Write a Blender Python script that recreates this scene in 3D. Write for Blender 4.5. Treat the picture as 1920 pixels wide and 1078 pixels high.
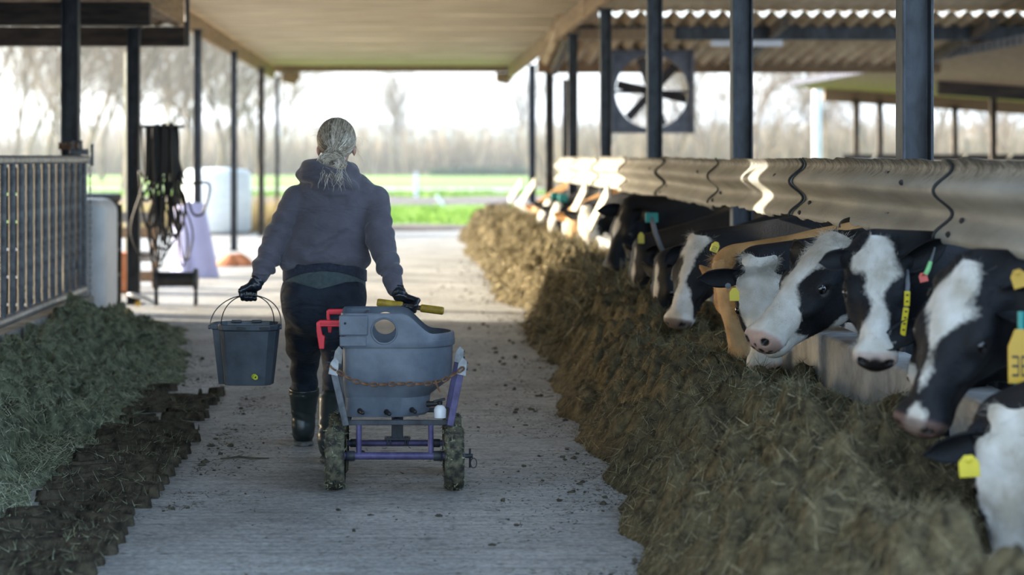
import bpy, bmesh, math, random
import numpy as np
from mathutils import Vector, Matrix

# ------------------------------------------------------------------ camera, world, sun, exposure
for o in list(bpy.data.objects):
    bpy.data.objects.remove(o, do_unlink=True)
SC = bpy.context.scene
COL = SC.collection
F = 3900.0            # focal length in pixels of the 1920 px wide frame
CAMH = 1.5
U0, V0 = 772.0, 293.0  # where the aisle's vanishing point sits in the frame


def PX(px, py, Y):
    return Vector(((px - U0) * Y / F, Y, CAMH - (py - V0) * Y / F))


cam_d = bpy.data.cameras.new('camera')
cam = bpy.data.objects.new('camera', cam_d)
COL.objects.link(cam)
cam.location = (0, 0, CAMH)
cam.rotation_euler = (math.radians(90), 0, 0)
cam_d.sensor_width = 36.0
cam_d.lens = F / 1920 * 36.0
cam_d.shift_x = (960 - U0) / 1920
cam_d.shift_y = -(539 - V0) / 1920
cam_d.clip_start = 0.1
cam_d.clip_end = 3000
cam_d.dof.use_dof = True
cam_d.dof.focus_distance = 9.9
cam_d.dof.aperture_fstop = 1.9
SC.camera = cam

SUN_AZ = Vector((-1.0, 0.32, 0)).normalized()
SUN_EL = math.radians(16.5)
sun_dir = SUN_AZ * math.cos(SUN_EL) + Vector((0, 0, math.sin(SUN_EL)))   # towards the sun

w = bpy.data.worlds.new('world')
SC.world = w
w.use_nodes = True
nt = w.node_tree
nt.nodes.clear()
wo = nt.nodes.new('ShaderNodeOutputWorld')
bg = nt.nodes.new('ShaderNodeBackground')
sky = nt.nodes.new('ShaderNodeTexSky')
sky.sky_type = 'NISHITA'
sky.sun_disc = False
sky.sun_elevation = SUN_EL
sky.sun_rotation = math.atan2(SUN_AZ.x, SUN_AZ.y)
sky.air_density = 1.0
sky.dust_density = 3.5
sky.ozone_density = 1.5
mixs = nt.nodes.new('ShaderNodeMixRGB')      # thin bright cloud over the blue
mixs.inputs[0].default_value = 0.72
mixs.inputs[2].default_value = (0.60, 0.80, 1.06, 1)
nt.links.new(sky.outputs[0], mixs.inputs[1])
nt.links.new(mixs.outputs[0], bg.inputs[0])
nt.links.new(bg.outputs[0], wo.inputs[0])
bg.inputs[1].default_value = 1.45

sl = bpy.data.lights.new('sun', 'SUN')
sl.energy = 9.0
sl.angle = math.radians(0.8)
sl.color = (1.0, 0.90, 0.74)
sun = bpy.data.objects.new('sun', sl)
COL.objects.link(sun)
sun.rotation_euler = (-sun_dir).to_track_quat('-Z', 'Y').to_euler()

SC.view_settings.view_transform = 'Standard'
SC.view_settings.look = 'None'
SC.view_settings.exposure = 0.72
SC.view_settings.gamma = 1.0
SC.view_settings.use_curve_mapping = False
try:
    SC.cycles.use_denoising = True
    SC.cycles.max_bounces = 8
    SC.cycles.diffuse_bounces = 4
    SC.cycles.glossy_bounces = 3
    SC.cycles.transparent_max_bounces = 8
    SC.cycles.caustics_reflective = False
    SC.cycles.caustics_refractive = False
    SC.cycles.sample_clamp_indirect = 6.0
except Exception:
    pass

RNG = np.random.default_rng(7)
random.seed(7)


# ------------------------------------------------------------------ materials
def mat(name, col, rough=0.6, metal=0.0, var=0.15, scale=6.0, bump=0.0, bscale=40.0, col2=None, spec=0.5,
        stretch=(1, 1, 1), fac=(0.35, 0.65), coord='Object', detail=5.0, sheen=0.0):
    m = bpy.data.materials.new(name)
    m.use_nodes = True
    n = m.node_tree
    b = n.nodes['Principled BSDF']
    b.inputs['Roughness'].default_value = rough
    b.inputs['Metallic'].default_value = metal
    b.inputs['Specular IOR Level'].default_value = spec
    if sheen:
        b.inputs['Sheen Weight'].default_value = sheen
    tc = n.nodes.new('ShaderNodeTexCoord')
    mp = n.nodes.new('ShaderNodeMapping')
    mp.inputs['Scale'].default_value = stretch
    n.links.new(tc.outputs[coord], mp.inputs[0])
    nz = n.nodes.new('ShaderNodeTexNoise')
    nz.inputs['Scale'].default_value = scale
    nz.inputs['Detail'].default_value = detail
    nz.inputs['Roughness'].default_value = 0.6
    n.links.new(mp.outputs[0], nz.inputs['Vector'])
    cr = n.nodes.new('ShaderNodeValToRGB')
    if col2 is None:
        c1 = tuple(max(0, c * (1 - var)) for c in col)
        c2 = tuple(min(1, c * (1 + var)) for c in col)
    else:
        c1, c2 = col, col2
    cr.color_ramp.elements[0].color = (*c1, 1)
    cr.color_ramp.elements[0].position = fac[0]
    cr.color_ramp.elements[1].color = (*c2, 1)
    cr.color_ramp.elements[1].position = fac[1]
    n.links.new(nz.outputs[0], cr.inputs[0])
    n.links.new(cr.outputs[0], b.inputs['Base Color'])
    if bump > 0:
        nb = n.nodes.new('ShaderNodeTexNoise')
        nb.inputs['Scale'].default_value = bscale
        nb.inputs['Detail'].default_value = 4.0
        n.links.new(mp.outputs[0], nb.inputs['Vector'])
        bp = n.nodes.new('ShaderNodeBump')
        bp.inputs['Strength'].default_value = 1.0
        bp.inputs['Distance'].default_value = bump
        n.links.new(nb.outputs[0], bp.inputs['Height'])
        n.links.new(bp.outputs[0], b.inputs['Normal'])
    m['ramp'] = cr.name
    return m


def attr_mat(name, stops, rough=0.8, attr='tint', spec=0.2, trans=0.0):
    """colour from a per-corner random value: strands, blades, leaves"""
    m = bpy.data.materials.new(name)
    m.use_nodes = True
    n = m.node_tree
    b = n.nodes['Principled BSDF']
    b.inputs['Roughness'].default_value = rough
    b.inputs['Specular IOR Level'].default_value = spec
    a = n.nodes.new('ShaderNodeAttribute')
    a.attribute_name = attr
    cr = n.nodes.new('ShaderNodeValToRGB')
    el = cr.color_ramp.elements
    while len(el) < len(stops):
        el.new(0.5)
    for e, (p, c) in zip(el, stops):
        e.position = p
        e.color = (*c, 1)
    n.links.new(a.outputs['Fac'], cr.inputs[0])
    n.links.new(cr.outputs[0], b.inputs['Base Color'])
    return m


# ------------------------------------------------------------------ mesh builder
class MB:
    def __init__(s):
        s.V, s.F, s.n = [], [], 0

    def add(s, verts, faces):
        k = s.n
        s.V.extend([tuple(v) for v in verts])
        s.F.extend([tuple(i + k for i in f) for f in faces])
        s.n += len(verts)
        return s

    def box(s, c, size, rot=None):
        hx, hy, hz = size[0] / 2, size[1] / 2, size[2] / 2
        vs = [Vector((x, y, z)) for x in (-hx, hx) for y in (-hy, hy) for z in (-hz, hz)]
        if rot is not None:
            vs = [rot @ v for v in vs]
        c = Vector(c)
        return s.add([c + v for v in vs], [(0, 1, 3, 2), (4, 6, 7, 5), (0, 4, 5, 1), (2, 3, 7, 6), (0, 2, 6, 4), (1, 5, 7, 3)])

    def bar(s, p0, p1, w, h, up=(0, 0, 1)):
        """square bar between two points"""
        p0, p1 = Vector(p0), Vector(p1)
        d = (p1 - p0).normalized()
        u = Vector(up)
        if abs(d.dot(u)) > 0.98:
            u = Vector((0, 1, 0))
        sx = d.cross(u).normalized()
        sz = sx.cross(d).normalized()
        q = [sx * (a * w / 2) + sz * (b * h / 2) for a, b in ((-1, -1), (1, -1), (1, 1), (-1, 1))]
        return s.add([p0 + v for v in q] + [p1 + v for v in q],
                     [(0, 1, 5, 4), (1, 2, 6, 5), (2, 3, 7, 6), (3, 0, 4, 7), (3, 2, 1, 0), (4, 5, 6, 7)])

    def tube(s, path, r, n=8, caps=True, closed=False):
        path = [Vector(p) for p in path]
        m = len(path)
        rs = [r] * m if not hasattr(r, '__len__') else list(r)
        ref = None
        rings = []
        for i, p in enumerate(path):
            if closed:
                d = path[(i + 1) % m] - path[i - 1]
            else:
                d = path[min(i + 1, m - 1)] - path[max(i - 1, 0)]
            d.normalize()
            if ref is None:
                ref = Vector((0, 0, 1)) if abs(d.z) < 0.9 else Vector((1, 0, 0))
            a = (ref - d * ref.dot(d)).normalized()
            ref = a
            b = d.cross(a)
            rings.append([p + (a * math.cos(t) + b * math.sin(t)) * rs[i] for t in [2 * math.pi * k / n for k in range(n)]])
        vs = [v for rg in rings for v in rg]
        fs = []
        for i in range(m if closed else m - 1):
            j = (i + 1) % m
            for k in range(n):
                l = (k + 1) % n
                fs.append((i * n + k, i * n + l, j * n + l, j * n + k))
        if caps and not closed:
            fs.append(tuple(range(n - 1, -1, -1)))
            fs.append(tuple((m - 1) * n + k for k in range(n)))
        return s.add(vs, fs)

    def lathe(s, prof, c=(0, 0, 0), n=24, axis='z', rot=None, caps=True):
        c = Vector(c)
        vs, fs = [], []
        m = len(prof)
        for (r, h) in prof:
            for k in range(n):
                t = 2 * math.pi * k / n
                v = Vector((r * math.cos(t), r * math.sin(t), h))
                if axis == 'x':
                    v = Vector((v.z, v.x, v.y))
                elif axis == 'y':
                    v = Vector((v.y, v.z, v.x))
                if rot is not None:
                    v = rot @ v
                vs.append(c + v)
        for i in range(m - 1):
            for k in range(n):
                l = (k + 1) % n
                fs.append((i * n + k, i * n + l, (i + 1) * n + l, (i + 1) * n + k))
        if caps:
            fs.append(tuple(range(n - 1, -1, -1)))
            fs.append(tuple((m - 1) * n + k for k in range(n)))
        return s.add(vs, fs)

    def extrude(s, poly, p0, p1, sx, sz):
        """closed outline (a,b) -> a*sx+b*sz, extruded from p0 to p1"""
        p0, p1, sx, sz = Vector(p0), Vector(p1), Vector(sx), Vector(sz)
        n = len(poly)
        vs = [p0 + sx * a + sz * b for a, b in poly] + [p1 + sx * a + sz * b for a, b in poly]
        fs = [(k, (k + 1) % n, n + (k + 1) % n, n + k) for k in range(n)]
        fs.append(tuple(range(n - 1, -1, -1)))
        fs.append(tuple(range(n, 2 * n)))
        return s.add(vs, fs)

    def ball(s, c, r, n=12, m=8, rot=None):
        rr = (r, r, r) if not hasattr(r, '__len__') else r
        c = Vector(c)
        vs = []
        for i in range(m + 1):
            th = math.pi * i / m
            for k in range(n):
                ph = 2 * math.pi * k / n
                v = Vector((rr[0] * math.sin(th) * math.cos(ph), rr[1] * math.sin(th) * math.sin(ph), rr[2] * math.cos(th)))
                if rot is not None:
                    v = rot @ v
                vs.append(c + v)
        fs = []
        for i in range(m):
            for k in range(n):
                l = (k + 1) % n
                fs.append((i * n + k, (i + 1) * n + k, (i + 1) * n + l, i * n + l))
        return s.add(vs, fs)


def world_loc(o):
    p = Vector((0, 0, 0))
    while o is not None:
        p += o.location
        o = o.parent
    return p


def np_mesh(name, V, Fc):
    """V (n,3) array, Fc (m,k) array with constant k"""
    me = bpy.data.meshes.new(name)
    V = np.ascontiguousarray(V, dtype=np.float32)
    Fc = np.ascontiguousarray(Fc, dtype=np.int32)
    k = Fc.shape[1]
    me.vertices.add(len(V))
    me.vertices.foreach_set('co', V.ravel())
    me.loops.add(Fc.size)
    me.loops.foreach_set('vertex_index', Fc.ravel())
    me.polygons.add(len(Fc))
    me.polygons.foreach_set('loop_start', np.arange(0, Fc.size, k, dtype=np.int32))
    me.update(calc_edges=True)
    me.validate()
    return me


def link(name, me, m, parent=None, loc=None, smooth=None, bevel=0.0):
    o = bpy.data.objects.new(name, me)
    COL.objects.link(o)
    if m is not None:
        me.materials.append(m)
    if smooth is not None:
        me.polygons.foreach_set('use_smooth', [True] * len(me.polygons))
        if smooth < 3.1:
            me.set_sharp_from_angle(angle=smooth)
    if parent is not None:
        o.parent = parent
    if loc is not None:
        o.location = loc
    if bevel > 0:
        bm = o.modifiers.new('bevel', 'BEVEL')
        bm.width = bevel
        bm.segments = 2
        bm.limit_method = 'ANGLE'
    return o


def obj(name, mb, m, parent=None, smooth=0.7, bevel=0.0, base=None):
    """one mesh object; vertices are given in world space, the origin goes to the parent's or to the base of the mesh"""
    V = np.array(mb.V, dtype=np.float64)
    if parent is not None:
        off = np.array(world_loc(parent))
        loc = None
    else:
        if base is None:
            lo, hi = V.min(0), V.max(0)
            base = ((lo[0] + hi[0]) / 2, (lo[1] + hi[1]) / 2, lo[2])
        off = np.array(base)
        loc = Vector(base)
    me = bpy.data.meshes.new(name)
    me.from_pydata((V - off).tolist(), [], mb.F)
    me.update()
    bmx = bmesh.new()
    bmx.from_mesh(me)
    bmesh.ops.recalc_face_normals(bmx, faces=bmx.faces)
    bmx.to_mesh(me)
    bmx.free()
    return link(name, me, m, parent, loc, smooth, bevel)


def tag(o, label=None, cat=None, group=None, kind=None):
    if label:
        o['label'] = label
    if cat:
        o['category'] = cat
    if group:
        o['group'] = group
    if kind:
        o['kind'] = kind
    return o


def thing(name, label, cat, loc, group=None, rot=None):
    o = bpy.data.objects.new(name, None)
    o.empty_display_size = 0.1
    COL.objects.link(o)
    o.location = loc
    if rot is not None:
        o.rotation_euler = rot
    return tag(o, label, cat, group)


def copy_tree(o, parent=None, linkdata=True):
    c = o.copy()
    COL.objects.link(c)
    c.parent = parent
    for ch in list(o.children):
        copy_tree(ch, c)
    return c


# ------------------------------------------------------------------ numpy noise
def _hash2(ix, iy, seed):
    h = (ix.astype(np.int64) * 374761393 + iy.astype(np.int64) * 668265263 + seed * 1442695041) & 0xFFFFFFFF
    h = ((h ^ (h >> 13)) * 1274126177) & 0xFFFFFFFF
    h = h ^ (h >> 16)
    return (h & 0xFFFF) / 65535.0


def noise2(x, y, seed=0):
    ix, iy = np.floor(x), np.floor(y)
    fx, fy = x - ix, y - iy
    fx = fx * fx * fx * (fx * (fx * 6 - 15) + 10)
    fy = fy * fy * fy * (fy * (fy * 6 - 15) + 10)
    a, b = _hash2(ix, iy, seed), _hash2(ix + 1, iy, seed)
    c, d = _hash2(ix, iy + 1, seed), _hash2(ix + 1, iy + 1, seed)
    return (a + (b - a) * fx) * (1 - fy) + (c + (d - c) * fx) * fy


def fbm2(x, y, seed=0, oct=4):
    s, a, t = 0.0, 1.0, 0.0
    for i in range(oct):
        s = s + a * noise2(x * 2 ** i + 17.3 * i, y * 2 ** i + 9.1 * i, seed + i)
        t += a
        a *= 0.5
    return s / t


# ------------------------------------------------------------------ signed distance fields and surface nets
class Grid:
    def __init__(s, xs, ys, zs):
        s.xs, s.ys, s.zs = [np.asarray(a, dtype=np.float32) for a in (xs, ys, zs)]
        s.P = np.stack(np.meshgrid(s.xs, s.ys, s.zs, indexing='ij'), -1)


def axis_pts(lo, hi, fine, coarse, flo, fhi):
    """grid line positions: fine between flo and fhi, growing to coarse outside"""
    pts = [flo]
    while pts[-1] < fhi:
        pts.append(pts[-1] + fine)
    st = fine
    while pts[-1] < hi:
        st = min(coarse, st * 1.15)
        pts.append(pts[-1] + st)
    st = fine
    while pts[0] > lo:
        st = min(coarse, st * 1.15)
        pts.insert(0, pts[0] - st)
    return pts


def sd_cone(P, a, b, ra, rb, sc=None, ax=None):
    """round cone a-b; sc/ax: squash by sc along the unit axis ax"""
    a, b = np.array(a, np.float32), np.array(b, np.float32)
    Q = P - a
    d = b - a
    if ax is not None:
        ax = np.array(ax, np.float32)
        k = np.float32(1.0 / sc - 1.0)
        Q = Q + (Q @ ax)[..., None] * ax * k
        d = d + (d @ ax) * ax * k
    L2 = float(d @ d) + 1e-12
    t = np.clip((Q @ d) / L2, 0, 1)
    Q = Q - t[..., None] * d
    r = np.sqrt(np.einsum('...i,...i', Q, Q)) - (ra + (rb - ra) * t)
    return r * (min(sc, 1.0) if ax is not None else 1.0)


def sd_ell(P, c, r, R=None):
    Q = P - np.array(c, np.float32)
    if R is not None:
        Q = Q @ np.array(R, np.float32)      # columns of R are the local axes
    r = np.array(r, np.float32)
    A = Q / r
    k0 = np.sqrt(np.einsum('...i,...i', A, A))
    B = A / r
    k1 = np.sqrt(np.einsum('...i,...i', B, B)) + 1e-9
    return k0 * (k0 - 1) / k1


def smin(a, b, k):
    h = np.clip(0.5 + 0.5 * (b - a) / k, 0, 1)
    return b + (a - b) * h - k * h * (1 - h)


def smax(a, b, k):
    return -smin(-a, -b, k)


def surface_nets(f, xs, ys, zs):
    nx, ny, nz = f.shape
    s = f < 0
    c = np.zeros((nx - 1, ny - 1, nz - 1), np.int8)
    for i in (0, 1):
        for j in (0, 1):
            for k in (0, 1):
                c += s[i:nx - 1 + i, j:ny - 1 + j, k:nz - 1 + k]
    act = (c > 0) & (c < 8)
    I, J, K = np.nonzero(act)
    idx = -np.ones(act.shape, np.int64)
    idx[I, J, K] = np.arange(len(I))
    acc = np.zeros((len(I), 3))
    cnt = np.zeros(len(I))
    A = [np.asarray(a, np.float64) for a in (xs, ys, zs)]
    corners = [(i, j, k) for i in (0, 1) for j in (0, 1) for k in (0, 1)]
    for a in corners:
        for d in range(3):
            if a[d]:
                continue
            b = list(a)
            b[d] = 1
            fa = f[I + a[0], J + a[1], K + a[2]].astype(np.float64)
            fb = f[I + b[0], J + b[1], K + b[2]].astype(np.float64)
            m = (fa < 0) != (fb < 0)
            t = np.where(m, fa / np.where(m, fa - fb, 1), 0)
            pa = np.stack([A[0][I + a[0]], A[1][J + a[1]], A[2][K + a[2]]], -1)
            pb = np.stack([A[0][I + b[0]], A[1][J + b[1]], A[2][K + b[2]]], -1)
            acc += np.where(m[:, None], pa + (pb - pa) * t[:, None], 0)
            cnt += m
    V = acc / cnt[:, None]
    quads = []
    for d in range(3):
        sl0 = [slice(None)] * 3
        sl1 = [slice(None)] * 3
        sl0[d] = slice(0, -1)
        sl1[d] = slice(1, None)
        e = s[tuple(sl0)] != s[tuple(sl1)]
        u, v = [q for q in range(3) if q != d]
        # interior edges only
        ee = np.zeros_like(e)
        sli = [slice(None)] * 3
        sli[u] = slice(1, -1)
        sli[v] = slice(1, -1)
        ee[tuple(sli)] = e[tuple(sli)]
        G = np.nonzero(ee)
        G = list(G)

        def cell(du, dv):
            q = [g.copy() for g in G]
            q[u] -= du
            q[v] -= dv
            return idx[q[0], q[1], q[2]]
        Q = np.stack([cell(1, 1), cell(0, 1), cell(0, 0), cell(1, 0)], -1)
        flip = s[G[0], G[1], G[2]] != (d == 1)
        Q = np.where(flip[:, None], Q, Q[:, ::-1])
        quads.append(Q)
    Q = np.concatenate(quads)
    Q = Q[(Q >= 0).all(1)]
    return V, Q


def relax(V, Q, it=1, lam=0.5):
    n = len(V)
    for _ in range(it):
        acc = np.zeros_like(V)
        cnt = np.zeros(n)
        for k in range(4):
            a, b = Q[:, k], Q[:, (k + 1) % 4]
            for c in range(3):
                acc[:, c] += np.bincount(a, V[b, c], n) + np.bincount(b, V[a, c], n)
            cnt += np.bincount(a, minlength=n) + np.bincount(b, minlength=n)
        V = V + lam * (acc / np.maximum(cnt, 1)[:, None] - V)
    return V


def col_attr(me, name, vals):
    """per-vertex float attribute(s) -> POINT FLOAT_COLOR"""
    at = me.color_attributes.new(name, 'FLOAT_COLOR', 'POINT')
    vals = np.asarray(vals, np.float32)
    if vals.ndim == 1:
        vals = np.stack([vals] * 3, -1)
    full = np.ones((len(vals), 4), np.float32)
    full[:, :vals.shape[1]] = vals
    at.data.foreach_set('color', full.ravel())


def strands(P, D, L, W, rng, bend=0.35, seg=2):
    """tapered ribbons rooted at P going along D: returns V, quads, owner"""
    n = len(P)
    side = np.cross(D, rng.normal(size=(n, 3)))
    side /= np.linalg.norm(side, axis=1)[:, None] + 1e-9
    bd = np.cross(D, side) * rng.uniform(-bend, bend, n)[:, None]
    V = []
    for i in range(seg + 1):
        t = i / seg
        c = P + D * (L * t)[:, None] + bd * (L * t * t)[:, None]
        wd = (W * (1 - 0.7 * t))[:, None] * 0.5
        V += [c - side * wd, c + side * wd]
    m = 2 * (seg + 1)
    V = np.stack(V, 1).reshape(-1, 3)
    base = np.arange(n) * m
    Q = [np.stack([base + 2 * i, base + 2 * i + 1, base + 2 * i + 3, base + 2 * i + 2], -1) for i in range(seg)]
    return V, np.concatenate(Q), np.repeat(np.arange(n), m)
# ------------------------------------------------------------------ the setting
M = {}
M['steel'] = mat('dark_steel', (0.012, 0.014, 0.018), 0.55, 0.0, col2=(0.055, 0.064, 0.078), scale=9, bump=0.002, bscale=60, stretch=(1, 1, 0.5))
M['steel_brown'] = mat('brown_steel', (0.03, 0.022, 0.016), 0.7, 0, col2=(0.09, 0.07, 0.055), scale=6)
M['galv'] = mat('galvanised', (0.20, 0.21, 0.22), 0.42, 0.6, col2=(0.40, 0.42, 0.43), scale=14, bump=0.0006)
M['galv_dark'] = mat('worn_galvanised', (0.055, 0.06, 0.068), 0.5, 0.4, col2=(0.15, 0.16, 0.175), scale=14, bump=0.0006)
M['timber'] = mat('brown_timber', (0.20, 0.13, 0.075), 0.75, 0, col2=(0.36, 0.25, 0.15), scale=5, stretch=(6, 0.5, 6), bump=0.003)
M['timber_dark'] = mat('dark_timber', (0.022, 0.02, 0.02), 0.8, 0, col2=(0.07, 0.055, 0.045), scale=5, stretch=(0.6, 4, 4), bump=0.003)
M['roof_under'] = mat('roof_underside', (0.38, 0.31, 0.21), 0.8, 0, col2=(0.58, 0.50, 0.37), scale=2.2, stretch=(0.35, 1.3, 1), bump=0.002)
M['roof_brown'] = mat('weathered_roof', (0.30, 0.21, 0.12), 0.8, 0, col2=(0.52, 0.41, 0.27), scale=2.5, stretch=(1.5, 0.5, 1), bump=0.003)
M['roof_dark'] = mat('dark_roof', (0.06, 0.045, 0.035), 0.85, 0, col2=(0.20, 0.14, 0.09), scale=2.5)
M['plastic_white'] = mat('white_sheet', (0.62, 0.64, 0.72), 0.5, 0, col2=(0.75, 0.77, 0.85), scale=3)
M['lilac'] = mat('lilac_edge_sheet', (0.07, 0.073, 0.105), 0.6, 0, col2=(0.11, 0.113, 0.15), scale=3)
M['conc'] = None


def concrete_floor():
    m = bpy.data.materials.new('grooved_concrete')
    m.use_nodes = True
    n = m.node_tree
    L = n.links.new
    b = n.nodes['Principled BSDF']
    b.inputs['Specular IOR Level'].default_value = 0.35
    tc = n.nodes.new('ShaderNodeTexCoord')
    big = n.nodes.new('ShaderNodeTexNoise')
    big.inputs['Scale'].default_value = 0.9
    big.inputs['Detail'].default_value = 6
    big.inputs['Roughness'].default_value = 0.65
    L(tc.outputs['Object'], big.inputs['Vector'])
    cr = n.nodes.new('ShaderNodeValToRGB')
    e = cr.color_ramp.elements
    e[0].position, e[0].color = 0.33, (0.27, 0.265, 0.255, 1)
    e[1].position, e[1].color = 0.66, (0.50, 0.495, 0.475, 1)
    L(big.outputs[0], cr.inputs[0])
    # dung and feed smears, a little longer across the aisle
    mp = n.nodes.new('ShaderNodeMapping')
    mp.inputs['Scale'].default_value = (5, 8, 5)
    L(tc.outputs['Object'], mp.inputs[0])
    sm = n.nodes.new('ShaderNodeTexNoise')
    sm.inputs['Scale'].default_value = 2.0
    sm.inputs['Detail'].default_value = 7
    sm.inputs['Roughness'].default_value = 0.7
    L(mp.outputs[0], sm.inputs['Vector'])
    sr = n.nodes.new('ShaderNodeValToRGB')
    sr.color_ramp.elements[0].position, sr.color_ramp.elements[0].color = 0.54, (0, 0, 0, 1)
    sr.color_ramp.elements[1].position, sr.color_ramp.elements[1].color = 0.70, (0.75, 0.75, 0.75, 1)
    L(sm.outputs[0], sr.inputs[0])
    mx = n.nodes.new('ShaderNodeMixRGB')
    L(sr.outputs[0], mx.inputs[0])
    L(cr.outputs[0], mx.inputs[1])
    mx.inputs[2].default_value = (0.105, 0.095, 0.075, 1)
    # brushed grooves running across the aisle
    mg = n.nodes.new('ShaderNodeMapping')
    mg.inputs['Scale'].default_value = (1.2, 26, 1)
    L(tc.outputs['Object'], mg.inputs[0])
    gr = n.nodes.new('ShaderNodeTexNoise')
    gr.inputs['Scale'].default_value = 1.0
    gr.inputs['Detail'].default_value = 3
    L(mg.outputs[0], gr.inputs['Vector'])
    gg = n.nodes.new('ShaderNodeValToRGB')
    gg.color_ramp.elements[0].position, gg.color_ramp.elements[0].color = 0.36, (0.80, 0.80, 0.80, 1)
    gg.color_ramp.elements[1].position, gg.color_ramp.elements[1].color = 0.56, (1.05, 1.05, 1.05, 1)
    L(gr.outputs[0], gg.inputs[0])
    mu = n.nodes.new('ShaderNodeMixRGB')
    mu.blend_type = 'MULTIPLY'
    mu.inputs[0].default_value = 1.0
    spk = n.nodes.new('ShaderNodeTexNoise')
    spk.inputs['Scale'].default_value = 38
    spk.inputs['Detail'].default_value = 5
    spk.inputs['Roughness'].default_value = 0.7
    L(tc.outputs['Object'], spk.inputs['Vector'])
    spr = n.nodes.new('ShaderNodeValToRGB')
    spr.color_ramp.elements[0].position, spr.color_ramp.elements[0].color = 0.36, (0.55, 0.55, 0.52, 1)
    spr.color_ramp.elements[1].position, spr.color_ramp.elements[1].color = 0.60, (1.08, 1.08, 1.08, 1)
    L(spk.outputs[0], spr.inputs[0])
    m2 = n.nodes.new('ShaderNodeMixRGB')
    m2.blend_type = 'MULTIPLY'
    m2.inputs[0].default_value = 1.0
    L(mx.outputs[0], m2.inputs[1])
    L(spr.outputs[0], m2.inputs[2])
    L(m2.outputs[0], mu.inputs[1])
    L(gg.outputs[0], mu.inputs[2])
    L(mu.outputs[0], b.inputs['Base Color'])
    # wet sheen between the dry patches
    rr = n.nodes.new('ShaderNodeMapRange')
    rr.inputs[1].default_value, rr.inputs[2].default_value = 0.35, 0.65
    rr.inputs[3].default_value, rr.inputs[4].default_value = 0.42, 0.75
    L(sm.outputs[0], rr.inputs[0])
    L(rr.outputs[0], b.inputs['Roughness'])
    fine = n.nodes.new('ShaderNodeTexNoise')
    fine.inputs['Scale'].default_value = 45
    fine.inputs['Detail'].default_value = 4
    L(tc.outputs['Object'], fine.inputs['Vector'])
    ad = n.nodes.new('ShaderNodeMath')
    ad.operation = 'MULTIPLY_ADD'
    ad.inputs[1].default_value = 0.55
    L(fine.outputs[0], ad.inputs[0])
    L(gr.outputs[0], ad.inputs[2])
    bp = n.nodes.new('ShaderNodeBump')
    bp.inputs['Distance'].default_value = 0.007
    L(ad.outputs[0], bp.inputs['Height'])
    L(bp.outputs[0], b.inputs['Normal'])
    return m


M['floor'] = concrete_floor()
M['concrete'] = mat('rough_concrete', (0.19, 0.185, 0.17), 0.85, 0, col2=(0.40, 0.39, 0.36), scale=5, bump=0.004, bscale=50)
M['curb'] = mat('worn_curb', (0.25, 0.255, 0.25), 0.75, 0, col2=(0.43, 0.44, 0.43), scale=7, bump=0.004, bscale=45)

mb = MB()
mb.add([(-16, -4, 0), (24, -4, 0), (24, 42.6, 0), (-16, 42.6, 0), (-16, -4, -0.3), (24, -4, -0.3), (24, 42.6, -0.3), (-16, 42.6, -0.3)],
       [(0, 1, 2, 3), (7, 6, 5, 4), (0, 4, 5, 1), (1, 5, 6, 2), (2, 6, 7, 3), (3, 7, 4, 0)])
floor = tag(obj('floor', mb, M['floor'], base=(0, 0, 0)), kind='structure')

# meadow beyond the yard: undulating plane, soil strips, a farm road
M['grass'] = mat('meadow_grass', (0.12, 0.24, 0.025), 0.9, 0, col2=(0.25, 0.38, 0.06), scale=0.35, bump=0.05, bscale=3, stretch=(0.4, 1, 1))
M['soil'] = mat('bare_soil', (0.07, 0.055, 0.055), 0.95, 0, col2=(0.16, 0.13, 0.12), scale=1.2, bump=0.05, bscale=4)
M['road'] = mat('pale_road', (0.40, 0.42, 0.36), 0.9, 0, col2=(0.55, 0.56, 0.50), scale=1.0)
mb = MB()
mb.add([(-400, 42.4, -0.06), (400, 42.4, -0.06), (400, 900, -0.06), (-400, 900, -0.06)], [(0, 1, 2, 3)])
tag(obj('ground', mb, M['grass'], base=(0, 42.4, -0.06)), kind='structure')


def strip(name, y0, y1, h, m, x0=-120, x1=120, amp=0.25, n=160):
    g = MB()
    vs, fs = [], []
    for i in range(n + 1):
        x = x0 + (x1 - x0) * i / n
        a = (noise2(np.array([x * 0.5]), np.array([y0]), 3)[0] - 0.5) * amp * 2
        b = (noise2(np.array([x * 0.5]), np.array([y1]), 4)[0] - 0.5) * amp * 2
        vs += [(x, y0 + a, -0.08), (x, y0 + a + 0.1 * (y1 - y0), h), (x, y1 + b - 0.1 * (y1 - y0), h), (x, y1 + b, -0.08)]
        if i:
            k = (i - 1) * 4
            fs += [(k, k + 4, k + 5, k + 1), (k + 1, k + 5, k + 6, k + 2), (k + 2, k + 6, k + 7, k + 3)]
    g.add(vs, fs)
    return tag(obj(name, g, m), kind='structure')


strip('ground_soil', 41.6, 44.2, 0.05, M['soil'], amp=0.9)
strip('ground_furrow', 65, 79, 0.02, M['soil'], amp=3.5)
strip('road', 88, 100, 0.0, M['road'], amp=0.3)

# --- aisle roof: ribbed sheets laid across the aisle
ceil = tag(thing('ceiling', None, None, (0, 24, 3.45)), kind='structure')


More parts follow.
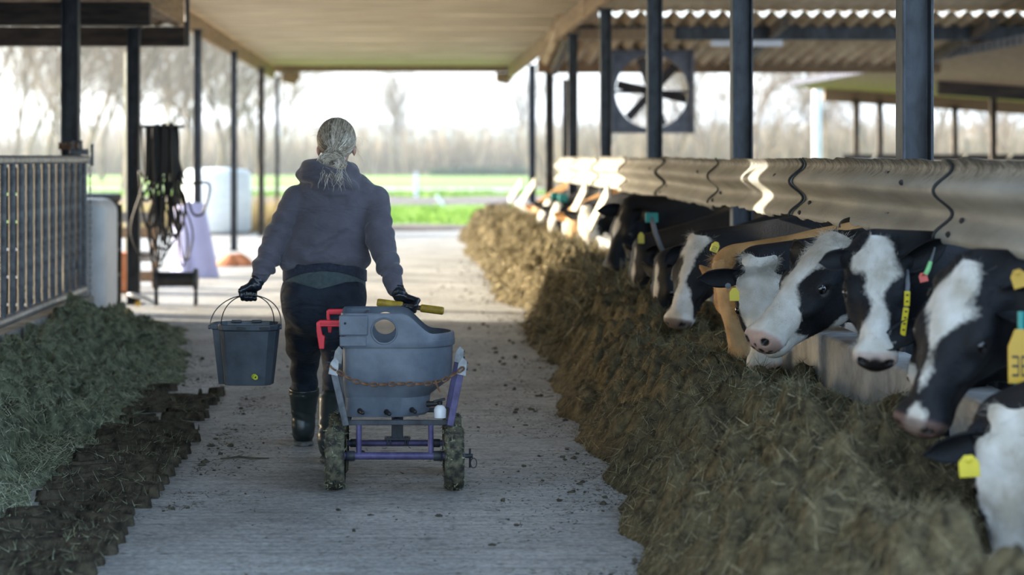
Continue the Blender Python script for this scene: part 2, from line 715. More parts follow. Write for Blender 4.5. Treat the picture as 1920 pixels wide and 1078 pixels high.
def ribbed_sheet(y0, y1, x0, x1, z, pitch=0.25, depth=0.035):
    g = MB()
    prof = []
    n = int(round((y1 - y0) / pitch))
    for k in range(n):
        a = y0 + k * pitch
        prof += [(a, 0), (a + pitch * 0.60, 0), (a + pitch * 0.70, depth), (a + pitch * 0.90, depth)]
    prof.append((y1, 0))
    top = [(y, z + h + 0.012) for y, h in prof]
    bot = [(y, z + h) for y, h in prof]
    poly = bot + top[::-1]
    vs = [(x, y, zz) for x in (x0, x1) for y, zz in poly]
    m = len(poly)
    fs = [(k, (k + 1) % m, m + (k + 1) % m, m + k) for k in range(m)]
    for s_ in (0, m):
        h = len(prof)
        for k in range(h - 1):
            fs.append((s_ + k, s_ + k + 1, s_ + m - 2 - k, s_ + m - 1 - k))
    g.add(vs, fs)
    return g


for k in range(40):
    y0 = 5.0 + k
    g = ribbed_sheet(y0, y0 + 0.985, -3.02, 2.16, 3.46 + 0.004 * (k % 3))
    obj('roof_sheet', g, M['roof_under'], ceil)
for x0, nm in ((-3.02, 'eave_beam'), (2.09, 'eave_beam')):
    y = 5.0
    while y < 44.5:
        mb = MB().box((x0 + 0.03, y + 2.45, 3.31), (0.075, 4.88, 0.26))
        obj('eave_beam', mb, M['timber'], ceil, bevel=0.006)
        y += 5.0 if y < 40 else 6
mb = MB().box((-0.43, 45.02, 3.42), (5.2, 0.12, 0.2))
obj('end_beam', mb, M['timber'], ceil, bevel=0.006)
# cross beams that carry the sheets
for y in (9.1, 13.9, 18.7, 23.6):
    obj('cross_beam', MB().box((-0.43, y, 3.40), (5.0, 0.12, 0.1)), M['timber'], ceil, bevel=0.006)


# --- steel posts
def h_post(name, x, y, ztop, w, label, group, m, turn=False, z0=0.0):
    t = thing(name, label, 'post', (x, y, z0), group)
    tf, hw = 0.10 * w, w / 2
    poly = [(-hw, -hw), (-hw + tf, -hw), (-hw + tf, -0.03 * w * 2), (hw - tf, -0.03 * w * 2), (hw - tf, -hw), (hw, -hw),
            (hw, hw), (hw - tf, hw), (hw - tf, 0.03 * w * 2), (-hw + tf, 0.03 * w * 2), (-hw + tf, hw), (-hw, hw)]
    if turn:
        poly = [(b, a) for a, b in poly][::-1]
    obj('shaft', MB().extrude(poly, (x, y, z0 + 0.012), (x, y, ztop), (1, 0, 0), (0, 1, 0)), m, t, bevel=0.003)
    obj('foot_plate', MB().box((x, y, z0 + 0.006), (w * 1.7, w * 1.7, 0.012)), m, t)
    obj('head_plate', MB().box((x, y, ztop + 0.006), (w * 1.5, w * 1.5, 0.012)), m, t)
    return t


ordn = ['nearest', 'second', 'third', 'fourth', 'fifth', 'sixth', 'seventh', 'eighth']
for k, y in enumerate((9.1, 13.88, 18.86, 23.6, 28.4, 33.2, 38.0)):
    h_post('steel_post', 2.2, y, 3.16, 0.135 if k < 3 else 0.125,
           '%s dark steel post rising behind the corrugated feed board on the cow side' % ordn[k], 'posts of the cow side', M['steel'])
h_post('steel_post', 2.62, 35.5, 2.8, 0.09, 'slim far post just behind the sixth cow side post', 'posts of the cow side', M['steel_brown'])
for k, y in enumerate((17.2, 21.1, 27.4, 33.0, 39.0, 43.6)):
    h_post('steel_post', -2.82, y, 3.16 if k > 1 else 2.80, (0.14, 0.125, 0.10, 0.10, 0.11, 0.08)[k],
           ['thick black post rising behind the end of the tubular gate', 'black post with the rubber hoses hanging beside it',
            'grey post standing behind the lavender mat', 'grey post in front of the white wrapped bale',
            'brown post right of the white wrapped bale', 'thin farthest post of the open left side, at the roof corner'][k],
           'posts of the open side', M['steel'] if k not in (4,) else M['steel_brown'])
# small timber corbels at the far corners
for x, lab in ((-2.62, 'brown timber block under the far left roof corner'), (2.0, 'brown timber block under the far roof end beside the cow side posts')):
    mb = MB().extrude([(-0.18, 0.0), (0.2, 0.0), (0.2, -0.12), (0.08, -0.26), (-0.18, -0.2)], (x, 44.9, 3.31), (x, 45.1, 3.31), (1, 0, 0), (0, 0, 1))
    tag(obj('timber_block', mb, M['timber'], bevel=0.006), lab, 'block')

# --- left lean-to: low dark roof over the calf side
lt = tag(thing('ceiling_left', None, None, (-8, 14, 2.9)), kind='structure')
for k in range(10):
    x1 = -2.36 - k * 1.2
    # two lengths of sheet with a missing strip between them: sunlight falls through it
    for ya, yb in ((2.0, 13.62), (14.25, 18.1), (18.15, 21.75)):
        if k > 2 and ya == 2.0:
            yb = 14.2
        g = MB()
        n = 12
        vs, fs = [], []
        for i in range(n + 1):
            xx = x1 - 1.2 * i / n
            zz = 2.87 + 0.02 * math.cos(i * math.pi)
            vs += [(xx, ya, zz), (xx, yb, zz), (xx, ya, zz + 0.01), (xx, yb, zz + 0.01)]
            if i:
                q = (i - 1) * 4
                fs += [(q, q + 1, q + 5, q + 4), (q + 2, q + 6, q + 7, q + 3), (q, q + 4, q + 6, q + 2), (q + 1, q + 3, q + 7, q + 5)]
        fs += [(0, 2, 3, 1), (n * 4, n * 4 + 1, n * 4 + 3, n * 4 + 2)]
        g.add(vs, fs)
        obj('roof_sheet', g, M['roof_dark'], lt, smooth=0.4)
for y, z, x1 in ((21.5, 2.735, -2.34), (18.0, 2.73, -2.26), (14.0, 2.74, -2.5), (9.0, 2.74, -2.5)):
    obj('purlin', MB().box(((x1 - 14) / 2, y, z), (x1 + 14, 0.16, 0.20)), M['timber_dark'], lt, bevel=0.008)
obj('fascia_board', MB().box((-2.36, 11.9, 3.16), (0.03, 19.0, 0.60)), M['timber'], lt)
obj('drain_pipe', MB().tube([(-2.335, 21.6, 3.2), (-2.335, 21.6, 2.64)], 0.028, 10), M['steel'], lt)
# unseen board wall, added to keep warm bounced sunlight out of the aisle
wl = tag(thing('light_screen_left', None, None, (-14, 8, 0)), kind='structure')
for k in range(12):
    obj('screen_board', MB().box((-14.0, 8.6, 0.13 + k * 0.24), (0.04, 13.0, 0.232)), M['timber_dark'], wl)

# low concrete wall under the tubular gate
cw = tag(obj('wall_low', MB().box((-2.73, 12.6, 0.17), (0.2, 9.3, 0.36)), M['concrete'], bevel=0.015), kind='structure')

# --- right barn roof: corrugated sheets falling away from the camera, open slot at the top
rb = tag(thing('roof_right', None, None, (5, 30, 3.0)), kind='structure')


def corr_sheet(xa, xb, y0, z0, y1, z1, pitch=0.225, amp=0.035, th=0.01, seg=8):
    n = max(2, int(round((xb - xa) / pitch * seg)))
    vs, fs = [], []
    for i in range(n + 1):
        x = xa + (xb - xa) * i / n
        h = amp * math.cos(2 * math.pi * x / pitch)
        vs += [(x, y0, z0 + h), (x, y1, z1 + h), (x, y0, z0 + h + th), (x, y1, z1 + h + th)]
        if i:
            q = (i - 1) * 4
            fs += [(q, q + 1, q + 5, q + 4), (q + 2, q + 6, q + 7, q + 3), (q, q + 4, q + 6, q + 2), (q + 1, q + 3, q + 7, q + 5)]
    fs += [(0, 2, 3, 1), (n * 4, n * 4 + 1, n * 4 + 3, n * 4 + 2)]
    return MB().add(vs, fs)


for k in range(9):
    xa = 2.0 + k * 0.9
    obj('roof_sheet', corr_sheet(xa, xa + 0.905, 33.0 if k < 7 else 31.4, 2.98 if k < 7 else 3.151, 28.6, 3.45, amp=0.045), M['roof_brown'], rb, smooth=3.14)
    obj('roof_sheet', corr_sheet(xa, xa + 0.905, 28.75, 3.500, 22.0, 4.30, amp=0.012), M['roof_under'], rb, smooth=3.14)
    obj('roof_sheet', corr_sheet(xa, xa + 0.905, 22.1, 4.32, 10.0, 5.5), M['roof_brown'], rb, smooth=3.14)
obj('purlin', MB().box((6.1, 29.45, 3.245), (8.0, 0.12, 0.20)), M['steel'], rb, bevel=0.006)
obj('purlin', MB().box((5.2, 33.06, 2.93), (6.4, 0.10, 0.21)), M['timber'], rb, bevel=0.006)
obj('purlin', MB().box((2.9, 29.3, 3.22), (1.6, 0.10, 0.16)), M['timber'], rb, bevel=0.006)
obj('purlin', MB().box((5.2, 24.0, 3.98), (6.2, 0.12, 0.18)), M['steel'], rb)
tag(obj('strip_lamp_housing', MB().box(PX(1400, 81, 29.0), (1.0, 0.1, 0.09)), M['plastic_white'], bevel=0.02),
    'long pale lamp housing hung below the corrugated barn roof', 'lamp')
for k in range(3):
    obj('rafter', MB().bar((2.25 + 2.85 * k, 33.0, 2.86), (2.25 + 2.85 * k, 28.4, 3.34), 0.10, 0.14), M['steel_brown'], rb)
# pieces of fascia at the inner corner of aisle roof and barn roof
obj('corner_board', MB().box((2.36, 27.4, 3.5), (0.2, 0.06, 0.5)), M['timber'], rb)
obj('corner_board', MB().box((2.25, 31.0, 3.30), (0.08, 5.0, 0.3)), M['timber'], rb)

# --- second barn on the right: low eave that runs back parallel to the aisle
r2 = tag(thing('roof_far_right', None, None, (10, 36, 2.8)), kind='structure')
for k in range(18):
    y0 = 26.5 + k * 1.0
    g = MB().bar((8.1, y0 + 0.5, 3.0), (15.0, y0 + 0.5, 2.52), 0.99, 0.03)
    obj('roof_sheet', g, M['timber'], r2)
for k in range(60):
    y0 = 26.6 + k * 0.3
    obj('edge_strip', MB().box((8.06, y0 + 0.15, 3.045), (0.03, 0.20, 0.12)), M['lilac'], r2)
obj('edge_board', MB().box((8.09, 35.5, 3.03), (0.03, 18.0, 0.10)), M['lilac'], r2)
obj('end_beam', MB().bar((8.8, 44.4, 2.81), (15.0, 44.4, 2.39), 0.12, 0.25), M['timber'], r2)
obj('inner_beam', MB().bar((9.6, 38.0, 2.76), (15.0, 38.0, 2.385), 0.14, 0.26), M['timber_dark'], r2)
for k, (px, y) in enumerate(((1605, 44.3), (1650, 44.3), (1862, 38.0), (1790, 44.3))):
    p = PX(px, 290, y)
    zt = 2.95 - 0.07 * (p.x - 8.1) - 0.15
    h_post('steel_post', p.x, y, zt, 0.11,
           ['leftmost thin post under the low barn roof far to the right', 'second thin post under the low barn roof far to the right',
            'dark thin post under the low barn roof nearest the frame edge', 'thin post seen beside the nearest cow side post'][k],
           'posts of the second barn', M['steel_brown'])

# --- feed kerb and corrugated board above it
kb = tag(thing('trim_1', None, None, (2.06, 18, 0)), kind='structure')
y = 4.0
k = 0
while y < 40:
    obj('kerb_block', MB().box((2.06, y + 0.99, 0.325), (0.2, 1.975, 0.65)), M['curb'], kb, bevel=0.02)
    y += 2.0


def rail_mat():
    m = mat('fibre_cement_board', (0.235, 0.23, 0.20), 0.7, 0, col2=(0.42, 0.415, 0.365), scale=3.0, bump=0.002, bscale=90, fac=(0.3, 0.7), stretch=(1, 0.5, 2))
    n = m.node_tree
    L = n.links.new
    b = n.nodes['Principled BSDF']
    src = b.inputs['Base Color'].links[0].from_socket
    tc = n.nodes.new('ShaderNodeTexCoord')
    sp = n.nodes.new('ShaderNodeSeparateXYZ')
    L(tc.outputs['Object'], sp.inputs[0])
    mp = n.nodes.new('ShaderNodeMapping')
    mp.inputs['Scale'].default_value = (3, 5, 4)
    mp.inputs['Rotation'].default_value = (math.radians(28), 0, 0)
    L(tc.outputs['Object'], mp.inputs[0])
    nz = n.nodes.new('ShaderNodeTexNoise')
    nz.inputs['Scale'].default_value = 5.0
    nz.inputs['Detail'].default_value = 8
    nz.inputs['Roughness'].default_value = 0.75
    nz.inputs['Distortion'].default_value = 0.8
    L(mp.outputs[0], nz.inputs['Vector'])
    # grime rubbed into a band along the upper wave (kept by height on the board)
    mr = n.nodes.new('ShaderNodeMapRange')
    mr.inputs[1].default_value, mr.inputs[2].default_value = 0.17, 0.31
    L(sp.outputs['Z'], mr.inputs[0])
    mu = n.nodes.new('ShaderNodeMath')
    mu.operation = 'MULTIPLY_ADD'
    mu.inputs[1].default_value = 0.42
    L(mr.outputs[0], mu.inputs[0])
    L(nz.outputs[0], mu.inputs[2])
    cr = n.nodes.new('ShaderNodeValToRGB')
    cr.color_ramp.elements[0].position, cr.color_ramp.elements[0].color = 0.78, (0, 0, 0, 1)
    cr.color_ramp.elements[1].position, cr.color_ramp.elements[1].color = 0.98, (0.85, 0.85, 0.85, 1)
    L(mu.outputs[0], cr.inputs[0])
    mx = n.nodes.new('ShaderNodeMixRGB')
    L(cr.outputs[0], mx.inputs[0])
    L(src, mx.inputs[1])
    mx.inputs[2].default_value = (0.035, 0.03, 0.027, 1)
    L(mx.outputs[0], b.inputs['Base Color'])
    return m


M['rail'] = rail_mat()
M['rail_bolt'] = mat('board_bolt', (0.03, 0.03, 0.03), 0.6)
fb = thing('feed_board', 'long beige corrugated board running above the row of feeding cows', 'board', (2.05, 17, 1.16))
ys = [5.0, 8.05, 11.1, 14.15, 17.2, 20.25, 23.3, 26.35, 29.4]
rr = random.Random(3)
for k in range(len(ys) - 1):
    ya, yb = ys[k] - 0.06, ys[k + 1] + 0.06
    n = max(30, int((yb - ya) / 0.025)) if ya < 16 else 40
    mz = 40
    th = 0.008
    dz0, dz1 = rr.uniform(-0.012, 0.008), rr.uniform(-0.012, 0.008)
    xo = 0.012 * (k % 2)
    fr, bk = [], []
    for i in range(n + 1):
        t = i / n
        yy = ya + (yb - ya) * t
        dz = dz0 + (dz1 - dz0) * t
        jag = 0.0
        amp = 1.5 if k in (1, 2) else 0.45
        a_ = np.array([yy])
        jag = amp * (0.075 * (fbm2(a_ * 2.6, a_ * 0 + 0.3, 11, 5)[0] - 0.45) + 0.012 * abs((yy * 3.1) % 1 - 0.5))
        jt = 0.022 * (fbm2(a_ * 3.4, a_ * 0 + 5.3, 21, 5)[0] - 0.5)
        zt, zb = 1.492 + dz + jt, 1.165 + dz + jag
        for j in range(mz + 1):
            z = min(max(1.04 + (1.545 - 1.04) * j / mz, zb), zt)
            u = (1.492 + dz - z) / 0.178
            x = 2.045 + xo + 0.037 * math.sin(2 * math.pi * u + 0.35)
            fr.append((x, yy, z))
            bk.append((x + th, yy, z))
    nn = len(fr)
    fs = []
    w_ = mz + 1
    for i in range(n):
        for j in range(mz):
            a = i * w_ + j
            fs.append((a, a + 1, a + w_ + 1, a + w_))
            fs.append((nn + a, nn + a + w_, nn + a + w_ + 1, nn + a + 1))
        a = i * w_
        fs.append((a, a + w_, nn + a + w_, nn + a))
        a = i * w_ + mz
        fs.append((a, nn + a, nn + a + w_, a + w_))
    for j in range(mz):
        fs.append((j, nn + j, nn + j + 1, j + 1))
        a = n * w_ + j
        fs.append((a, a + 1, nn + a + 1, nn + a))
    obj('corrugated_sheet', MB().add(fr + bk, fs), M['rail'], fb, smooth=0.9)
    for (dy, dz) in ((-0.30, -0.235), (-0.32, -0.285), (0.45, -0.10)):
        u = -dz / 0.178
        x = 2.045 + xo + 0.037 * math.sin(2 * math.pi * u + 0.35)
        obj('bolt', MB().lathe([(0.012, 0), (0.012, 0.009), (0.007, 0.014), (0.003, 0.016)], (x, yb + dy, 1.492 + dz), 8, 'x', Matrix.Rotation(math.pi, 3, 'Z')), M['rail_bolt'], fb)
for yj in ys[1:-1]:
    pj = []
    for j in range(30):
        z = 1.488 - 0.305 * j / 29
        u = (1.492 - z) / 0.178
        pj.append((2.038 + 0.037 * math.sin(2 * math.pi * u + 0.35), yj - 0.062, z))
    obj('joint_shadow', MB().tube(pj, 0.0065, 6), M['rail_bolt'], fb, 3.14)  # dark tube standing in for the shadow in the sheet joint
for y in (9.1, 13.88, 18.86, 23.6, 28.4):
    for z in (1.24, 1.42):
        obj('fixing_arm', MB().box((2.103, y, z), (0.055, 0.05, 0.03)), M['steel'], fb)

# --- tubular gate on the left
gt = thing('tubular_gate', 'grey steel tube gate with upright bars on the low concrete wall', 'gate', (-2.7, 14.5, 0.35))
obj('top_rail', MB().tube([(-2.7, 12.0, 1.475), (-2.7, 17.35, 1.475)], 0.032, 14), M['galv'], gt)
obj('bottom_rail', MB().tube([(-2.7, 12.0, 0.405), (-2.7, 17.1, 0.405)], 0.036, 14), M['galv'], gt)
first = None
for k in range(16):
    y = 12.18 + 0.312 * k
    if first is None:
        first = obj('upright_bar', MB().tube([(-2.7, y, 0.41), (-2.7, y, 1.47)], 0.0245, 12), M['galv_dark'], gt)
    else:
        o = first.copy()
        COL.objects.link(o)
        o.location = (0, 0.312 * k, 0)
obj('end_stile', MB().tube([(-2.7, 17.1, 0.37), (-2.7, 17.1, 1.5)], 0.03, 14), M['galv_dark'], gt)
obj('brace', MB().tube([(-2.76, 16.4, 1.44), (-2.755, 16.95, 0.42)], 0.016, 10), M['galv'], gt)
obj('brace', MB().tube([(-2.78, 16.62, 0.42), (-2.775, 16.68, 1.44)], 0.016, 10), M['galv'], gt)
# second leaf folded behind it
g2 = thing('tubular_gate', 'pale thin gate leaf folded behind the end of the tubular gate', 'gate', (-2.9, 16.7, 0.35))
for k in range(5):
    obj('upright_bar', MB().tube([(-2.83 - 0.09 * k, 16.55 + 0.14 * k, 0.42), (-2.83 - 0.09 * k, 16.55 + 0.14 * k, 1.42)], 0.014, 8), M['galv'], g2)
for z in (0.42, 1.42):
    obj('cross_rail', MB().tube([(-2.81, 16.5, z), (-3.25, 17.2, z)], 0.018, 8), M['galv'], g2)
obj('gate_foot', MB().box((-3.02, 16.86, 0.375), (0.3, 0.1, 0.05)), M['galv'], g2)
# latch with ring pin on top of the gate end
lc = thing('gate_latch', 'small steel latch with ring pin on the gate end by the thick post', 'latch', (-2.72, 17.0, 1.5))
obj('plate', MB().box((-2.72, 17.02, 1.535), (0.15, 0.09, 0.05)), M['galv_dark'], lc, bevel=0.006)
obj('pin', MB().tube([(-2.61, 17.0, 1.42), (-2.61, 17.0, 1.60)], 0.011, 8), M['galv_dark'], lc)
obj('bracket', MB().tube([(-2.77, 17.0, 1.56), (-2.77, 17.0, 1.62), (-2.70, 17.0, 1.62), (-2.70, 17.0, 1.56)], 0.012, 8), M['galv_dark'], lc)
ring = [(-2.83 + 0.02 * math.cos(t), 17.0, 1.60 + 0.02 * math.sin(t)) for t in [i * math.pi / 6 for i in range(12)]]
obj('ring', MB().tube(ring, 0.005, 6, closed=True), M['steel'], lc)
obj('ring_stem', MB().tube([(-2.81, 17, 1.60), (-2.76, 17, 1.585)], 0.005, 6), M['steel'], lc)
M['rust'] = mat('rusty_steel', (0.10, 0.045, 0.022), 0.85, 0.1, col2=(0.24, 0.13, 0.07), scale=22, bump=0.001)
obj('rust_band', MB().box((-2.83, 17.115, 1.585), (0.15, 0.02, 0.06)), M['rust'], lc)


def chain(name, label, pts, r, wire, m, cat='chain', group=None):
    """a chain as its own thing: links along a path, each link a child (built once, then copied)"""
    pts = [Vector(p) for p in pts]
    t = thing(name, label, cat, pts[0], group)
    L = [0]
    for a, b in zip(pts, pts[1:]):
        L.append(L[-1] + (b - a).length)
    pitch = r * 2 * 1.35
    n = int(L[-1] / pitch)
    lk = MB()
    path = [(r * 0.55 * math.cos(a), 0, r * 0.55 * math.sin(a) + (0.5 * r if math.sin(a) >= 0 else -0.5 * r)) for a in [i * 2 * math.pi / 12 for i in range(12)]]
    lk.tube(path, wire, 6, closed=True)
    first = None
    for i in range(n + 1):
        d = i * pitch
        j = 0
        while j < len(L) - 2 and L[j + 1] < d:
            j += 1
        f = (d - L[j]) / max(1e-6, L[j + 1] - L[j])
        p = pts[j].lerp(pts[j + 1], f)
        dr = (pts[j + 1] - pts[j]).normalized()
        q = dr.to_track_quat('Z', 'Y') @ Matrix.Rotation((i % 2) * math.pi / 2 + 0.3, 3, 'Z').to_quaternion()
        if first is None:
            me = bpy.data.meshes.new('link')
            me.from_pydata(lk.V, [], lk.F)
            first = o = link('link', me, m, t, None, 3.14)
        else:
            o = first.copy()
            COL.objects.link(o)
        o.location = p - pts[0]
        o.rotation_mode = 'QUATERNION'
        o.rotation_quaternion = q
    return t


chain('hanging_chain', 'thin steel chain hanging down from the gate end', [(-2.655, 17.16, 1.45), (-2.65, 17.16, 0.9), (-2.655, 17.16, 0.24), (-2.66, 17.16, 0.13)], 0.02, 0.0045, M['galv'])
# ------------------------------------------------------------------ silage
SIL_STOPS = [(0.0, (0.030, 0.025, 0.016)), (0.3, (0.095, 0.078, 0.045)), (0.55, (0.20, 0.165, 0.088)), (0.8, (0.36, 0.30, 0.17)), (1.0, (0.58, 0.51, 0.33))]
GRN_STOPS = [(0.0, (0.045, 0.052, 0.036)), (0.3, (0.15, 0.165, 0.10)), (0.6, (0.30, 0.32, 0.20)), (0.85, (0.46, 0.47, 0.32)), (1.0, (0.62, 0.61, 0.46))]
M['sil_base'] = mat('silage_bed', (0.022, 0.018, 0.011), 0.95, 0, col2=(0.17, 0.135, 0.07), scale=16, bump=0.02, bscale=35, fac=(0.3, 0.72), spec=0.15)
M['grn_base'] = mat('green_silage_bed', (0.034, 0.039, 0.028), 0.95, 0, col2=(0.24, 0.26, 0.165), scale=16, bump=0.02, bscale=35, fac=(0.3, 0.72), spec=0.15)
M['sil_straw'] = attr_mat('silage_straw', SIL_STOPS)
M['grn_straw'] = attr_mat('green_silage_straw', GRN_STOPS)


def sstep(a, b, x):
    t = np.clip((x - a) / (b - a), 0, 1)
    return t * t * (3 - 2 * t)


def clumps(x, y, seed):
    """lumpy relief: rounded lumps with creases between them, metres"""
    wx = x + 0.10 * (noise2(x * 5, y * 5, seed + 40) - 0.5)
    wy = y + 0.10 * (noise2(x * 5, y * 5, seed + 41) - 0.5)
    a = np.abs(noise2(wx * 4.2, wy * 4.2, seed) - 0.5) * 2
    b = np.abs(noise2(wx * 9.5, wy * 9.5, seed + 1) - 0.5) * 2
    c = np.abs(noise2(wx * 22, wy * 22, seed + 2) - 0.5) * 2
    return 0.13 * (1 - (1 - a) ** 1.6) * 0.75 + 0.125 * b ** 0.85 + 0.055 * c ** 0.8 - 0.105


def edge_r(y):
    return 0.92 + 0.30 * (fbm2(y * 0.55, y * 0 + 2.7, 51, 3) - 0.5) + 0.22 * (fbm2(y * 2.4, y * 0 + 8.7, 53, 2) - 0.5) + 0.14 * np.exp(-((y - 19) / 3.0) ** 2)


def h_right(x, y):
    e = edge_r(y)
    t = np.clip((x - e) / (1.58 - e), -1, 1.6)
    crest = 0.47 + 0.10 * (fbm2(y * 0.5, y * 0 + 1.2, 57, 3) - 0.5) * 2 - 0.085 * np.exp(-((y - 9.9) / 0.9) ** 2) * sstep(1.25, 1.6, x)
    prof = crest * np.sin(np.clip(t, 0, 1) * math.pi / 2) ** 1.15
    dip = 0.13 * sstep(1.56, 1.92, x) * (0.35 + 0.65 * np.exp(-((y - 9.0) / 1.5) ** 2))
    cl = clumps(x, y, 60) * sstep(0.0, 0.35, t) * (0.7 + 0.6 * noise2(x * 1.3, y * 1.3, 71))
    rim = 0.05 * sstep(-0.03, 0.12, t) * noise2(x * 7, y * 7, 72)
    h = prof - dip + cl + rim
    h = h * (1 - 0.80 * sstep(1.50, 1.70, x) * (1 - sstep(6.75, 7.5, y)))     # eaten away at the nearest cow
    return np.where(t > 0, np.maximum(h, 0.004), -0.05 - 0.02 * np.clip(-t, 0, 1))


def edge_l(y):
    return -1.60 + 0.30 * (fbm2(y * 0.7, y * 0 + 3.7, 81, 3) - 0.5) + 0.22 * (fbm2(y * 3, y * 0 + 1.7, 83, 3) - 0.5) - 0.40 * sstep(14.5, 17.5, y)


def h_left(x, y):
    e = edge_l(y)
    t = np.clip((e - x) / 0.95, -1, 1.5)
    prof = (0.035 + 0.20 * sstep(0.25, 1.0, t)) * sstep(0.0, 0.16, t) * (0.65 + 0.7 * fbm2(x * 0.9, y * 0.9, 88, 2)) + 0.10 * np.exp(-((y - 15.3) / 1.4) ** 2 - ((x + 2.3) / 0.45) ** 2)
    cl = clumps(x, y, 90) * 0.80 * sstep(0.02, 0.3, t)
    h = prof + cl + 0.02 * sstep(-0.02, 0.1, t) * noise2(x * 9, y * 9, 92)
    thin = noise2(x * 1.6, y * 1.1, 95)
    h = np.where((thin < 0.30) & (t < 0.45), -0.05, h)
    return np.where(t > 0, np.maximum(h, 0.003), -0.05)


def track(x, y):
    """tyre lug prints: slanted bars pressed into the trodden edge of the heap"""
    c = -1.42 + 0.04 * np.sin(y * 0.8)
    w_ = 0.33 + 0.10 * (noise2(x * 0 + 1.5, y * 3.0, 87) - 0.5)
    inb = (1 - sstep(w_ - 0.10, w_ + 0.03, np.abs(x - c))) * (1 - sstep(13.0, 14.0, y))
    ph = y * 4.9 + np.abs(x - c) * 1.9 + 0.9 * (noise2(x * 2.5, y * 2.5, 86) - 0.5)
    return inb, np.sin(2 * math.pi * ph)


def h_track(x, y):
    inb, lug = track(x, y)
    rag = noise2(x * 6, y * 9, 98) + 0.35 * noise2(x * 18, y * 22, 99)
    h = 0.004 + 0.038 * np.clip(lug + 0.25, 0, 1) * (0.5 + 0.8 * noise2(x * 5, y * 5, 97)) + 0.012 * rag
    big = noise2(x * 1.7 + 3.1, y * 1.1, 101)
    return np.where(inb * (0.55 + 0.55 * rag + 0.55 * big) + 0.32 * lug > 1.30, h, -0.05)


def heap(name, label, fn, x0, x1, ybands, m, cat):
    t = thing(name, label, cat, ((x0 + x1) / 2, ybands[0][0], 0))
    VV, QQ, n0 = [], [], 0
    ys_ = []
    for ya, yb, st in ybands:
        ys_ += list(np.arange(ya, yb, st))
    ys_ = np.array(ys_)
    xs_ = np.arange(x0, x1 + 1e-6, 0.016)
    X, Y = np.meshgrid(xs_, ys_, indexing='ij')
    Z = fn(X, Y)
    V = np.stack([X, Y, Z], -1).reshape(-1, 3)
    nx, ny = X.shape
    i, j = np.meshgrid(np.arange(nx - 1), np.arange(ny - 1), indexing='ij')
    a = (i * ny + j).ravel()
    Q = np.stack([a, a + ny, a + ny + 1, a + 1], -1)
    zz = V[:, 2]
    Q = Q[(zz[Q] > -0.02).any(1)]
    used = np.unique(Q)
    remap = -np.ones(len(V), int)
    remap[used] = np.arange(len(used))
    me = np_mesh('bed', V[used] - np.array(t.location), remap[Q])
    o = link('bed', me, m, t, None, 3.14)
    tag(o, kind='stuff')
    return t


def straw_on(parent, name, fn, n, sampler, m, rng, Lr=(0.025, 0.085), Wr=(0.0016, 0.0036), tintfn=None, lift=0.45):
    P = sampler(n)
    z = fn(P[:, 0], P[:, 1])
    ok = z > 0
    P, z = P[ok], z[ok]
    n = len(P)
    e = 0.02
    gx = (fn(P[:, 0] + e, P[:, 1]) - fn(P[:, 0] - e, P[:, 1])) / (2 * e)
    gy = (fn(P[:, 0], P[:, 1] + e) - fn(P[:, 0], P[:, 1] - e)) / (2 * e)
    gx, gy = np.clip(gx, -1.5, 1.5), np.clip(gy, -1.5, 1.5)
    th = rng.uniform(0, 2 * math.pi, n) * 1.0 + 3 * noise2(P[:, 0] * 6, P[:, 1] * 6, 33)
    D = np.stack([np.cos(th), np.sin(th), gx * np.cos(th) + gy * np.sin(th) + rng.normal(0.12, lift, n)], -1)
    D /= np.linalg.norm(D, axis=1)[:, None]
    L = rng.uniform(*Lr, n)
    W = rng.uniform(*Wr, n)
    root = np.stack([P[:, 0], P[:, 1], z - 0.004], -1)
    V, Q, own = strands(root, D, L, W, rng, 0.5)
    me = np_mesh(name, V - np.array(world_loc(parent)), Q)
    # tint: clump scale drift plus per strand scatter
    c = 0.33 + 0.55 * (fbm2(P[:, 0] * 3.1, P[:, 1] * 3.1, 35, 3) - 0.5) + rng.normal(0, 0.2, n)
    if tintfn is not None:
        c = tintfn(P, c)
    # one clipped tint value for all vertices of a strand
    col_attr(me, 'tint', np.clip(c, 0.0, 1)[own])
    o = link(name, me, m, parent)
    tag(o, kind='stuff')
    return o


def near_sampler(rng, xlo, xhi, y0, y1, power=1.6):
    """more straws where the heap is close to the camera"""
    def f(n):
        a, b = y0 ** (1 - power), y1 ** (1 - power)
        y = (a + (b - a) * rng.random(n)) ** (1 / (1 - power))
        x = xlo + (xhi - xlo) * rng.random(n)
        return np.stack([x, y], -1)
    return f


rgs = np.random.default_rng(101)
sr_ = heap('silage_heap', 'long brown silage heap along the feed kerb in front of the cows', h_right, 0.35, 1.955, [(4.8, 13, 0.016), (13, 22, 0.03), (22, 40, 0.08)], M['sil_base'], 'silage')


def tint_r(P, c):
    g = sstep(0.55, 0.8, noise2(P[:, 0] * 1.7, P[:, 1] * 0.9, 37))
    return c


straw_on(sr_, 'straw', h_right, 95000, near_sampler(rgs, 0.5, 1.95, 5.2, 20, 1.4), M['sil_straw'], rgs, (0.018, 0.06), (0.0013, 0.003), lambda P, c: c - 0.05, 0.5)
straw_on(sr_, 'pale_straw', h_right, 30000, near_sampler(rgs, 0.5, 1.95, 5.2, 20, 1.6), M['sil_straw'], rgs, (0.03, 0.085), (0.0016, 0.0032), lambda P, c: c * 0.6 + 0.42, 0.6)
straw_on(sr_, 'straw', h_right, 36000, near_sampler(rgs, 0.6, 1.95, 15, 38, 1.2), M['sil_straw'], rgs, (0.06, 0.17), (0.006, 0.013), lambda P, c: c + 0.16)  # far straws tinted paler: sunlight on the heap put into their colour
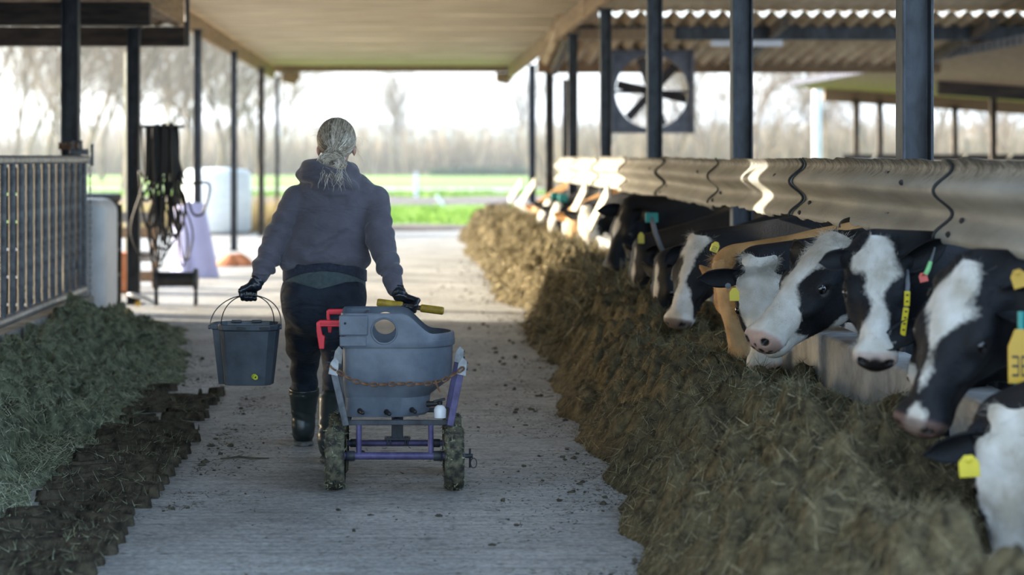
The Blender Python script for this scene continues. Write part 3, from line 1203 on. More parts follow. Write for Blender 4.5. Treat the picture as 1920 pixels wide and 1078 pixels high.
# greener cut under the muzzles
straw_on(sr_, 'green_straw', h_right, 9000, lambda n: np.stack([rgs.uniform(1.35, 1.95, n), rgs.uniform(8.0, 12.5, n)], -1)[noise2(rgs.uniform(0, 1, n), rgs.uniform(0, 1, n), 5) > -1], M['grn_straw'], rgs)

sl_ = heap('silage_heap', 'green grey silage spread along the low gate wall with tyre prints', h_left, -2.60, -1.2, [(6.6, 14.5, 0.016), (14.5, 18.4, 0.03)], M['grn_base'], 'silage')
straw_on(sl_, 'straw', h_left, 85000, near_sampler(rgs, -2.57, -1.25, 7.0, 18.2), M['grn_straw'], rgs, (0.02, 0.07), (0.0016, 0.0036), lambda P, c: c + 0.34)
# the wheel track pressed along its edge
M['track'] = mat('trodden_track', (0.020, 0.016, 0.011), 0.9, 0, col2=(0.085, 0.070, 0.045), scale=18, bump=0.012, bscale=40, spec=0.2)
tr_ = heap('tyre_track', 'dark trodden tyre track with lug prints beside the green silage', h_track, -1.95, -0.95, [(6.4, 14.2, 0.014)], M['track'], 'track')
straw_on(tr_, 'straw', h_track, 9000, near_sampler(rgs, -1.85, -1.0, 6.6, 13.9), M['sil_straw'], rgs, (0.015, 0.05), (0.0016, 0.0036), lambda P, c: c - 0.12, 0.2)
straw_on(tr_, 'green_straw', h_track, 8000, near_sampler(rgs, -1.85, -1.0, 6.6, 13.9), M['grn_straw'], rgs, (0.02, 0.06), (0.0016, 0.0036), lambda P, c: c + 0.05, 0.2)


# crumbs of feed trodden over the concrete
def flat(x, y):
    return np.where(np.abs(x) < 50, 0.004, 0)


def crumb_sampler(n):
    y = 6.8 * (30 / 6.8) ** rgs.random(n)
    e = edge_r(y)
    x = np.where(rgs.random(n) < 0.55, e - rgs.exponential(0.22, n), rgs.uniform(-1.6, 1.0, n))
    s_ = rgs.random(n) < 0.28
    x = np.where(s_ & (y < 17), np.where(y < 13.5, -1.05, edge_l(y)) + rgs.exponential(0.14, n), x)
    k = (noise2(x * 2.2, y * 2.2, 44) > 0.35) & (x > edge_l(y))
    return np.stack([x, y], -1)[k]


ct = thing('feed_crumbs', 'loose feed crumbs and straws trodden over the grooved concrete', 'crumbs', (0, 9, 0.002))
straw_on(ct, 'straw', flat, 16000, crumb_sampler, M['sil_straw'], rgs, (0.006, 0.026), (0.002, 0.005), lambda P, c: c - 0.08, 0.12)
# small dark lumps of feed and dung on the concrete
V_, Q_, n_ = [], [], 0
pts = crumb_sampler(1500)
ico = MB().ball((0, 0, 0), 1, 6, 4)
bv = np.array(ico.V)
lm = MB()
for p in pts[:650]:
    s = 0.003 + 0.015 * rgs.random() ** 4
    a = rgs.uniform(0, 6.28)
    sc = np.array([s * rgs.uniform(0.8, 1.6), s * rgs.uniform(0.8, 1.4), s * rgs.uniform(0.4, 0.8)])
    q = bv * sc * (1 + 0.25 * rgs.normal(size=(len(bv), 1)))
    R = np.array([[math.cos(a), -math.sin(a), 0], [math.sin(a), math.cos(a), 0], [0, 0, 1]])
    lm.add((q @ R.T + np.array([p[0], p[1], sc[2] * 0.5])).tolist(), ico.F)
M['dung'] = mat('dark_crumb', (0.035, 0.03, 0.02), 0.9, 0, col2=(0.10, 0.085, 0.05), scale=30)
o = obj('crumb', lm, M['dung'], ct)
tag(o, kind='stuff')
tag(ct, kind='stuff')
# twig lying on the concrete
tg = PX(455, 862, 1.5 * F / (862 - V0))
tag(obj('twig', MB().tube([tg + Vector((-0.11, 0.0, 0.006)), tg + Vector((-0.02, 0.015, 0.012)), tg + Vector((0.06, 0.0, 0.008)), tg + Vector((0.13, 0.01, 0.006))], [0.004, 0.006, 0.005, 0.003], 6), M['dung'], base=(tg.x, tg.y, 0.002)),
    'thin dark twig lying on the concrete left of the boots', 'twig')
# ------------------------------------------------------------------ cows
def coat_mat(name, dark, light, patch=0.075):
    m = bpy.data.materials.new(name)
    m.use_nodes = True
    n = m.node_tree
    L = n.links.new
    b = n.nodes['Principled BSDF']
    b.inputs['Roughness'].default_value = 0.62
    b.inputs['Specular IOR Level'].default_value = 0.22
    b.inputs['Sheen Weight'].default_value = 0.0
    b.inputs['Sheen Roughness'].default_value = 0.4
    at = n.nodes.new('ShaderNodeAttribute')
    at.attribute_name = 'coat'
    sp = n.nodes.new('ShaderNodeSeparateColor')
    L(at.outputs['Color'], sp.inputs[0])
    tc = n.nodes.new('ShaderNodeTexCoord')
    nz = n.nodes.new('ShaderNodeTexNoise')
    nz.inputs['Scale'].default_value = 55
    nz.inputs['Detail'].default_value = 3
    L(tc.outputs['Object'], nz.inputs['Vector'])
    ma = n.nodes.new('ShaderNodeMath')
    ma.operation = 'MULTIPLY_ADD'
    ma.inputs[1].default_value = patch
    L(nz.outputs[0], ma.inputs[0])
    L(sp.outputs[0], ma.inputs[2])
    cr = n.nodes.new('ShaderNodeValToRGB')
    e = cr.color_ramp.elements
    e[0].position, e[0].color = 0.535, (*dark, 1)
    e[1].position, e[1].color = 0.60, (*light, 1)
    L(ma.outputs[0], cr.inputs[0])
    # dusty tone differences in the hair
    n2 = n.nodes.new('ShaderNodeTexNoise')
    n2.inputs['Scale'].default_value = 9
    n2.inputs['Detail'].default_value = 6
    L(tc.outputs['Object'], n2.inputs['Vector'])
    r2 = n.nodes.new('ShaderNodeValToRGB')
    r2.color_ramp.elements[0].position, r2.color_ramp.elements[0].color = 0.3, (0.66, 0.62, 0.54, 1)
    r2.color_ramp.elements[1].position, r2.color_ramp.elements[1].color = 0.65, (1.05, 1.05, 1.05, 1)
    L(n2.outputs[0], r2.inputs[0])
    mu = n.nodes.new('ShaderNodeMixRGB')
    mu.blend_type = 'MULTIPLY'
    mu.inputs[0].default_value = 1
    L(cr.outputs[0], mu.inputs[1])
    L(r2.outputs[0], mu.inputs[2])
    mp = n.nodes.new('ShaderNodeMixRGB')          # bare pink skin of the nose
    L(sp.outputs[1], mp.inputs[0])
    L(mu.outputs[0], mp.inputs[1])
    mp.inputs[2].default_value = (0.42, 0.25, 0.20, 1)
    md = n.nodes.new('ShaderNodeMixRGB')          # dark skin
    L(sp.outputs[2], md.inputs[0])
    L(mp.outputs[0], md.inputs[1])
    md.inputs[2].default_value = (0.022, 0.019, 0.018, 1)
    L(md.outputs[0], b.inputs['Base Color'])
    rg = n.nodes.new('ShaderNodeMath')
    rg.operation = 'MULTIPLY_ADD'
    ad = n.nodes.new('ShaderNodeMath')
    ad.operation = 'MAXIMUM'
    L(sp.outputs[1], ad.inputs[0])
    L(sp.outputs[2], ad.inputs[1])
    L(ad.outputs[0], rg.inputs[0])
    rg.inputs[1].default_value = -0.3
    rg.inputs[2].default_value = 0.62
    L(rg.outputs[0], b.inputs['Roughness'])
    nf = n.nodes.new('ShaderNodeTexNoise')
    nf.inputs['Scale'].default_value = 140
    nf.inputs['Detail'].default_value = 3
    L(tc.outputs['Object'], nf.inputs['Vector'])
    bp = n.nodes.new('ShaderNodeBump')
    bp.inputs['Distance'].default_value = 0.003
    bp.inputs['Strength'].default_value = 0.8
    L(nf.outputs[0], bp.inputs['Height'])
    L(bp.outputs[0], b.inputs['Normal'])
    return m


M['holstein'] = coat_mat('black_white_coat', (0.011, 0.012, 0.015), (0.62, 0.60, 0.55))
M['brown_coat'] = coat_mat('brown_coat', (0.42, 0.235, 0.095), (0.56, 0.37, 0.19), 0.25)
M['eye'] = mat('wet_eye', (0.006, 0.005, 0.005), 0.06, spec=0.9, var=0.1)
M['tag_yellow'] = mat('yellow_tag', (0.62, 0.50, 0.02), 0.4, var=0.08)
M['tag_amber'] = mat('amber_tag', (0.55, 0.33, 0.03), 0.4, var=0.08)
M['tag_ink'] = mat('tag_ink', (0.02, 0.02, 0.02), 0.6, var=0.05)
M['tag_red'] = mat('red_tag', (0.65, 0.10, 0.07), 0.4, var=0.1)
M['tag_green'] = mat('green_tag', (0.22, 0.55, 0.22), 0.4, var=0.1)
M['teal'] = mat('teal_strap', (0.02, 0.28, 0.25), 0.5, var=0.1)
M['grey_strap'] = mat('grey_strap', (0.12, 0.13, 0.14), 0.6, var=0.1)

FONT5 = {'0': '757', '1': '262', '2': '617', '3': '717'}


def unit(v):
    v = np.array(v, float)
    return v / np.linalg.norm(v)


def leaf_ear(base, d, face, length, width, curl=0.45, thick=0.007, flop=0.0):
    """cupped ear: d = direction of the tip, face = where the hollow looks"""
    d = unit(d)
    face = unit(np.array(face) - d * np.dot(face, d))
    sd = np.cross(d, face)
    nt_, ns_ = 12, 8
    fr, bk, co = [], [], []
    for i in range(nt_ + 1):
        t = i / nt_
        wv = width * 0.5 * (0.36 + 0.64 * math.sin(math.pi * min(1, (t + 0.12) * 0.86) ** 0.9)) * (1 if t < 0.72 else max(0.10, math.cos((t - 0.72) / 0.28 * math.pi / 2)))
        for j in range(ns_ + 1):
            s = j / ns_ * 2 - 1
            ang = s * (1.5 * (1 - t) + 0.75) * curl * 1.6
            rad = wv / max(0.3, abs(math.sin((1.5 * (1 - t) + 0.75) * curl * 1.6))) if curl > 0.05 else wv
            p = base + d * length * t + sd * math.sin(ang) * rad + face * (1 - math.cos(ang)) * rad - np.array([0, 0, 1]) * flop * t * t
            fr.append(p + face * thick * 0.5)
            bk.append(p - face * thick * 0.5)
    w_ = ns_ + 1
    n = len(fr)
    fs = []
    for i in range(nt_):
        for j in range(ns_):
            a = i * w_ + j
            fs.append((a, a + w_, a + w_ + 1, a + 1))
            fs.append((n + a, n + a + 1, n + a + w_ + 1, n + a + w_))
        a = i * w_
        fs.append((a, n + a, n + a + w_, a + w_))
        a = i * w_ + ns_
        fs.append((a, a + w_, n + a + w_, n + a))
    for j in range(ns_):
        a = nt_ * w_ + j
        fs.append((a, n + a, n + a + 1, a + 1))
        fs.append((j, j + 1, n + j + 1, n + j))
    return fr + bk, fs


def tag_plate(parent, name, c, right, up, nrm, w, h, m, text=None, stud=True, thick=0.003):
    """plastic ear tag: a plate with a shaped top, a stud and printed digits in relief"""
    c, right, up, nrm = [Vector(v) for v in (c, right, up, nrm)]
    right = (right - nrm * right.dot(nrm)).normalized()
    up = nrm.cross(right).normalized()
    poly = [(-w / 2, -h / 2), (w / 2, -h / 2), (w / 2, h * 0.18), (w * 0.2, h / 2), (-w * 0.2, h / 2), (-w / 2, h * 0.18)]
    g = MB().extrude(poly, c - nrm * thick / 2, c + nrm * thick / 2, right, up)
    o = obj(name, g, m, parent, bevel=0.001)
    if stud:
        q = nrm.to_track_quat('Z', 'Y').to_matrix()
        obj('stud', MB().lathe([(w * 0.16, 0), (w * 0.16, 0.004), (w * 0.07, 0.006)], c + up * h * 0.30 + nrm * thick / 2, 10, 'z', q), M['tag_ink'] if stud == 2 else m, o)
    if text:
        k = len(text)
        seg = {'0': 'abcdef', '1': 'bc', '2': 'abged', '3': 'abgcd', '4': 'fgbc', '5': 'afgcd', '6': 'afgedc', '7': 'abc', '8': 'abcdefg', '9': 'abcdfg'}
        gb = MB()
        cw = w * 0.8 / k
        for i, chx in enumerate(text):
            x0 = -w * 0.4 + cw * (i + 0.5)
            hw, hh = cw * 0.32, h * 0.17
            yc = -h * 0.18
            pos = {'a': (0, hh, 1), 'g': (0, 0, 1), 'd': (0, -hh, 1), 'f': (-hw, hh / 2, 0), 'b': (hw, hh / 2, 0), 'e': (-hw, -hh / 2, 0), 'c': (hw, -hh / 2, 0)}
            for s_ in seg[chx]:
                px_, py_, hor = pos[s_]
                sx, sy = (hw * 2.2, h * 0.045) if hor else (w * 0.05, hh * 1.1)
                pl = [(x0 + px_ - sx / 2, yc + py_ - sy / 2), (x0 + px_ + sx / 2, yc + py_ - sy / 2), (x0 + px_ + sx / 2, yc + py_ + sy / 2), (x0 + px_ - sx / 2, yc + py_ + sy / 2)]
                gb.extrude(pl, c + nrm * thick * 0.5, c + nrm * (thick * 0.5 + 0.0008), right, up)
        obj('digits', gb, M['tag_ink'], o)
    return o


def body_patches(seed):
    r = np.random.default_rng(seed)
    cs = [(r.uniform(-1.9, 0.3), r.choice([-1, 1]) * r.uniform(0.1, 0.5), r.uniform(0.6, 1.5), r.uniform(0.10, 0.30)) for _ in range(7)]
    return cs


def cow(name, label, P, a, n, Yb, coat, ears, hs=1.0, res=0.010, mat_='holstein', seed=1, Xb=2.72, bs=1.0, fur=0, tuft=0, tuft_len=0.06, heading=0.0, eyes=True, group='cows at the feed kerb', white_neck=0.0):
    P = np.array(P, float)
    a = unit(a)
    n = unit(np.array(n, float) - a * np.dot(n, a))
    l = np.cross(n, a)
    R = np.stack([a, n, l], -1)
    s = hs

    def H(u, nn, ll=0.0):
        return P + (a * u + n * nn + l * ll) * s
    fw = np.array([-math.cos(heading), -math.sin(heading), 0.0])
    lf = np.array([math.sin(heading), -math.cos(heading), 0.0])
    up = np.array([0, 0, 1.0])
    B0 = np.array([Xb, Yb, 0.0])

    def Bp(x, y, z):
        return B0 + (fw * x + lf * y + up * z) * bs
    # grid, fine around the head
    hp = np.stack([H(-0.10, 0.06), H(0.58, 0.06), H(0.58, -0.2), H(-0.1, -0.3), H(0.2, -0.1, 0.16), H(0.2, -0.1, -0.16)])
    hlo, hhi = hp.min(0) - 0.02, hp.max(0) + 0.02
    bp_ = np.stack([Bp(0.5, -0.45, -0.02), Bp(0.5, 0.45, 1.55), Bp(-1.95, 0.45, 0), Bp(-1.95, -0.45, 0)])
    lo, hi = np.minimum(bp_.min(0), hlo) - 0.05, np.maximum(bp_.max(0), hhi) + 0.05
    G = Grid(axis_pts(lo[0], hi[0], res, 0.034, hlo[0], hhi[0]), axis_pts(lo[1], hi[1], res, 0.026, hlo[1], hhi[1]), axis_pts(lo[2], hi[2], res, 0.028, hlo[2], hhi[2]))
    f = np.full(G.P.shape[:3], 1.0, np.float32)
    axs = (G.xs, G.ys, G.zs)

    def put(fn, pts, rad, k, mode='add'):
        pts = np.array(pts)
        mlo, mhi = pts.min(0) - rad - k - 0.03, pts.max(0) + rad + k + 0.03
        slc = []
        for d in range(3):
            i0 = max(0, np.searchsorted(axs[d], mlo[d]) - 1)
            i1 = min(len(axs[d]), np.searchsorted(axs[d], mhi[d]) + 1)
            slc.append(slice(i0, i1))
        slc = tuple(slc)
        if f[slc].size == 0:
            return
        d_ = fn(G.P[slc]).astype(np.float32)
        f[slc] = smin(f[slc], d_, k) if mode == 'add' else smax(f[slc], -d_, k)

    def cone(p, q, r0, r1, k, sc=None, ax=None):
        put(lambda X: sd_cone(X, p, q, r0, r1, sc, ax), [p, q], max(r0, r1) / (min(1, sc) if sc else 1), k)

    def ell(c, r, Rm, k, mode='add'):
        put(lambda X: sd_ell(X, c, r, Rm), [c], max(r), k, mode)
    RB = np.stack([fw, lf, up], -1)
    lt_ = lf.astype(np.float32)
    # trunk
    cone(Bp(-0.05, 0, 1.0), Bp(-1.30, 0, 1.0), 0.33 * bs, 0.37 * bs, 0.05, 0.86, lt_)
    cone(Bp(0.02, 0, 1.29), Bp(-1.45, 0, 1.30), 0.085 * bs, 0.10 * bs, 0.12)
    for y in (-1, 1):
        ell(Bp(0.03, 0.17 * y, 0.98), np.array([0.22, 0.12, 0.33]) * bs, RB, 0.10)
        ell(Bp(-1.42, 0.19 * y, 1.12), np.array([0.27, 0.13, 0.27]) * bs, RB, 0.12)
        ell(Bp(-1.42, 0.22 * y, 1.33), np.array([0.08, 0.06, 0.06]) * bs, RB, 0.08)
        # front leg: forearm, knee, cannon, hoof
        cone(Bp(0.03, 0.17 * y, 0.80), Bp(0.02, 0.16 * y, 0.42), 0.10 * bs, 0.055 * bs, 0.06)
        cone(Bp(0.02, 0.16 * y, 0.43), Bp(0.02, 0.16 * y, 0.12), 0.052 * bs, 0.036 * bs, 0.03)
        cone(Bp(0.02, 0.16 * y, 0.11), Bp(0.05, 0.16 * y, 0.03), 0.042 * bs, 0.055 * bs, 0.02)
        # hind leg: thigh, stifle forward, hock back, cannon, hoof
        cone(Bp(-1.42, 0.19 * y, 1.0), Bp(-1.24, 0.2 * y, 0.78), 0.16 * bs, 0.10 * bs, 0.08)
        cone(Bp(-1.24, 0.2 * y, 0.78), Bp(-1.56, 0.18 * y, 0.52), 0.09 * bs, 0.05 * bs, 0.05)
        cone(Bp(-1.56, 0.18 * y, 0.52), Bp(-1.50, 0.18 * y, 0.12), 0.05 * bs, 0.038 * bs, 0.03)
        cone(Bp(-1.50, 0.18 * y, 0.11), Bp(-1.46, 0.18 * y, 0.03), 0.042 * bs, 0.055 * bs, 0.02)
    ell(Bp(-1.15, 0, 0.62), np.array([0.22, 0.17, 0.13]) * bs, RB, 0.06)          # udder
    cone(Bp(-1.70, 0, 1.28), Bp(-1.80, 0, 0.95), 0.045, 0.022, 0.05)             # tail
    cone(Bp(-1.80, 0, 0.95), Bp(-1.78, 0, 0.45), 0.022, 0.03, 0.02)
    # neck
    hb = H(0.02, -0.12)
    nd = unit(hb - Bp(0.1, 0, 1.05))
    nax = unit(np.cross(nd, up)).astype(np.float32)
    mid = Bp(0.12, 0, 0.97) * 0.5 + hb * 0.5 - np.array([0, 0, 0.02])
    cone(Bp(0.02, 0, 0.98), mid, 0.26 * bs, 0.175 * bs, 0.07, 0.80, nax)
    cone(mid, hb, 0.165 * bs, 0.125 * s, 0.05, 0.72, nax)
    tm = Bp(0.30, 0, 1.16) * 0.5 + H(-0.03, -0.05) * 0.5
    tm[2] = min(tm[2], 1.06)
    cone(Bp(-0.12, 0, 1.27), Bp(0.22, 0, 1.11), 0.085 * bs, 0.07 * bs, 0.10)
    cone(Bp(0.22, 0, 1.11), H(-0.02, -0.06), 0.07 * bs, 0.050 * s, 0.07, 0.75, nax)
    cone(Bp(0.28, 0, 0.80), H(0.13, -0.22), 0.11 * bs, 0.055 * s, 0.08, 0.55, nax)   # dewlap line
    ell(Bp(0.02, 0, 1.06), np.array([0.26, 0.20, 0.16]) * bs, RB, 0.10)
    ell(Bp(0.26, 0, 0.82), np.array([0.16, 0.13, 0.20]) * bs, RB, 0.10)
    # head
    E = lambda u, nn, ll, ru, rn, rl, k, mode='add': ell(H(u, nn, ll * 1.12), np.array([ru, rn, rl * 1.12]) * s, R, k * s, mode)
    E(0.085, -0.065, 0, 0.125, 0.075, 0.098, 0.04)                                 # cranium
    E(0.00, -0.035, 0, 0.05, 0.05, 0.055, 0.04)                                    # poll
    E(0.15, -0.045, 0, 0.13, 0.045, 0.095, 0.04)                                   # forehead plate
    cone(H(0.16, -0.085), H(0.43, -0.078), 0.088 * s, 0.060 * s, 0.05 * s, 0.97, l.astype(np.float32))
    cone(H(0.20, -0.040), H(0.41, -0.040), 0.040 * s, 0.032 * s, 0.035 * s)         # nasal bone
    for y in (-1, 1):
        E(0.185, -0.050, 0.080 * y, 0.055, 0.040, 0.034, 0.03)                      # brow
        E(0.24, -0.082, 0.066 * y, 0.08, 0.028, 0.030, 0.03)                        # cheek bone
        E(0.155, -0.155, 0.048 * y, 0.115, 0.095, 0.040, 0.045)                     # jaw muscle
        E(0.465, -0.055, 0.040 * y, 0.040, 0.034, 0.034, 0.025)                     # nostril wing
        E(0.03, -0.065, 0.095 * y, 0.03, 0.03, 0.03, 0.03)                          # ear root
    cone(H(0.17, -0.205), H(0.42, -0.135), 0.048 * s, 0.038 * s, 0.05 * s, 0.9, l.astype(np.float32))   # jaw bone
    E(0.455, -0.080, 0, 0.058, 0.060, 0.072, 0.03)                                 # muzzle
    E(0.430, -0.140, 0, 0.060, 0.028, 0.046, 0.025)                                # chin
    for y in (-1, 1):
        E(0.500, -0.050, 0.045 * y, 0.030, 0.012, 0.015, 0.010, 'sub')              # nostril
        E(0.205, -0.052, 0.112 * y, 0.022, 0.016, 0.018, 0.014, 'sub')              # eye socket
    E(0.450, -0.119, 0, 0.052, 0.0030, 0.10, 0.006, 'sub')                          # mouth
    V, Q = surface_nets(f, G.xs, G.ys, G.zs)
    V = relax(V, Q, 1, 0.4)
    # keep the trunk's lateral bulge plausible and feet on the ground
    V[:, 2] = np.maximum(V[:, 2], 0.002)
    D = (V - P) @ R / s
    u, dn, dl = D[:, 0], D[:, 1], D[:, 2] / 1.12
    ishead = (u > -0.08) & (u < 0.60) & (np.abs(dl) < 0.17) & (dn > -0.30) & (dn < 0.08)
    field = np.full(len(V), -0.2)
    Bx = (V - B0) @ RB / bs
    patch = np.full(len(V), -0.2)
    for cx, cy, cz, rad in body_patches(seed):
        dd = np.sqrt((Bx[:, 0] - cx) ** 2 + (Bx[:, 1] - cy) ** 2 * 0.8 + (Bx[:, 2] - cz) ** 2)
        patch = np.maximum(patch, rad - dd)
    patch = np.maximum(patch, 0.42 - Bx[:, 2] + 0.05 * np.sin(Bx[:, 0] * 9))           # white legs
    if white_neck:
        patch = np.maximum(patch, white_neck)
    field = patch
    hf = coat(u, dn, dl)
    hm = np.minimum.reduce([0.125 - np.abs(dl) + 0.03 * sstep(0.1, -0.02, dn) * 0, u + 0.06, 0.085 + 0.2 * sstep(0.03, 0.10, u) - np.abs(dl) + 0.75 * np.minimum(dn + 0.02, 0) * sstep(0.13, 0.05, u), dn + 0.275 - 0.12 * sstep(0.10, 0.0, u), 0.62 - u, 0.10 - dn]) + 0.012 * np.sin(u * 47 + dl * 39)
    hw_ = sstep(0.0, 0.02, hm)
    field = field * (1 - hw_) + np.clip(hf, -0.3, 0.3) * hw_
    pk = sstep(0.452, 0.470, u + 0.25 * np.clip(-0.075 - dn, -0.1, 0)) * sstep(-0.128, -0.112, dn) * (np.abs(dl) < 0.09)
    nose = coat(u, dn, dl, 'nose')
    pink = np.where(ishead, pk * nose[0], 0)
    dark = np.where(ishead, np.maximum(pk * nose[1], 0), 0)
    for y in (-1, 1):
        eb = np.sqrt((u - 0.205) ** 2 + (dn + 0.050) ** 2 + (dl - 0.100 * y) ** 2)
        dark = np.maximum(dark, np.where(ishead, 1 - sstep(0.024, 0.032, eb), 0))
        nb = np.sqrt(((u - 0.50) / 0.032) ** 2 + ((dn + 0.05) / 0.014) ** 2 + ((dl - 0.045 * y) / 0.017) ** 2)
        dark = np.maximum(dark, np.where(ishead, 1 - sstep(0.9, 1.2, nb), 0))
    C = np.stack([np.clip(0.5 + field * 4, 0, 1), np.clip(pink, 0, 1), np.clip(dark, 0, 1)], -1)
    org = np.array([Xb, Yb, 0.0])
    me = np_mesh(name, V - org, Q)
    col_attr(me, 'coat', C)
    root = link(name, me, M[mat_], None, Vector(org), 3.14)
    tag(root, label, 'cow', group)
    # eyes
    if eyes:
        for y in (-1, 1):
            tgt = np.abs(u - 0.205) + np.abs(dn + 0.048) + np.where(dl * y > 0.02, 0, 9) + np.where(ishead, 0, 9)
            k = int(np.argmin(tgt))
            c = V[k] + l * y * (-0.003) * s + n * 0.002
            obj('eye', MB().ball(c, 0.0215 * s, 14, 10), M['eye'], root, 3.14)
    for e in ears:
        side = e['side']
        base = H(0.035, -0.062, 0.097 * side)
        d = unit(e['d'])
        face = e.get('face', a * 0.6 + n * 0.6 - l * 0 + np.array([0, -0.4, 0]))
        vs, fs = leaf_ear(base, d, face, e.get('len', 0.20) * s, e.get('w', 0.105) * s, e.get('curl', 0.55))
        eo = obj('ear', MB().add([tuple(v) for v in vs], fs), M[e.get('mat', mat_)], root, 3.14)
        vv = np.array(vs)
        ef = np.full((len(vv), 3), 0.0)
        ef[:, 0] = 0.5 + 4 * e.get('white', -0.15)
        if 'wbase' in e:
            tt = ((vv - base) @ d) / (e.get('len', 0.20) * s)
            ef[:, 0] = 0.5 + 4 * (e['wbase'] - tt) * 0.2
        col_attr(eo.data, 'coat', np.clip(ef, 0, 1))
        if 'rim' in e:
            pass
    rgf = np.random.default_rng(seed + 900)
    if fur or tuft:
        # vertex normals
        fn_ = np.zeros_like(V)
        q0, q1, q2, q3 = [V[Q[:, k]] for k in range(4)]
        nn_ = np.cross(q2 - q0, q3 - q1)
        for k in range(4):
            for c in range(3):
                fn_[:, c] += np.bincount(Q[:, k], nn_[:, c], len(V))
        fn_ /= np.linalg.norm(fn_, axis=1)[:, None] + 1e-12
        if fur:
            cand = np.nonzero((hm > 0) & (u < 0.44))[0]
            k = rgf.choice(cand, fur)
            flow = -a * 0.9
            Dr = fn_[k] * rgf.uniform(0.04, 0.22, fur)[:, None] + flow * rgf.uniform(0.5, 1, fur)[:, None] + rgf.normal(0, 0.25, (fur, 3))
            Dr /= np.linalg.norm(Dr, axis=1)[:, None]
            sv, sq, own = strands(V[k] + rgf.normal(0, 0.004, (fur, 3)) - fn_[k] * 0.001, Dr, rgf.uniform(0.010, 0.022, fur), rgf.uniform(0.0008, 0.0016, fur), rgf, 0.3, 1)
            m2 = np_mesh('fur', sv - org, sq)
            col_attr(m2, 'coat', C[k][own])
            tag(link('fur', m2, M[mat_], root), kind='stuff')
        if tuft:
            cand = np.nonzero((u > -0.06) & (u < 0.13) & (dn > -0.085) & (np.abs(dl) < 0.085))[0]
            k = rgf.choice(cand, tuft)
            uu = u[k]
            grow = sstep(0.15, -0.02, uu) * 0.9 + 0.1
            cl_ = np.stack([np.sin(40 * dl[k] + 3 * np.sin(60 * uu)), np.cos(50 * uu + 2), np.sin(35 * dl[k] + 50 * uu)], -1)
            Dr = fn_[k] * 0.16 + a * rgf.uniform(0.1, 0.7, tuft)[:, None] + l * (dl[k] * 6 + rgf.normal(0, 0.2, tuft))[:, None] + 0.45 * cl_ + rgf.normal(0, 0.12, (tuft, 3))
            Dr /= np.linalg.norm(Dr, axis=1)[:, None]
            sv, sq, own = strands(V[k] - fn_[k] * 0.004, Dr, tuft_len * s * grow * rgf.uniform(0.5, 1.1, tuft), rgf.uniform(0.0008, 0.0017, tuft), rgf, 1.1, 4)
            m2 = np_mesh('forelock', sv - org, sq)
            cc = C[k][own].copy()
            cc[:, 0] = np.clip(cc[:, 0] + rgf.normal(0, 0.02, tuft)[own], 0, 1)
            col_attr(m2, 'coat', cc)
            tag(link('forelock', m2, M[mat_], root), kind='stuff')
    root['_h'] = 0
    del root['_h']
    return root, H, R, Bp


def blaze(tab, muzzle=0.40, shift=None, jaw_white=None, allwhite=False, pinkness=0.9, spots=None, black_nose=0.0, side_white=None):
    """coat map of a head in head coordinates: u along the face, dn towards the forehead side, dl to the cow's left"""
    us = [t[0] for t in tab]
    ws = [t[1] for t in tab]
    sh = [t[2] if len(t) > 2 else 0.0 for t in tab]

    def f(u, dn, dl, what='coat'):
        if what == 'nose':
            p = np.full_like(u, pinkness)
            d = np.full_like(u, black_nose)
            for (su, sl, r) in (spots or []):
                q = np.sqrt((u - su) ** 2 * 0 + (dn - su) ** 2 + (dl - sl) ** 2)
                d = np.maximum(d, 1 - sstep(r * 0.7, r * 1.1, q))
            return p, d
        hw = np.interp(u, us, ws)
        s0 = np.interp(u, us, sh)
        r = 0.085 - 0.03 * sstep(0.2, 0.45, u)
        ph = np.arctan2(dl - s0, dn + 0.10 + r * 0.2)
        dist = hw - np.abs(ph) * r
        dist = np.where(np.abs(ph) > 2.4, -0.1, dist)
        wob = 0.008 * np.sin(u * 41 + dl * 30) + 0.006 * np.sin(dl * 71 + dn * 50 + 1)
        dist = dist + wob
        mz = (u - muzzle) + 0.02 * np.sin(dl * 40 + dn * 31)
        dist = np.maximum(dist, mz)
        if jaw_white is not None:
            dist = np.maximum(dist, np.minimum(-dn - jaw_white + 0.012 * np.sin(u * 37), u - 0.16))
        if side_white is not None:
            for (cu, cn, sgn, rr) in side_white:
                dist = np.maximum(dist, np.where(dl * sgn > 0, rr - np.sqrt((u - cu) ** 2 + (dn - cn) ** 2), -1))
        if allwhite:
            dist = np.maximum(dist, np.where(np.abs(dl) < 0.2, 0.1, 0.1) if allwhite is True else allwhite(u, dn, dl))
        return dist
    return f


COW_LIST = []
# nearest: white face in the corner of the frame, black ear with yellow tag
c_, H, R, _ = cow('cow', 'nearest cow, white face hanging down in the silage with square yellow ear tag',
               PX(1899, 790, 6.6), (-0.04, -0.22, -0.97), (-0.18, -0.95, 0.2), 6.0,
               blaze([(-0.1, 0.13), (0.0, 0.105), (0.15, 0.098), (0.3, 0.085), (0.42, 0.12)], 0.40, black_nose=0.85, pinkness=0.5),
               [dict(side=-1, d=(-0.93, -0.1, -0.33), face=(0.1, -0.9, -0.3), len=0.2, w=0.10), dict(side=1, d=(0.9, 0.1, -0.3))], hs=1.0, seed=11, tuft=260, tuft_len=0.05, fur=2500)
p = PX(1817, 874, 6.5)
tag_plate(c_, 'ear_tag', p, (1, 0.1, 0.05), (0, 0, 1), (-0.1, -0.98, 0.1), 0.064, 0.068, M['tag_yellow'], None, 1)

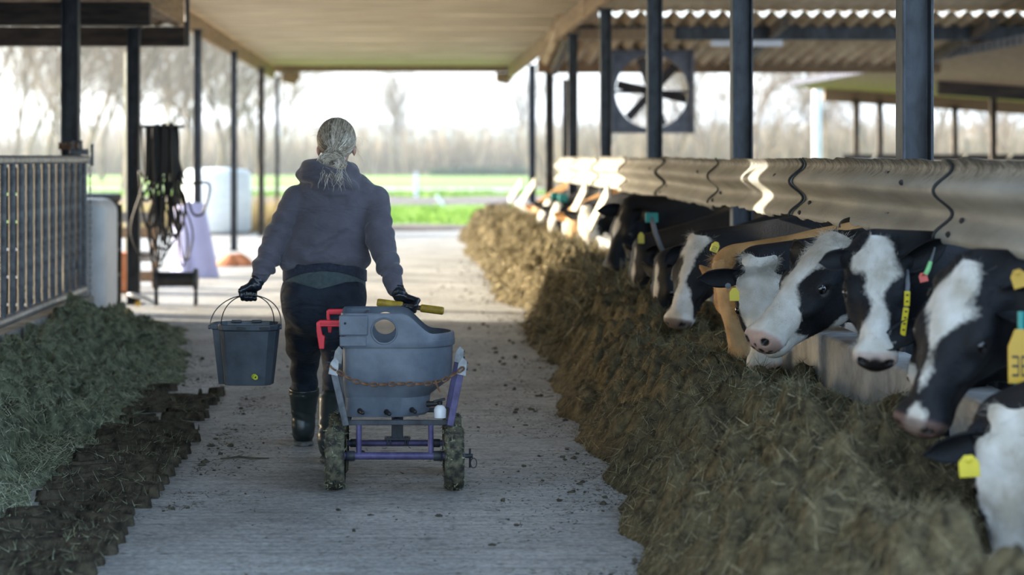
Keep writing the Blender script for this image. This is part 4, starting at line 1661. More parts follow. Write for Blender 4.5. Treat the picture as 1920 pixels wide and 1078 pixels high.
# blaze cow, black cheek, amber neck plate
c_, H, R, _ = cow('cow', 'black cow with white forehead patch and narrow blaze, second from the frame edge',
               PX(1815, 508, 7.0), (-0.42, -0.20, -0.885), (-0.66, -0.66, 0.32), 6.72,
               blaze([(-0.1, 0.02), (0.0, 0.032), (0.06, 0.055, -0.004), (0.12, 0.058, -0.014), (0.17, 0.044, -0.016), (0.22, 0.020, -0.014), (0.33, 0.005, -0.008), (0.42, 0.004), (0.455, 0.022), (0.50, 0.02)], 0.60, pinkness=0.55, black_nose=0.55),
               [dict(side=1, d=(0.72, -0.35, -0.1), face=(-0.3, -0.9, -0.2), len=0.22, w=0.12), dict(side=-1, d=(0.45, 0.88, -0.1), len=0.15)], hs=1.12, seed=12, tuft=160, tuft_len=0.05, fur=4000)
pk = PX(1912, 668, 6.75)
o = tag_plate(c_, 'neck_plate', pk, (1, -0.1, 0), (0, 0, 1), (-0.1, -0.99, 0.05), 0.075, 0.175, M['tag_amber'], '38', 0, 0.012)
nb = [PX(1914, 585, 6.79), PX(1914, 605, 6.78), PX(1914, 668, 6.775), PX(1905, 735, 6.80), PX(1870, 752, 6.92)]
obj('neck_strap', MB().tube(nb, 0.011, 8), M['teal'], c_)
tag_plate(c_, 'ear_tag', PX(1911, 522, 6.72), (1, 0, 0.3), (0, 0, 1), (-0.2, -0.98, 0), 0.05, 0.06, M['tag_amber'])

# head down behind the blaze cow
c_, H, R, _ = cow('cow', 'black cow head down behind the blazed cow, white triangle on its cheek',
               PX(1750, 604, 7.65), (-0.12, -0.15, -0.98), (-0.75, -0.6, 0.1), 7.45,
               blaze([(-0.1, 0.01), (0.0, 0.0), (0.5, 0.0)], 0.60, pinkness=0.3, black_nose=0.6, side_white=[(0.20, -0.03, -1, 0.055), (0.24, -0.02, -1, 0.04)]),
               [dict(side=-1, d=(-0.88, -0.35, -0.28), face=(-0.2, -0.7, 0.6), len=0.21, w=0.10), dict(side=1, d=(0.7, -0.5, -0.1))], hs=0.98, seed=13, fur=1500)

# cow that looks into the camera
c_, H, R, _ = cow('cow', 'cow looking straight at the camera, wide white blaze between two black eyes',
               PX(1645, 458, 7.92), (-0.13, -0.56, -0.81), (-0.10, -0.80, 0.58), 8.20,
               blaze([(-0.1, 0.015), (0.0, 0.040), (0.05, 0.064), (0.11, 0.060), (0.17, 0.040), (0.24, 0.028), (0.32, 0.028), (0.38, 0.042), (0.43, 0.12)], 0.425, pinkness=0.45,
                     spots=[(-0.07, 0.0, 0.045), (-0.06, 0.035, 0.03), (-0.06, -0.035, 0.03)]),
               [dict(side=1, d=(0.86, -0.12, 0.42), face=(0.1, -0.9, -0.3), len=0.20, w=0.105, curl=0.5), dict(side=-1, d=(-0.80, 0.12, -0.10), face=(0.1, -0.95, 0.15), len=0.125, w=0.085, curl=0.42)],
               hs=0.975, seed=14, res=0.0085, tuft=220, tuft_len=0.035, fur=7000)
# tags of that cow: red and green ear tag, two yellow plates hanging on the neck
e0 = PX(1731, 520, 7.86)
tag_plate(c_, 'ear_tag', e0, (0.9, -0.3, 0.25), (0, 0, 1), (-0.2, -0.95, 0.1), 0.032, 0.036, M['tag_red'], None, 1)
obj('ear_tag_stem', MB().tube([e0 + Vector((0.006, -0.01, 0.012)), PX(1740, 505, 7.85), PX(1745, 490, 7.85)], [0.009, 0.010, 0.008], 8), M['tag_green'], c_)
obj('ear_tag_tail', MB().tube([PX(1745, 490, 7.85), PX(1749, 478, 7.85), PX(1753, 464, 7.86)], [0.006, 0.0045, 0.003], 6), M['grey_strap'], c_)
pl = []
for (ya, yb, xa, xb) in ((546, 574, 1701, 1700), (577, 631, 1699, 1692)):
    A_, B_ = PX(xa, ya, 7.74), PX(xb, yb, 7.74)
    c = (A_ + B_) / 2
    up_ = (A_ - B_).normalized()
    o = obj('neck_plate', MB().bar(A_, B_, 0.021, 0.010, (0, 1, 0)), M['tag_yellow'], c_, bevel=0.002)
    for j in range(4 if yb - ya > 40 else 2):
        t = (j + 0.6) / (4 if yb - ya > 40 else 2)
        q = A_.lerp(B_, t * 0.85)
        obj('digit', MB().box(q + Vector((0, -0.0055, 0)), (0.010, 0.001, 0.006)), M['tag_ink'], o)
obj('neck_strap', MB().tube([PX(1700, 500, 7.95), PX(1702, 535, 7.80), PX(1697, 590, 7.755), PX(1690, 640, 7.78), PX(1676, 668, 7.95), PX(1650, 664, 8.15)], 0.008, 8), M['grey_strap'], c_)

# white faced cow in profile
c_, H, R, _ = cow('cow', 'cow turned left with white face, large black eye patch and pink spotted nose',
               PX(1556, 452, 9.25), (-0.67, -0.35, -0.655), (-0.54, -0.34, 0.77), 9.52,
               blaze([(-0.1, 0.10), (0.0, 0.10), (0.05, 0.090), (0.10, 0.055, 0.0), (0.16, 0.040), (0.25, 0.042), (0.31, 0.052), (0.355, 0.12)], 0.345, jaw_white=0.205,
                     spots=[(-0.085, 0.015, 0.013), (-0.10, -0.01, 0.012), (-0.075, -0.02, 0.010), (-0.105, 0.03, 0.011), (-0.06, 0.0, 0.008), (-0.095, 0.045, 0.008)], pinkness=0.75),
               [dict(side=1, d=(0.75, -0.25, 0.15), face=(0.0, -0.9, -0.3), len=0.17, w=0.10), dict(side=-1, d=(-0.3, 0.9, 0.1))], hs=1.17, seed=15, res=0.0085, tuft=1400, tuft_len=0.05, fur=7000)

# curly white poll, head down
c_, H, R, _ = cow('cow', 'cow with curly white poll, head straight down behind the pink nosed cow',
               PX(1424, 497, 10.0), (0.03, -0.16, -0.985), (-0.14, -0.96, 0.16), 10.18,
               blaze([(-0.1, 0.14), (0.0, 0.13), (0.12, 0.105), (0.22, 0.075), (0.3, 0.075), (0.40, 0.12)], 0.38, pinkness=0.7, spots=[(-0.07, 0.01, 0.02)]),
               [dict(side=-1, d=(-0.97, -0.12, -0.08), face=(0.0, -0.9, -0.35), len=0.21, w=0.10, curl=0.35), dict(side=1, d=(0.9, 0.25, -0.2), len=0.16)], hs=1.0, seed=16, tuft=5200, tuft_len=0.036, fur=3000)
tag_plate(c_, 'ear_tag', PX(1377, 552, 9.86), (1, 0, 0), (0, 0, 1), (-0.05, -0.99, 0.1), 0.047, 0.062, M['tag_yellow'], None, 0)
q_ = Vector((0, -1, 0)).to_track_quat('Z', 'Y').to_matrix()
obj('tag_button', MB().lathe([(0.014, 0), (0.014, 0.004), (0.006, 0.006)], PX(1365, 536, 9.87), 10, 'z', q_), M['grey_strap'], c_)

# brown cow
c_, H, R, _ = cow('cow', 'brown cow with shaggy tan forehead eating beside the curly white one',
               PX(1350, 500, 10.9), (0.10, -0.12, -0.98), (-0.88, -0.45, 0.05), 10.86,
               blaze([(-0.1, 0.02), (0.1, 0.02), (0.3, 0.03), (0.42, 0.08)], 0.36, pinkness=0.3),
               [dict(side=1, d=(0.55, -0.75, 0.1), mat='brown_coat', len=0.14), dict(side=-1, d=(-0.55, 0.8, 0.2), mat='brown_coat', len=0.16)], hs=1.0, seed=17, mat_='brown_coat', tuft=1200, tuft_len=0.055, fur=3000)
obj('ear_stud', MB().lathe([(0.016, 0), (0.016, 0.004), (0.006, 0.007)], PX(1352, 511, 10.72), 10, 'z', q_), M['plastic_white'], c_)

# blazed cow with yellow tag
c_, H, R, _ = cow('cow', 'cow with dusty white blaze and black eye patch left of the brown cow',
               PX(1306, 452, 12.2), (-0.34, -0.32, -0.885), (-0.60, -0.70, 0.42), 12.0,
               blaze([(-0.1, 0.05), (0.0, 0.060), (0.08, 0.046), (0.16, 0.026), (0.26, 0.026), (0.34, 0.042), (0.42, 0.12)], 0.40, jaw_white=0.205, pinkness=0.4, black_nose=0.7),
               [dict(side=1, d=(0.80, -0.35, -0.12), face=(0.1, -0.7, 0.6), len=0.17, w=0.10, wbase=0.7, curl=0.35), dict(side=-1, d=(-0.75, 0.1, -0.45), len=0.14)], hs=1.03, seed=18, tuft=900, tuft_len=0.045, fur=2500, res=0.012)
tag_plate(c_, 'ear_tag', PX(1341, 463, 11.9), (0.9, -0.1, -0.35), (0, 0, 1), (-0.1, -0.98, 0.1), 0.045, 0.060, M['tag_yellow'], '2', 0)

# dark cows further along
c_, H, R, _ = cow('cow', 'dark cow with cream stripe on the brow, head down just left of the dusty blaze',
               PX(1237, 492, 13.6), (-0.10, -0.10, -0.98), (-0.90, -0.42, 0.05), 13.4,
               blaze([(-0.1, 0.0), (0.0, 0.0), (0.08, 0.02), (0.2, 0.024), (0.35, 0.018), (0.5, 0.01)], 0.60, pinkness=0.2, black_nose=0.7, side_white=[(0.1, -0.08, 1, 0.05)]),
               [dict(side=1, d=(0.3, -0.75, 0.5), len=0.17), dict(side=-1, d=(-0.5, 0.8, 0.1))], hs=0.95, seed=19, res=0.014)
c_, H, R, _ = cow('cow', 'black cow with white face stripe, teal and grey strap behind its ears',
               PX(1196, 462, 15.2), (-0.12, -0.08, -0.98), (-0.88, -0.45, 0.05), 14.8,
               blaze([(-0.1, 0.0), (0.05, 0.0), (0.12, 0.015), (0.3, 0.014), (0.42, 0.0)], 0.60, pinkness=0.2, black_nose=0.7),
               [dict(side=1, d=(0.35, -0.8, 0.3), len=0.18), dict(side=-1, d=(-0.4, 0.85, 0.2))], hs=1.0, seed=20, res=0.014)
st = [PX(1222, 408, 14.75), PX(1229, 438, 14.7), PX(1239, 464, 14.72), PX(1248, 482, 14.8)]
obj('neck_strap', MB().tube(st, 0.017, 8), M['grey_strap'], c_)
obj('strap_buckle', MB().box(st[0], (0.09, 0.03, 0.07)), M['teal'], c_, bevel=0.006)
obj('strap_buckle', MB().box(st[3], (0.08, 0.03, 0.05)), M['teal'], c_, bevel=0.006)
tag_plate(c_, 'ear_tag', PX(1202, 446, 15.0), (1, 0, 0), (0, 0, 1), (-0.1, -0.98, 0.1), 0.045, 0.08, M['tag_yellow'], None, 0)
c_, H, R, _ = cow('cow', 'black cow with raised grey brow and one ear out over the sunlit silage',
               PX(1173, 384, 16.6), (-0.34, -0.16, -0.925), (-0.80, -0.48, 0.35), 16.3,
               blaze([(-0.1, -0.01), (0.05, -0.01), (0.14, 0.028, -0.01), (0.22, 0.028), (0.3, -0.01)], 0.70, pinkness=0.1, black_nose=0.8),
               [dict(side=-1, d=(-0.95, -0.1, 0.02), face=(0, -0.9, 0.3), len=0.20, w=0.10), dict(side=1, d=(0.4, -0.8, 0.1), len=0.16)], hs=1.08, seed=21, res=0.014, tuft=200)
# sunlit cows at the far end
FAR = [('white faced cow in full sun, first beyond the shade line', (1098, 392, 22.2), (0.05, -0.2, -0.97), (-0.55, -0.8, 0.1), 22.0, 'holstein', True, 22),
       ('white cow in sun with brown patches on its cheek', (1073, 398, 24.6), (-0.1, -0.1, -0.97), (-0.7, -0.7, 0.1), 24.6, 'brown_coat', True, 23),
       ('grey white cow in sun behind the two white faces', (1045, 385, 27.2), (-0.3, -0.2, -0.9), (-0.7, -0.6, 0.3), 27.2, 'holstein', False, 24),
       ('spotted cow in sun with teal strap near the far end', (1028, 378, 29.6), (-0.45, -0.2, -0.85), (-0.7, -0.5, 0.4), 29.5, 'holstein', True, 25),
       ('farthest cow, brown headed, by the last cow side posts', (1008, 382, 32.0), (-0.35, -0.2, -0.9), (-0.8, -0.5, 0.2), 32.0, 'brown_coat', True, 26)]
for lab, pp, a_, n_v, yb, mt, wh, sd in FAR:
    c_, H, R, Bp = cow('cow', lab, PX(*pp), a_, n_v, yb,
                   blaze([(-0.1, 0.02), (0.0, 0.055), (0.2, 0.045 if sd != 22 else 0.09), (0.4, 0.10)], 0.38, pinkness=0.5, jaw_white=0.20 if wh else None),
                   [dict(side=1, d=(0.4, -0.85, 0.1), mat=mt), dict(side=-1, d=(-0.8, 0.4, 0.1), mat=mt)], hs=1.05, seed=sd, res=0.02, mat_=mt, white_neck=0.0)
    if sd in (25, 24):
        q = H(-0.1, -0.05)
        obj('neck_strap', MB().box(Vector(q) + Vector((0, -0.14, 0.02)), (0.12, 0.03, 0.10)), M['teal'], c_, bevel=0.01)
# ------------------------------------------------------------------ the woman
def fabric(name, c1, c2, scale=30, rough=0.9, bump=0.0012, bs=260, sheen=0.3, wr=0.0, fac=(0.35, 0.65), spec=0.15):
    m = mat(name, c1, rough, 0, col2=c2, scale=scale, bump=0, sheen=sheen, fac=fac, spec=spec)
    n = m.node_tree
    L = n.links.new
    tc = n.nodes.new('ShaderNodeTexCoord')
    a = n.nodes.new('ShaderNodeTexNoise')
    a.inputs['Scale'].default_value = bs
    L(tc.outputs['Object'], a.inputs['Vector'])
    w_ = n.nodes.new('ShaderNodeTexNoise')
    w_.inputs['Scale'].default_value = 7
    w_.inputs['Detail'].default_value = 2
    w_.inputs['Distortion'].default_value = 0.5
    mp = n.nodes.new('ShaderNodeMapping')
    mp.inputs['Scale'].default_value = (1.2, 1, 2.4)
    mp.inputs['Rotation'].default_value = (0, math.radians(25), 0)
    L(tc.outputs['Object'], mp.inputs[0])
    L(mp.outputs[0], w_.inputs['Vector'])
    b1 = n.nodes.new('ShaderNodeBump')
    b1.inputs['Distance'].default_value = bump
    L(a.outputs[0], b1.inputs['Height'])
    b2 = n.nodes.new('ShaderNodeBump')
    b2.inputs['Distance'].default_value = wr
    L(w_.outputs[0], b2.inputs['Height'])
    L(b1.outputs[0], b2.inputs['Normal'])
    L(b2.outputs[0], n.nodes['Principled BSDF'].inputs['Normal'])
    return m


M['hoodie'] = fabric('hoodie_fleece', (0.086, 0.081, 0.101), (0.108, 0.103, 0.126), 12, wr=0.020)
M['rib'] = fabric('ribbed_cuff', (0.018, 0.022, 0.036), (0.032, 0.038, 0.058), 60, wr=0.004)
M['shirt'] = fabric('teal_grey_shirt', (0.045, 0.062, 0.066), (0.07, 0.092, 0.095), 40, wr=0.004)
M['trousers'] = fabric('navy_work_trousers', (0.008, 0.011, 0.018), (0.020, 0.027, 0.040), 8, wr=0.022, sheen=0.08, rough=0.7)
M['boots'] = mat('rubber_boots', (0.010, 0.016, 0.016), 0.32, 0, col2=(0.026, 0.036, 0.036), scale=8, bump=0.001, spec=0.6)
M['sole'] = mat('boot_sole', (0.12, 0.12, 0.105), 0.8, 0, var=0.5, scale=30)
M['glove'] = mat('rubber_gloves', (0.006, 0.009, 0.014), 0.28, 0, col2=(0.016, 0.022, 0.032), scale=14, bump=0.006, bscale=38, spec=0.6)
M['skin'] = mat('skin', (0.45, 0.25, 0.19), 0.5, 0, col2=(0.58, 0.34, 0.27), scale=20)
M['iris'] = mat('eye_surface', (0.55, 0.52, 0.50), 0.1, var=0.05)
M['hair_base'] = mat('hair_underlayer', (0.085, 0.068, 0.055), 0.6, 0, col2=(0.26, 0.22, 0.18), scale=30, stretch=(6, 6, 0.8))
M['hair'] = attr_mat('ash_blond_hair', [(0.0, (0.045, 0.032, 0.022)), (0.25, (0.15, 0.115, 0.08)), (0.5, (0.36, 0.30, 0.225)), (0.75, (0.62, 0.55, 0.44)), (1.0, (0.88, 0.83, 0.72))], 0.45, spec=0.5)


def sdf_mesh(name, bb, res, fn, m, parent, it=1, clean=True, post=None):
    lo, hi = bb
    G = Grid(np.arange(lo[0], hi[0], res), np.arange(lo[1], hi[1], res), np.arange(lo[2], hi[2], res))
    f = fn(G.P).astype(np.float32)
    f[0], f[-1] = np.maximum(f[0], 0.01), np.maximum(f[-1], 0.01)
    f[:, 0], f[:, -1] = np.maximum(f[:, 0], 0.01), np.maximum(f[:, -1], 0.01)
    f[:, :, 0], f[:, :, -1] = np.maximum(f[:, :, 0], 0.01), np.maximum(f[:, :, -1], 0.01)
    V, Q = surface_nets(f, G.xs, G.ys, G.zs)
    V = relax(V, Q, it, 0.4)
    if post is not None:
        V = post(V)
    off = np.array(world_loc(parent)) if parent is not None else np.zeros(3)
    me = np_mesh(name, V - off, Q)
    return link(name, me, m, parent, None, 3.14)


YW = 10.5


def W(px, py, Y=YW):
    return np.array(PX(px, py, Y))


yx = np.array([0, 1.0, 0], np.float32)
# joints, taken at their real depth
SH_L, SH_R = W(556, 374), W(704, 374)
EL_L, EL_R = W(521, 445, 10.50), W(713, 448, 10.42)
WR_L, WR_R = W(487, 518, 10.40), W(741, 542, 10.22)
HIP_L, HIP_R = W(573, 545), W(640, 545)
KN_L, KN_R = np.array([-0.553, 10.74, 0.49]), np.array([-0.368, 10.50, 0.47])
AN_L, AN_R = np.array([-0.562, 10.80, 0.10]), np.array([-0.400, 10.165, 0.115])
CH = W(629, 385)
WA = W(609, 505)
HD = W(631, 268)
org = Vector((-0.46, 10.48, 0.0))

BAIL = PX(467, 553, 10.36)          # where the left hand holds the bucket bails
BARC = PX(766, 573, 10.15)          # where the right hand holds the pull bar
BAR_A, BAR_B = PX(708, 567, 10.17), PX(831, 583, 10.13)


def grip(C, b, wrist, rb, flip=1.0, spread=0.021, fr=0.0095, start=-35, ends=(-205, -220, -215, -190), thumb=True):
    """finger, palm and thumb chains closed round a bar through C along b: list of (p, q, rp, rq)"""
    C, b, wrist = np.array(C), unit(b), np.array(wrist)
    e1 = wrist - C
    e1 = unit(e1 - b * np.dot(e1, b))
    e2 = np.cross(b, e1) * flip
    seg = []

    def at(phi, rho, o):
        t = math.radians(phi)
        return C + b * o + (e1 * math.cos(t) + e2 * math.sin(t)) * rho
    offs = [(-1.5 + i) * spread for i in range(4)]
    for i, o in enumerate(offs):
        rad = fr * (0.95, 1.05, 1.0, 0.88)[i]
        rho = rb + rad * 0.95
        k = at(start, rho + 0.026, o)
        e = ends[i]
        pth = [k, at(start - 62, rho + 0.012, o * 0.98), at(start - 62 - 58, rho + 0.004, o * 0.95), at(e, rho, o * 0.93)]
        for p, q, r0, r1 in zip(pth, pth[1:], (rad * 1.12, rad * 1.05, rad), (rad * 1.05, rad, rad * 0.85)):
            seg.append((p, q, r0, r1))
        seg.append((wrist + b * o * 0.55, k, 0.020, rad * 1.25))
    if thumb:
        o = offs[0] - 0.012 if thumb == 1 else offs[3] + 0.012
        t0 = wrist * 0.6 + at(30, rb + 0.03, o) * 0.4
        t1 = at(55, rb + 0.020, o)
        t2 = at(115, rb + 0.013, o * 0.9)
        t3 = at(160, rb + 0.010, o * 0.55)
        seg += [(t0, t1, 0.015, 0.0125), (t1, t2, 0.0125, 0.011), (t2, t3, 0.011, 0.009)]
    return seg


hw_l = WR_L + unit(np.array(BAIL) - WR_L) * 0.045
hw_r = WR_R + unit(np.array(BARC) - WR_R) * 0.045
GL = grip(BAIL, (1, 0.15, -0.05), np.array(BAIL) * 0.22 + hw_l * 0.78 + np.array([0, -0.005, 0]), 0.007, 1.0, 0.0215, 0.0108)
GR = grip(BARC, np.array(BAR_B) - np.array(BAR_A), np.array(BARC) * 0.15 + hw_r * 0.85, 0.013, 1.0, 0.0205, 0.0100, thumb=2)


def union(P, segs, k, start=None):
    d = start
    for s in segs:
        if len(s) == 4:
            q = sd_cone(P, *s)
        else:
            q = sd_cone(P, s[0], s[1], s[2], s[3], s[4], s[5])
        d = q if d is None else smin(d, q, k)
    return d


def body_sdf(P):
    t = HD
    d = sd_ell(P, t + np.array([0, 0.0, 0.02]), (0.078, 0.098, 0.098))
    d = smin(d, sd_ell(P, t + np.array([0, 0.035, -0.045]), (0.060, 0.070, 0.075)), 0.03)       # face and jaw
    d = smin(d, sd_cone(P, t + np.array([0, 0.098, 0.0]), t + np.array([0, 0.120, -0.035]), 0.010, 0.015), 0.015)   # nose
    d = smin(d, sd_ell(P, t + np.array([0, 0.095, -0.068]), (0.024, 0.012, 0.012)), 0.012)      # lips
    d = smin(d, sd_ell(P, t + np.array([0, 0.080, -0.103]), (0.026, 0.022, 0.018)), 0.02)       # chin
    d = smax(d, -sd_ell(P, t + np.array([0, 0.108, -0.0685]), (0.022, 0.008, 0.0025)), 0.004)
    for y in (-1, 1):
        d = smax(d, -sd_ell(P, t + np.array([0.031 * y, 0.108, 0.005]), (0.018, 0.014, 0.011)), 0.01)
        d = smin(d, sd_ell(P, t + np.array([0.034 * y, 0.090, 0.026]), (0.024, 0.010, 0.006)), 0.012)
        d = smin(d, sd_ell(P, t + np.array([0.089 * y, -0.012, -0.036]), (0.012, 0.022, 0.031)), 0.008)             # ears
    d = smin(d, sd_cone(P, t + np.array([0.0, -0.005, -0.07]), W(628, 345), 0.052, 0.060), 0.03)
    d = smin(d, sd_cone(P, CH + np.array([0, 0, 0.03]), WA, 0.135, 0.17, 0.66, yx), 0.05)
    d = smin(d, sd_cone(P, W(626, 362), SH_L, 0.055, 0.045), 0.05)
    d = smin(d, sd_cone(P, W(626, 362), SH_R, 0.055, 0.045), 0.05)
    for a, e, w_, hw in ((SH_L, EL_L, WR_L, hw_l), (SH_R, EL_R, WR_R, hw_r)):
        d = smin(d, union(P, [(a, e, 0.050, 0.040), (e, w_, 0.040, 0.027), (w_, hw, 0.026, 0.026)], 0.02), 0.03)
    d = smin(d, sd_cone(P, WA, W(607, 545), 0.17, 0.175, 0.7, yx), 0.05)
    for h, k, a in ((HIP_L, KN_L, AN_L), (HIP_R, KN_R, AN_R)):
        d = smin(d, union(P, [(h, k, 0.092, 0.058), (k, a, 0.056, 0.036), (a, a + np.array([0, 0.15, -0.055]), 0.034, 0.026)], 0.03), 0.04)
    for g in (GL, GR):
        d = smin(d, union(P, [(p, q, r0 * 0.75, r1 * 0.75) for p, q, r0, r1 in g], 0.006), 0.008)
    return d


G_ = Grid(axis_pts(-0.93, 0.10, 0.0105, 0.0105, -0.9, 0.05), axis_pts(9.98, 11.08, 0.0105, 0.0105, 10.0, 11.0), axis_pts(-0.01, 1.70, 0.0105, 0.0105, 0, 1.69))
f_ = body_sdf(G_.P)
V, Q = surface_nets(f_, G_.xs, G_.ys, G_.zs)
V = relax(V, Q, 1, 0.4)
V[:, 2] = np.maximum(V[:, 2], 0.012)
person = link('person', np_mesh('person', V - np.array(org), Q), M['skin'], None, org, 3.14)
tag(person, 'person with ash blond bun in grey hoodie walking away with bucket and cart', 'person')
for y in (-1, 1):
    obj('eye', MB().ball(HD + np.array([0.031 * y, 0.088, 0.005]), 0.0125, 10, 8), M['iris'], person, 3.14)


def wrinkle(P, a, b, freq, amp, seed):
    """rings of cloth folds round a limb a-b, strongest at its end"""
    d = (b - a).astype(np.float32)
    L = np.linalg.norm(d)
    t = ((P - a.astype(np.float32)) @ d) / (L * L)
    x = P @ np.array([3.1, 2.3, 0.7], np.float32)
    y = P @ np.array([-1.2, 2.9, 1.1], np.float32)
    ph = freq * t + 1.6 * np.sin(x * 5 + seed) + 1.2 * np.sin(y * 7 + seed * 2)
    return amp * np.sin(ph) * np.clip(t * 1.3, 0, 1) * (t < 1.2)


def hoodie_sdf(P):
    d = sd_cone(P, CH + np.array([0, 0, 0.03]), WA + np.array([0, 0, 0.03]), 0.182, 0.214, 0.68, yx)
    d = smin(d, sd_cone(P, W(622, 366), SH_L + np.array([0.01, 0, 0]), 0.082, 0.064), 0.06)
    d = smin(d, sd_cone(P, W(634, 366), SH_R + np.array([-0.01, 0, 0]), 0.082, 0.064), 0.06)
    # blouse of cloth above the hem
    d = smin(d, sd_ell(P, W(609, 478), (0.218, 0.155, 0.055)), 0.05)
    d = d + 0.0065 * np.sin(P[..., 2] * 52 + 3.0 * np.sin(P[..., 0] * 11 + 1) + 1.5 * np.sin(P[..., 0] * 23)) * np.clip((1.16 - P[..., 2]) * 6, 0, 1)
    A_, B_ = W(560, 478), W(668, 418)          # drag fold running up to the right armpit
    ab = ((B_ - A_) / np.linalg.norm(B_ - A_)).astype(np.float32)
    rel = P - A_.astype(np.float32)
    tt = rel @ ab
    perp = rel[..., 2] * ab[0] - rel[..., 0] * ab[2] - 0.25 * tt * (tt - 0.3)
    d = d + 0.011 * (np.exp(-((perp + 0.012) / 0.016) ** 2) - 0.9 * np.exp(-((perp - 0.014) / 0.022) ** 2)) * np.clip(tt * 9, 0, 1) * np.clip((0.36 - tt) * 9, 0, 1) * (P[..., 1] < 10.5)
    # soft hanging folds down the shoulder blades
    d = d + 0.004 * np.sin(P[..., 0] * 62 + 2.0 * np.sin(P[..., 2] * 9)) * np.clip((P[..., 2] - 1.08) * 4, 0, 1) * np.clip(np.abs(P[..., 0] - WA[0] - 0.01) * 9 - 0.5, 0, 1)
    # diagonal drag line across the back
    for a, e, w_, sd in ((SH_L, EL_L, WR_L, 1.0), (SH_R, EL_R, WR_R, 4.0)):
        up_ = sd_cone(P, a, e, 0.072, 0.068) + wrinkle(P, a, e, 18, 0.0055, sd)
        fo = sd_cone(P, e, e * 0.12 + w_ * 0.88, 0.068, 0.055) + wrinkle(P, e, w_, 22, 0.0085, sd + 2)
        s = smin(up_, fo, 0.03)
        d = smin(d, s, 0.009)
    # hood: a thick roll round the neck that sags to the back
    Nc = W(616, 329)
    Q = P - Nc.astype(np.float32)
    tilt = 0.30
    y2 = Q[..., 1] * math.cos(tilt) - Q[..., 2] * math.sin(tilt)
    z2 = Q[..., 1] * math.sin(tilt) + Q[..., 2] * math.cos(tilt)
    rr_ = np.sqrt((Q[..., 0] / 1.10) ** 2 + y2 ** 2)
    ang = np.arctan2(y2, Q[..., 0])
    tor = np.sqrt((rr_ - 0.104) ** 2 + (z2 * 0.82) ** 2) - (0.043 + 0.012 * np.clip(-np.sin(ang), 0, 1)) + 0.005 * np.sin(ang * 5 + z2 * 75 + 1.0)
    hood = smin(tor, sd_ell(P, W(630, 345) + np.array([0, -0.088, -0.012]), (0.115, 0.052, 0.062)) + 0.006 * np.sin(P[..., 2] * 95 + 5 * (P[..., 0] - HD[0]) ** 2 * 40), 0.02)
    hood = smax(hood, -(sd_cone(P, W(630, 345), W(631, 280), 0.060, 0.075)), 0.015)
    crease = np.maximum(d, hood) * 1.0
    d = smin(d, hood, 0.004)
    # hem cut
    hem = WA[2] - 0.012 + 0.060 * np.clip(1 - ((P[..., 0] - WA[0]) / 0.22) ** 2, 0, 1)
    d = smax(d, hem - P[..., 2] - 0.010, 0.008)
    return d


sdf_mesh('hoodie', ((-0.90, 10.22, 0.84), (0.0, 10.78, 1.53)), 0.0068, hoodie_sdf, M['hoodie'], person)


def band(P, w, z0, z1, arch, dz=0.0, dep=0.68):
    d = sd_cone(P, WA + np.array([0, 0, 0.12]), WA - np.array([0, 0, 0.15]), w, w, dep, yx)
    lift = arch * np.clip(1 - ((P[..., 0] - WA[0]) / 0.22) ** 2, 0, 1) * np.clip((YW + 0.05 - P[..., 1]) * 8, 0, 1)
    top, bot = WA[2] + z1 + lift, WA[2] + z0 + lift
    return smax(smax(d, P[..., 2] - top, 0.004), bot - P[..., 2], 0.004)


sdf_mesh('hem_band', ((-0.70, 10.3, 0.78), (-0.18, 10.7, 1.02)), 0.006, lambda P: band(P, 0.213, -0.066, -0.002, 0.062), M['rib'], person)
sdf_mesh('shirt', ((-0.70, 10.3, 0.72), (-0.18, 10.7, 1.02)), 0.006, lambda P: band(P, 0.207, -0.150, -0.03, 0.03), M['shirt'], person)
for nm, e, w_ in (('cuff', EL_L, WR_L), ('cuff', EL_R, WR_R)):
    dv = unit(w_ - e)
    c0, c1 = w_ - dv * 0.062, w_ - dv * 0.004
    lo, hi = np.minimum(c0, c1) - 0.08, np.maximum(c0, c1) + 0.08
    sdf_mesh(nm, (lo, hi), 0.0045, lambda P: sd_cone(P, c0, c1, 0.050, 0.042) + 0.0012 * np.sin(np.arctan2(P[..., 1] - c0[1], P[..., 0] - c0[0]) * 36), M['hoodie'], person)


def trouser_sdf(P):
    d = sd_cone(P, W(608, 520), W(607, 556), 0.196, 0.208, 0.74, yx)
    for h, k, a, sd in ((HIP_L, KN_L, AN_L, 2.0), (HIP_R, KN_R, AN_R, 5.0)):
        th = sd_cone(P, h + np.array([0, -0.01, -0.02]), k * 0.88 + h * 0.12 + np.array([0, 0, -0.02]), 0.122, 0.094) + wrinkle(P, h, k, 15, 0.005, sd)
        shn = sd_cone(P, k, k * 0.45 + a * 0.55, 0.075, 0.066) + wrinkle(P, k, a, 26, 0.004, sd + 1)
        leg = smin(th, shn, 0.02)
        d = smin(d, leg, 0.03)
    # seat halves with a crease
    for x in (-1, 1):
        d = smin(d, sd_ell(P, W(607, 560) + np.array([0.088 * x, -0.065, -0.015]), (0.115, 0.095, 0.125)), 0.035)
    d = d + 0.0035 * np.sin(P[..., 2] * 55 + 4 * np.sin(P[..., 0] * 13)) * np.clip((0.80 - P[..., 2]) * 6, 0, 1)
    top = WA[2] - 0.056 - 0.034 * np.clip(1 - np.abs((P[..., 0] - WA[0] + 0.02) / 0.13), 0, 1) + 0.05 * (P[..., 1] > YW)
    return smax(d, P[..., 2] - top, 0.006)


sdf_mesh('trousers', ((-0.74, 10.15, 0.22), (-0.16, 10.95, 0.96)), 0.0075, trouser_sdf, M['trousers'], person)


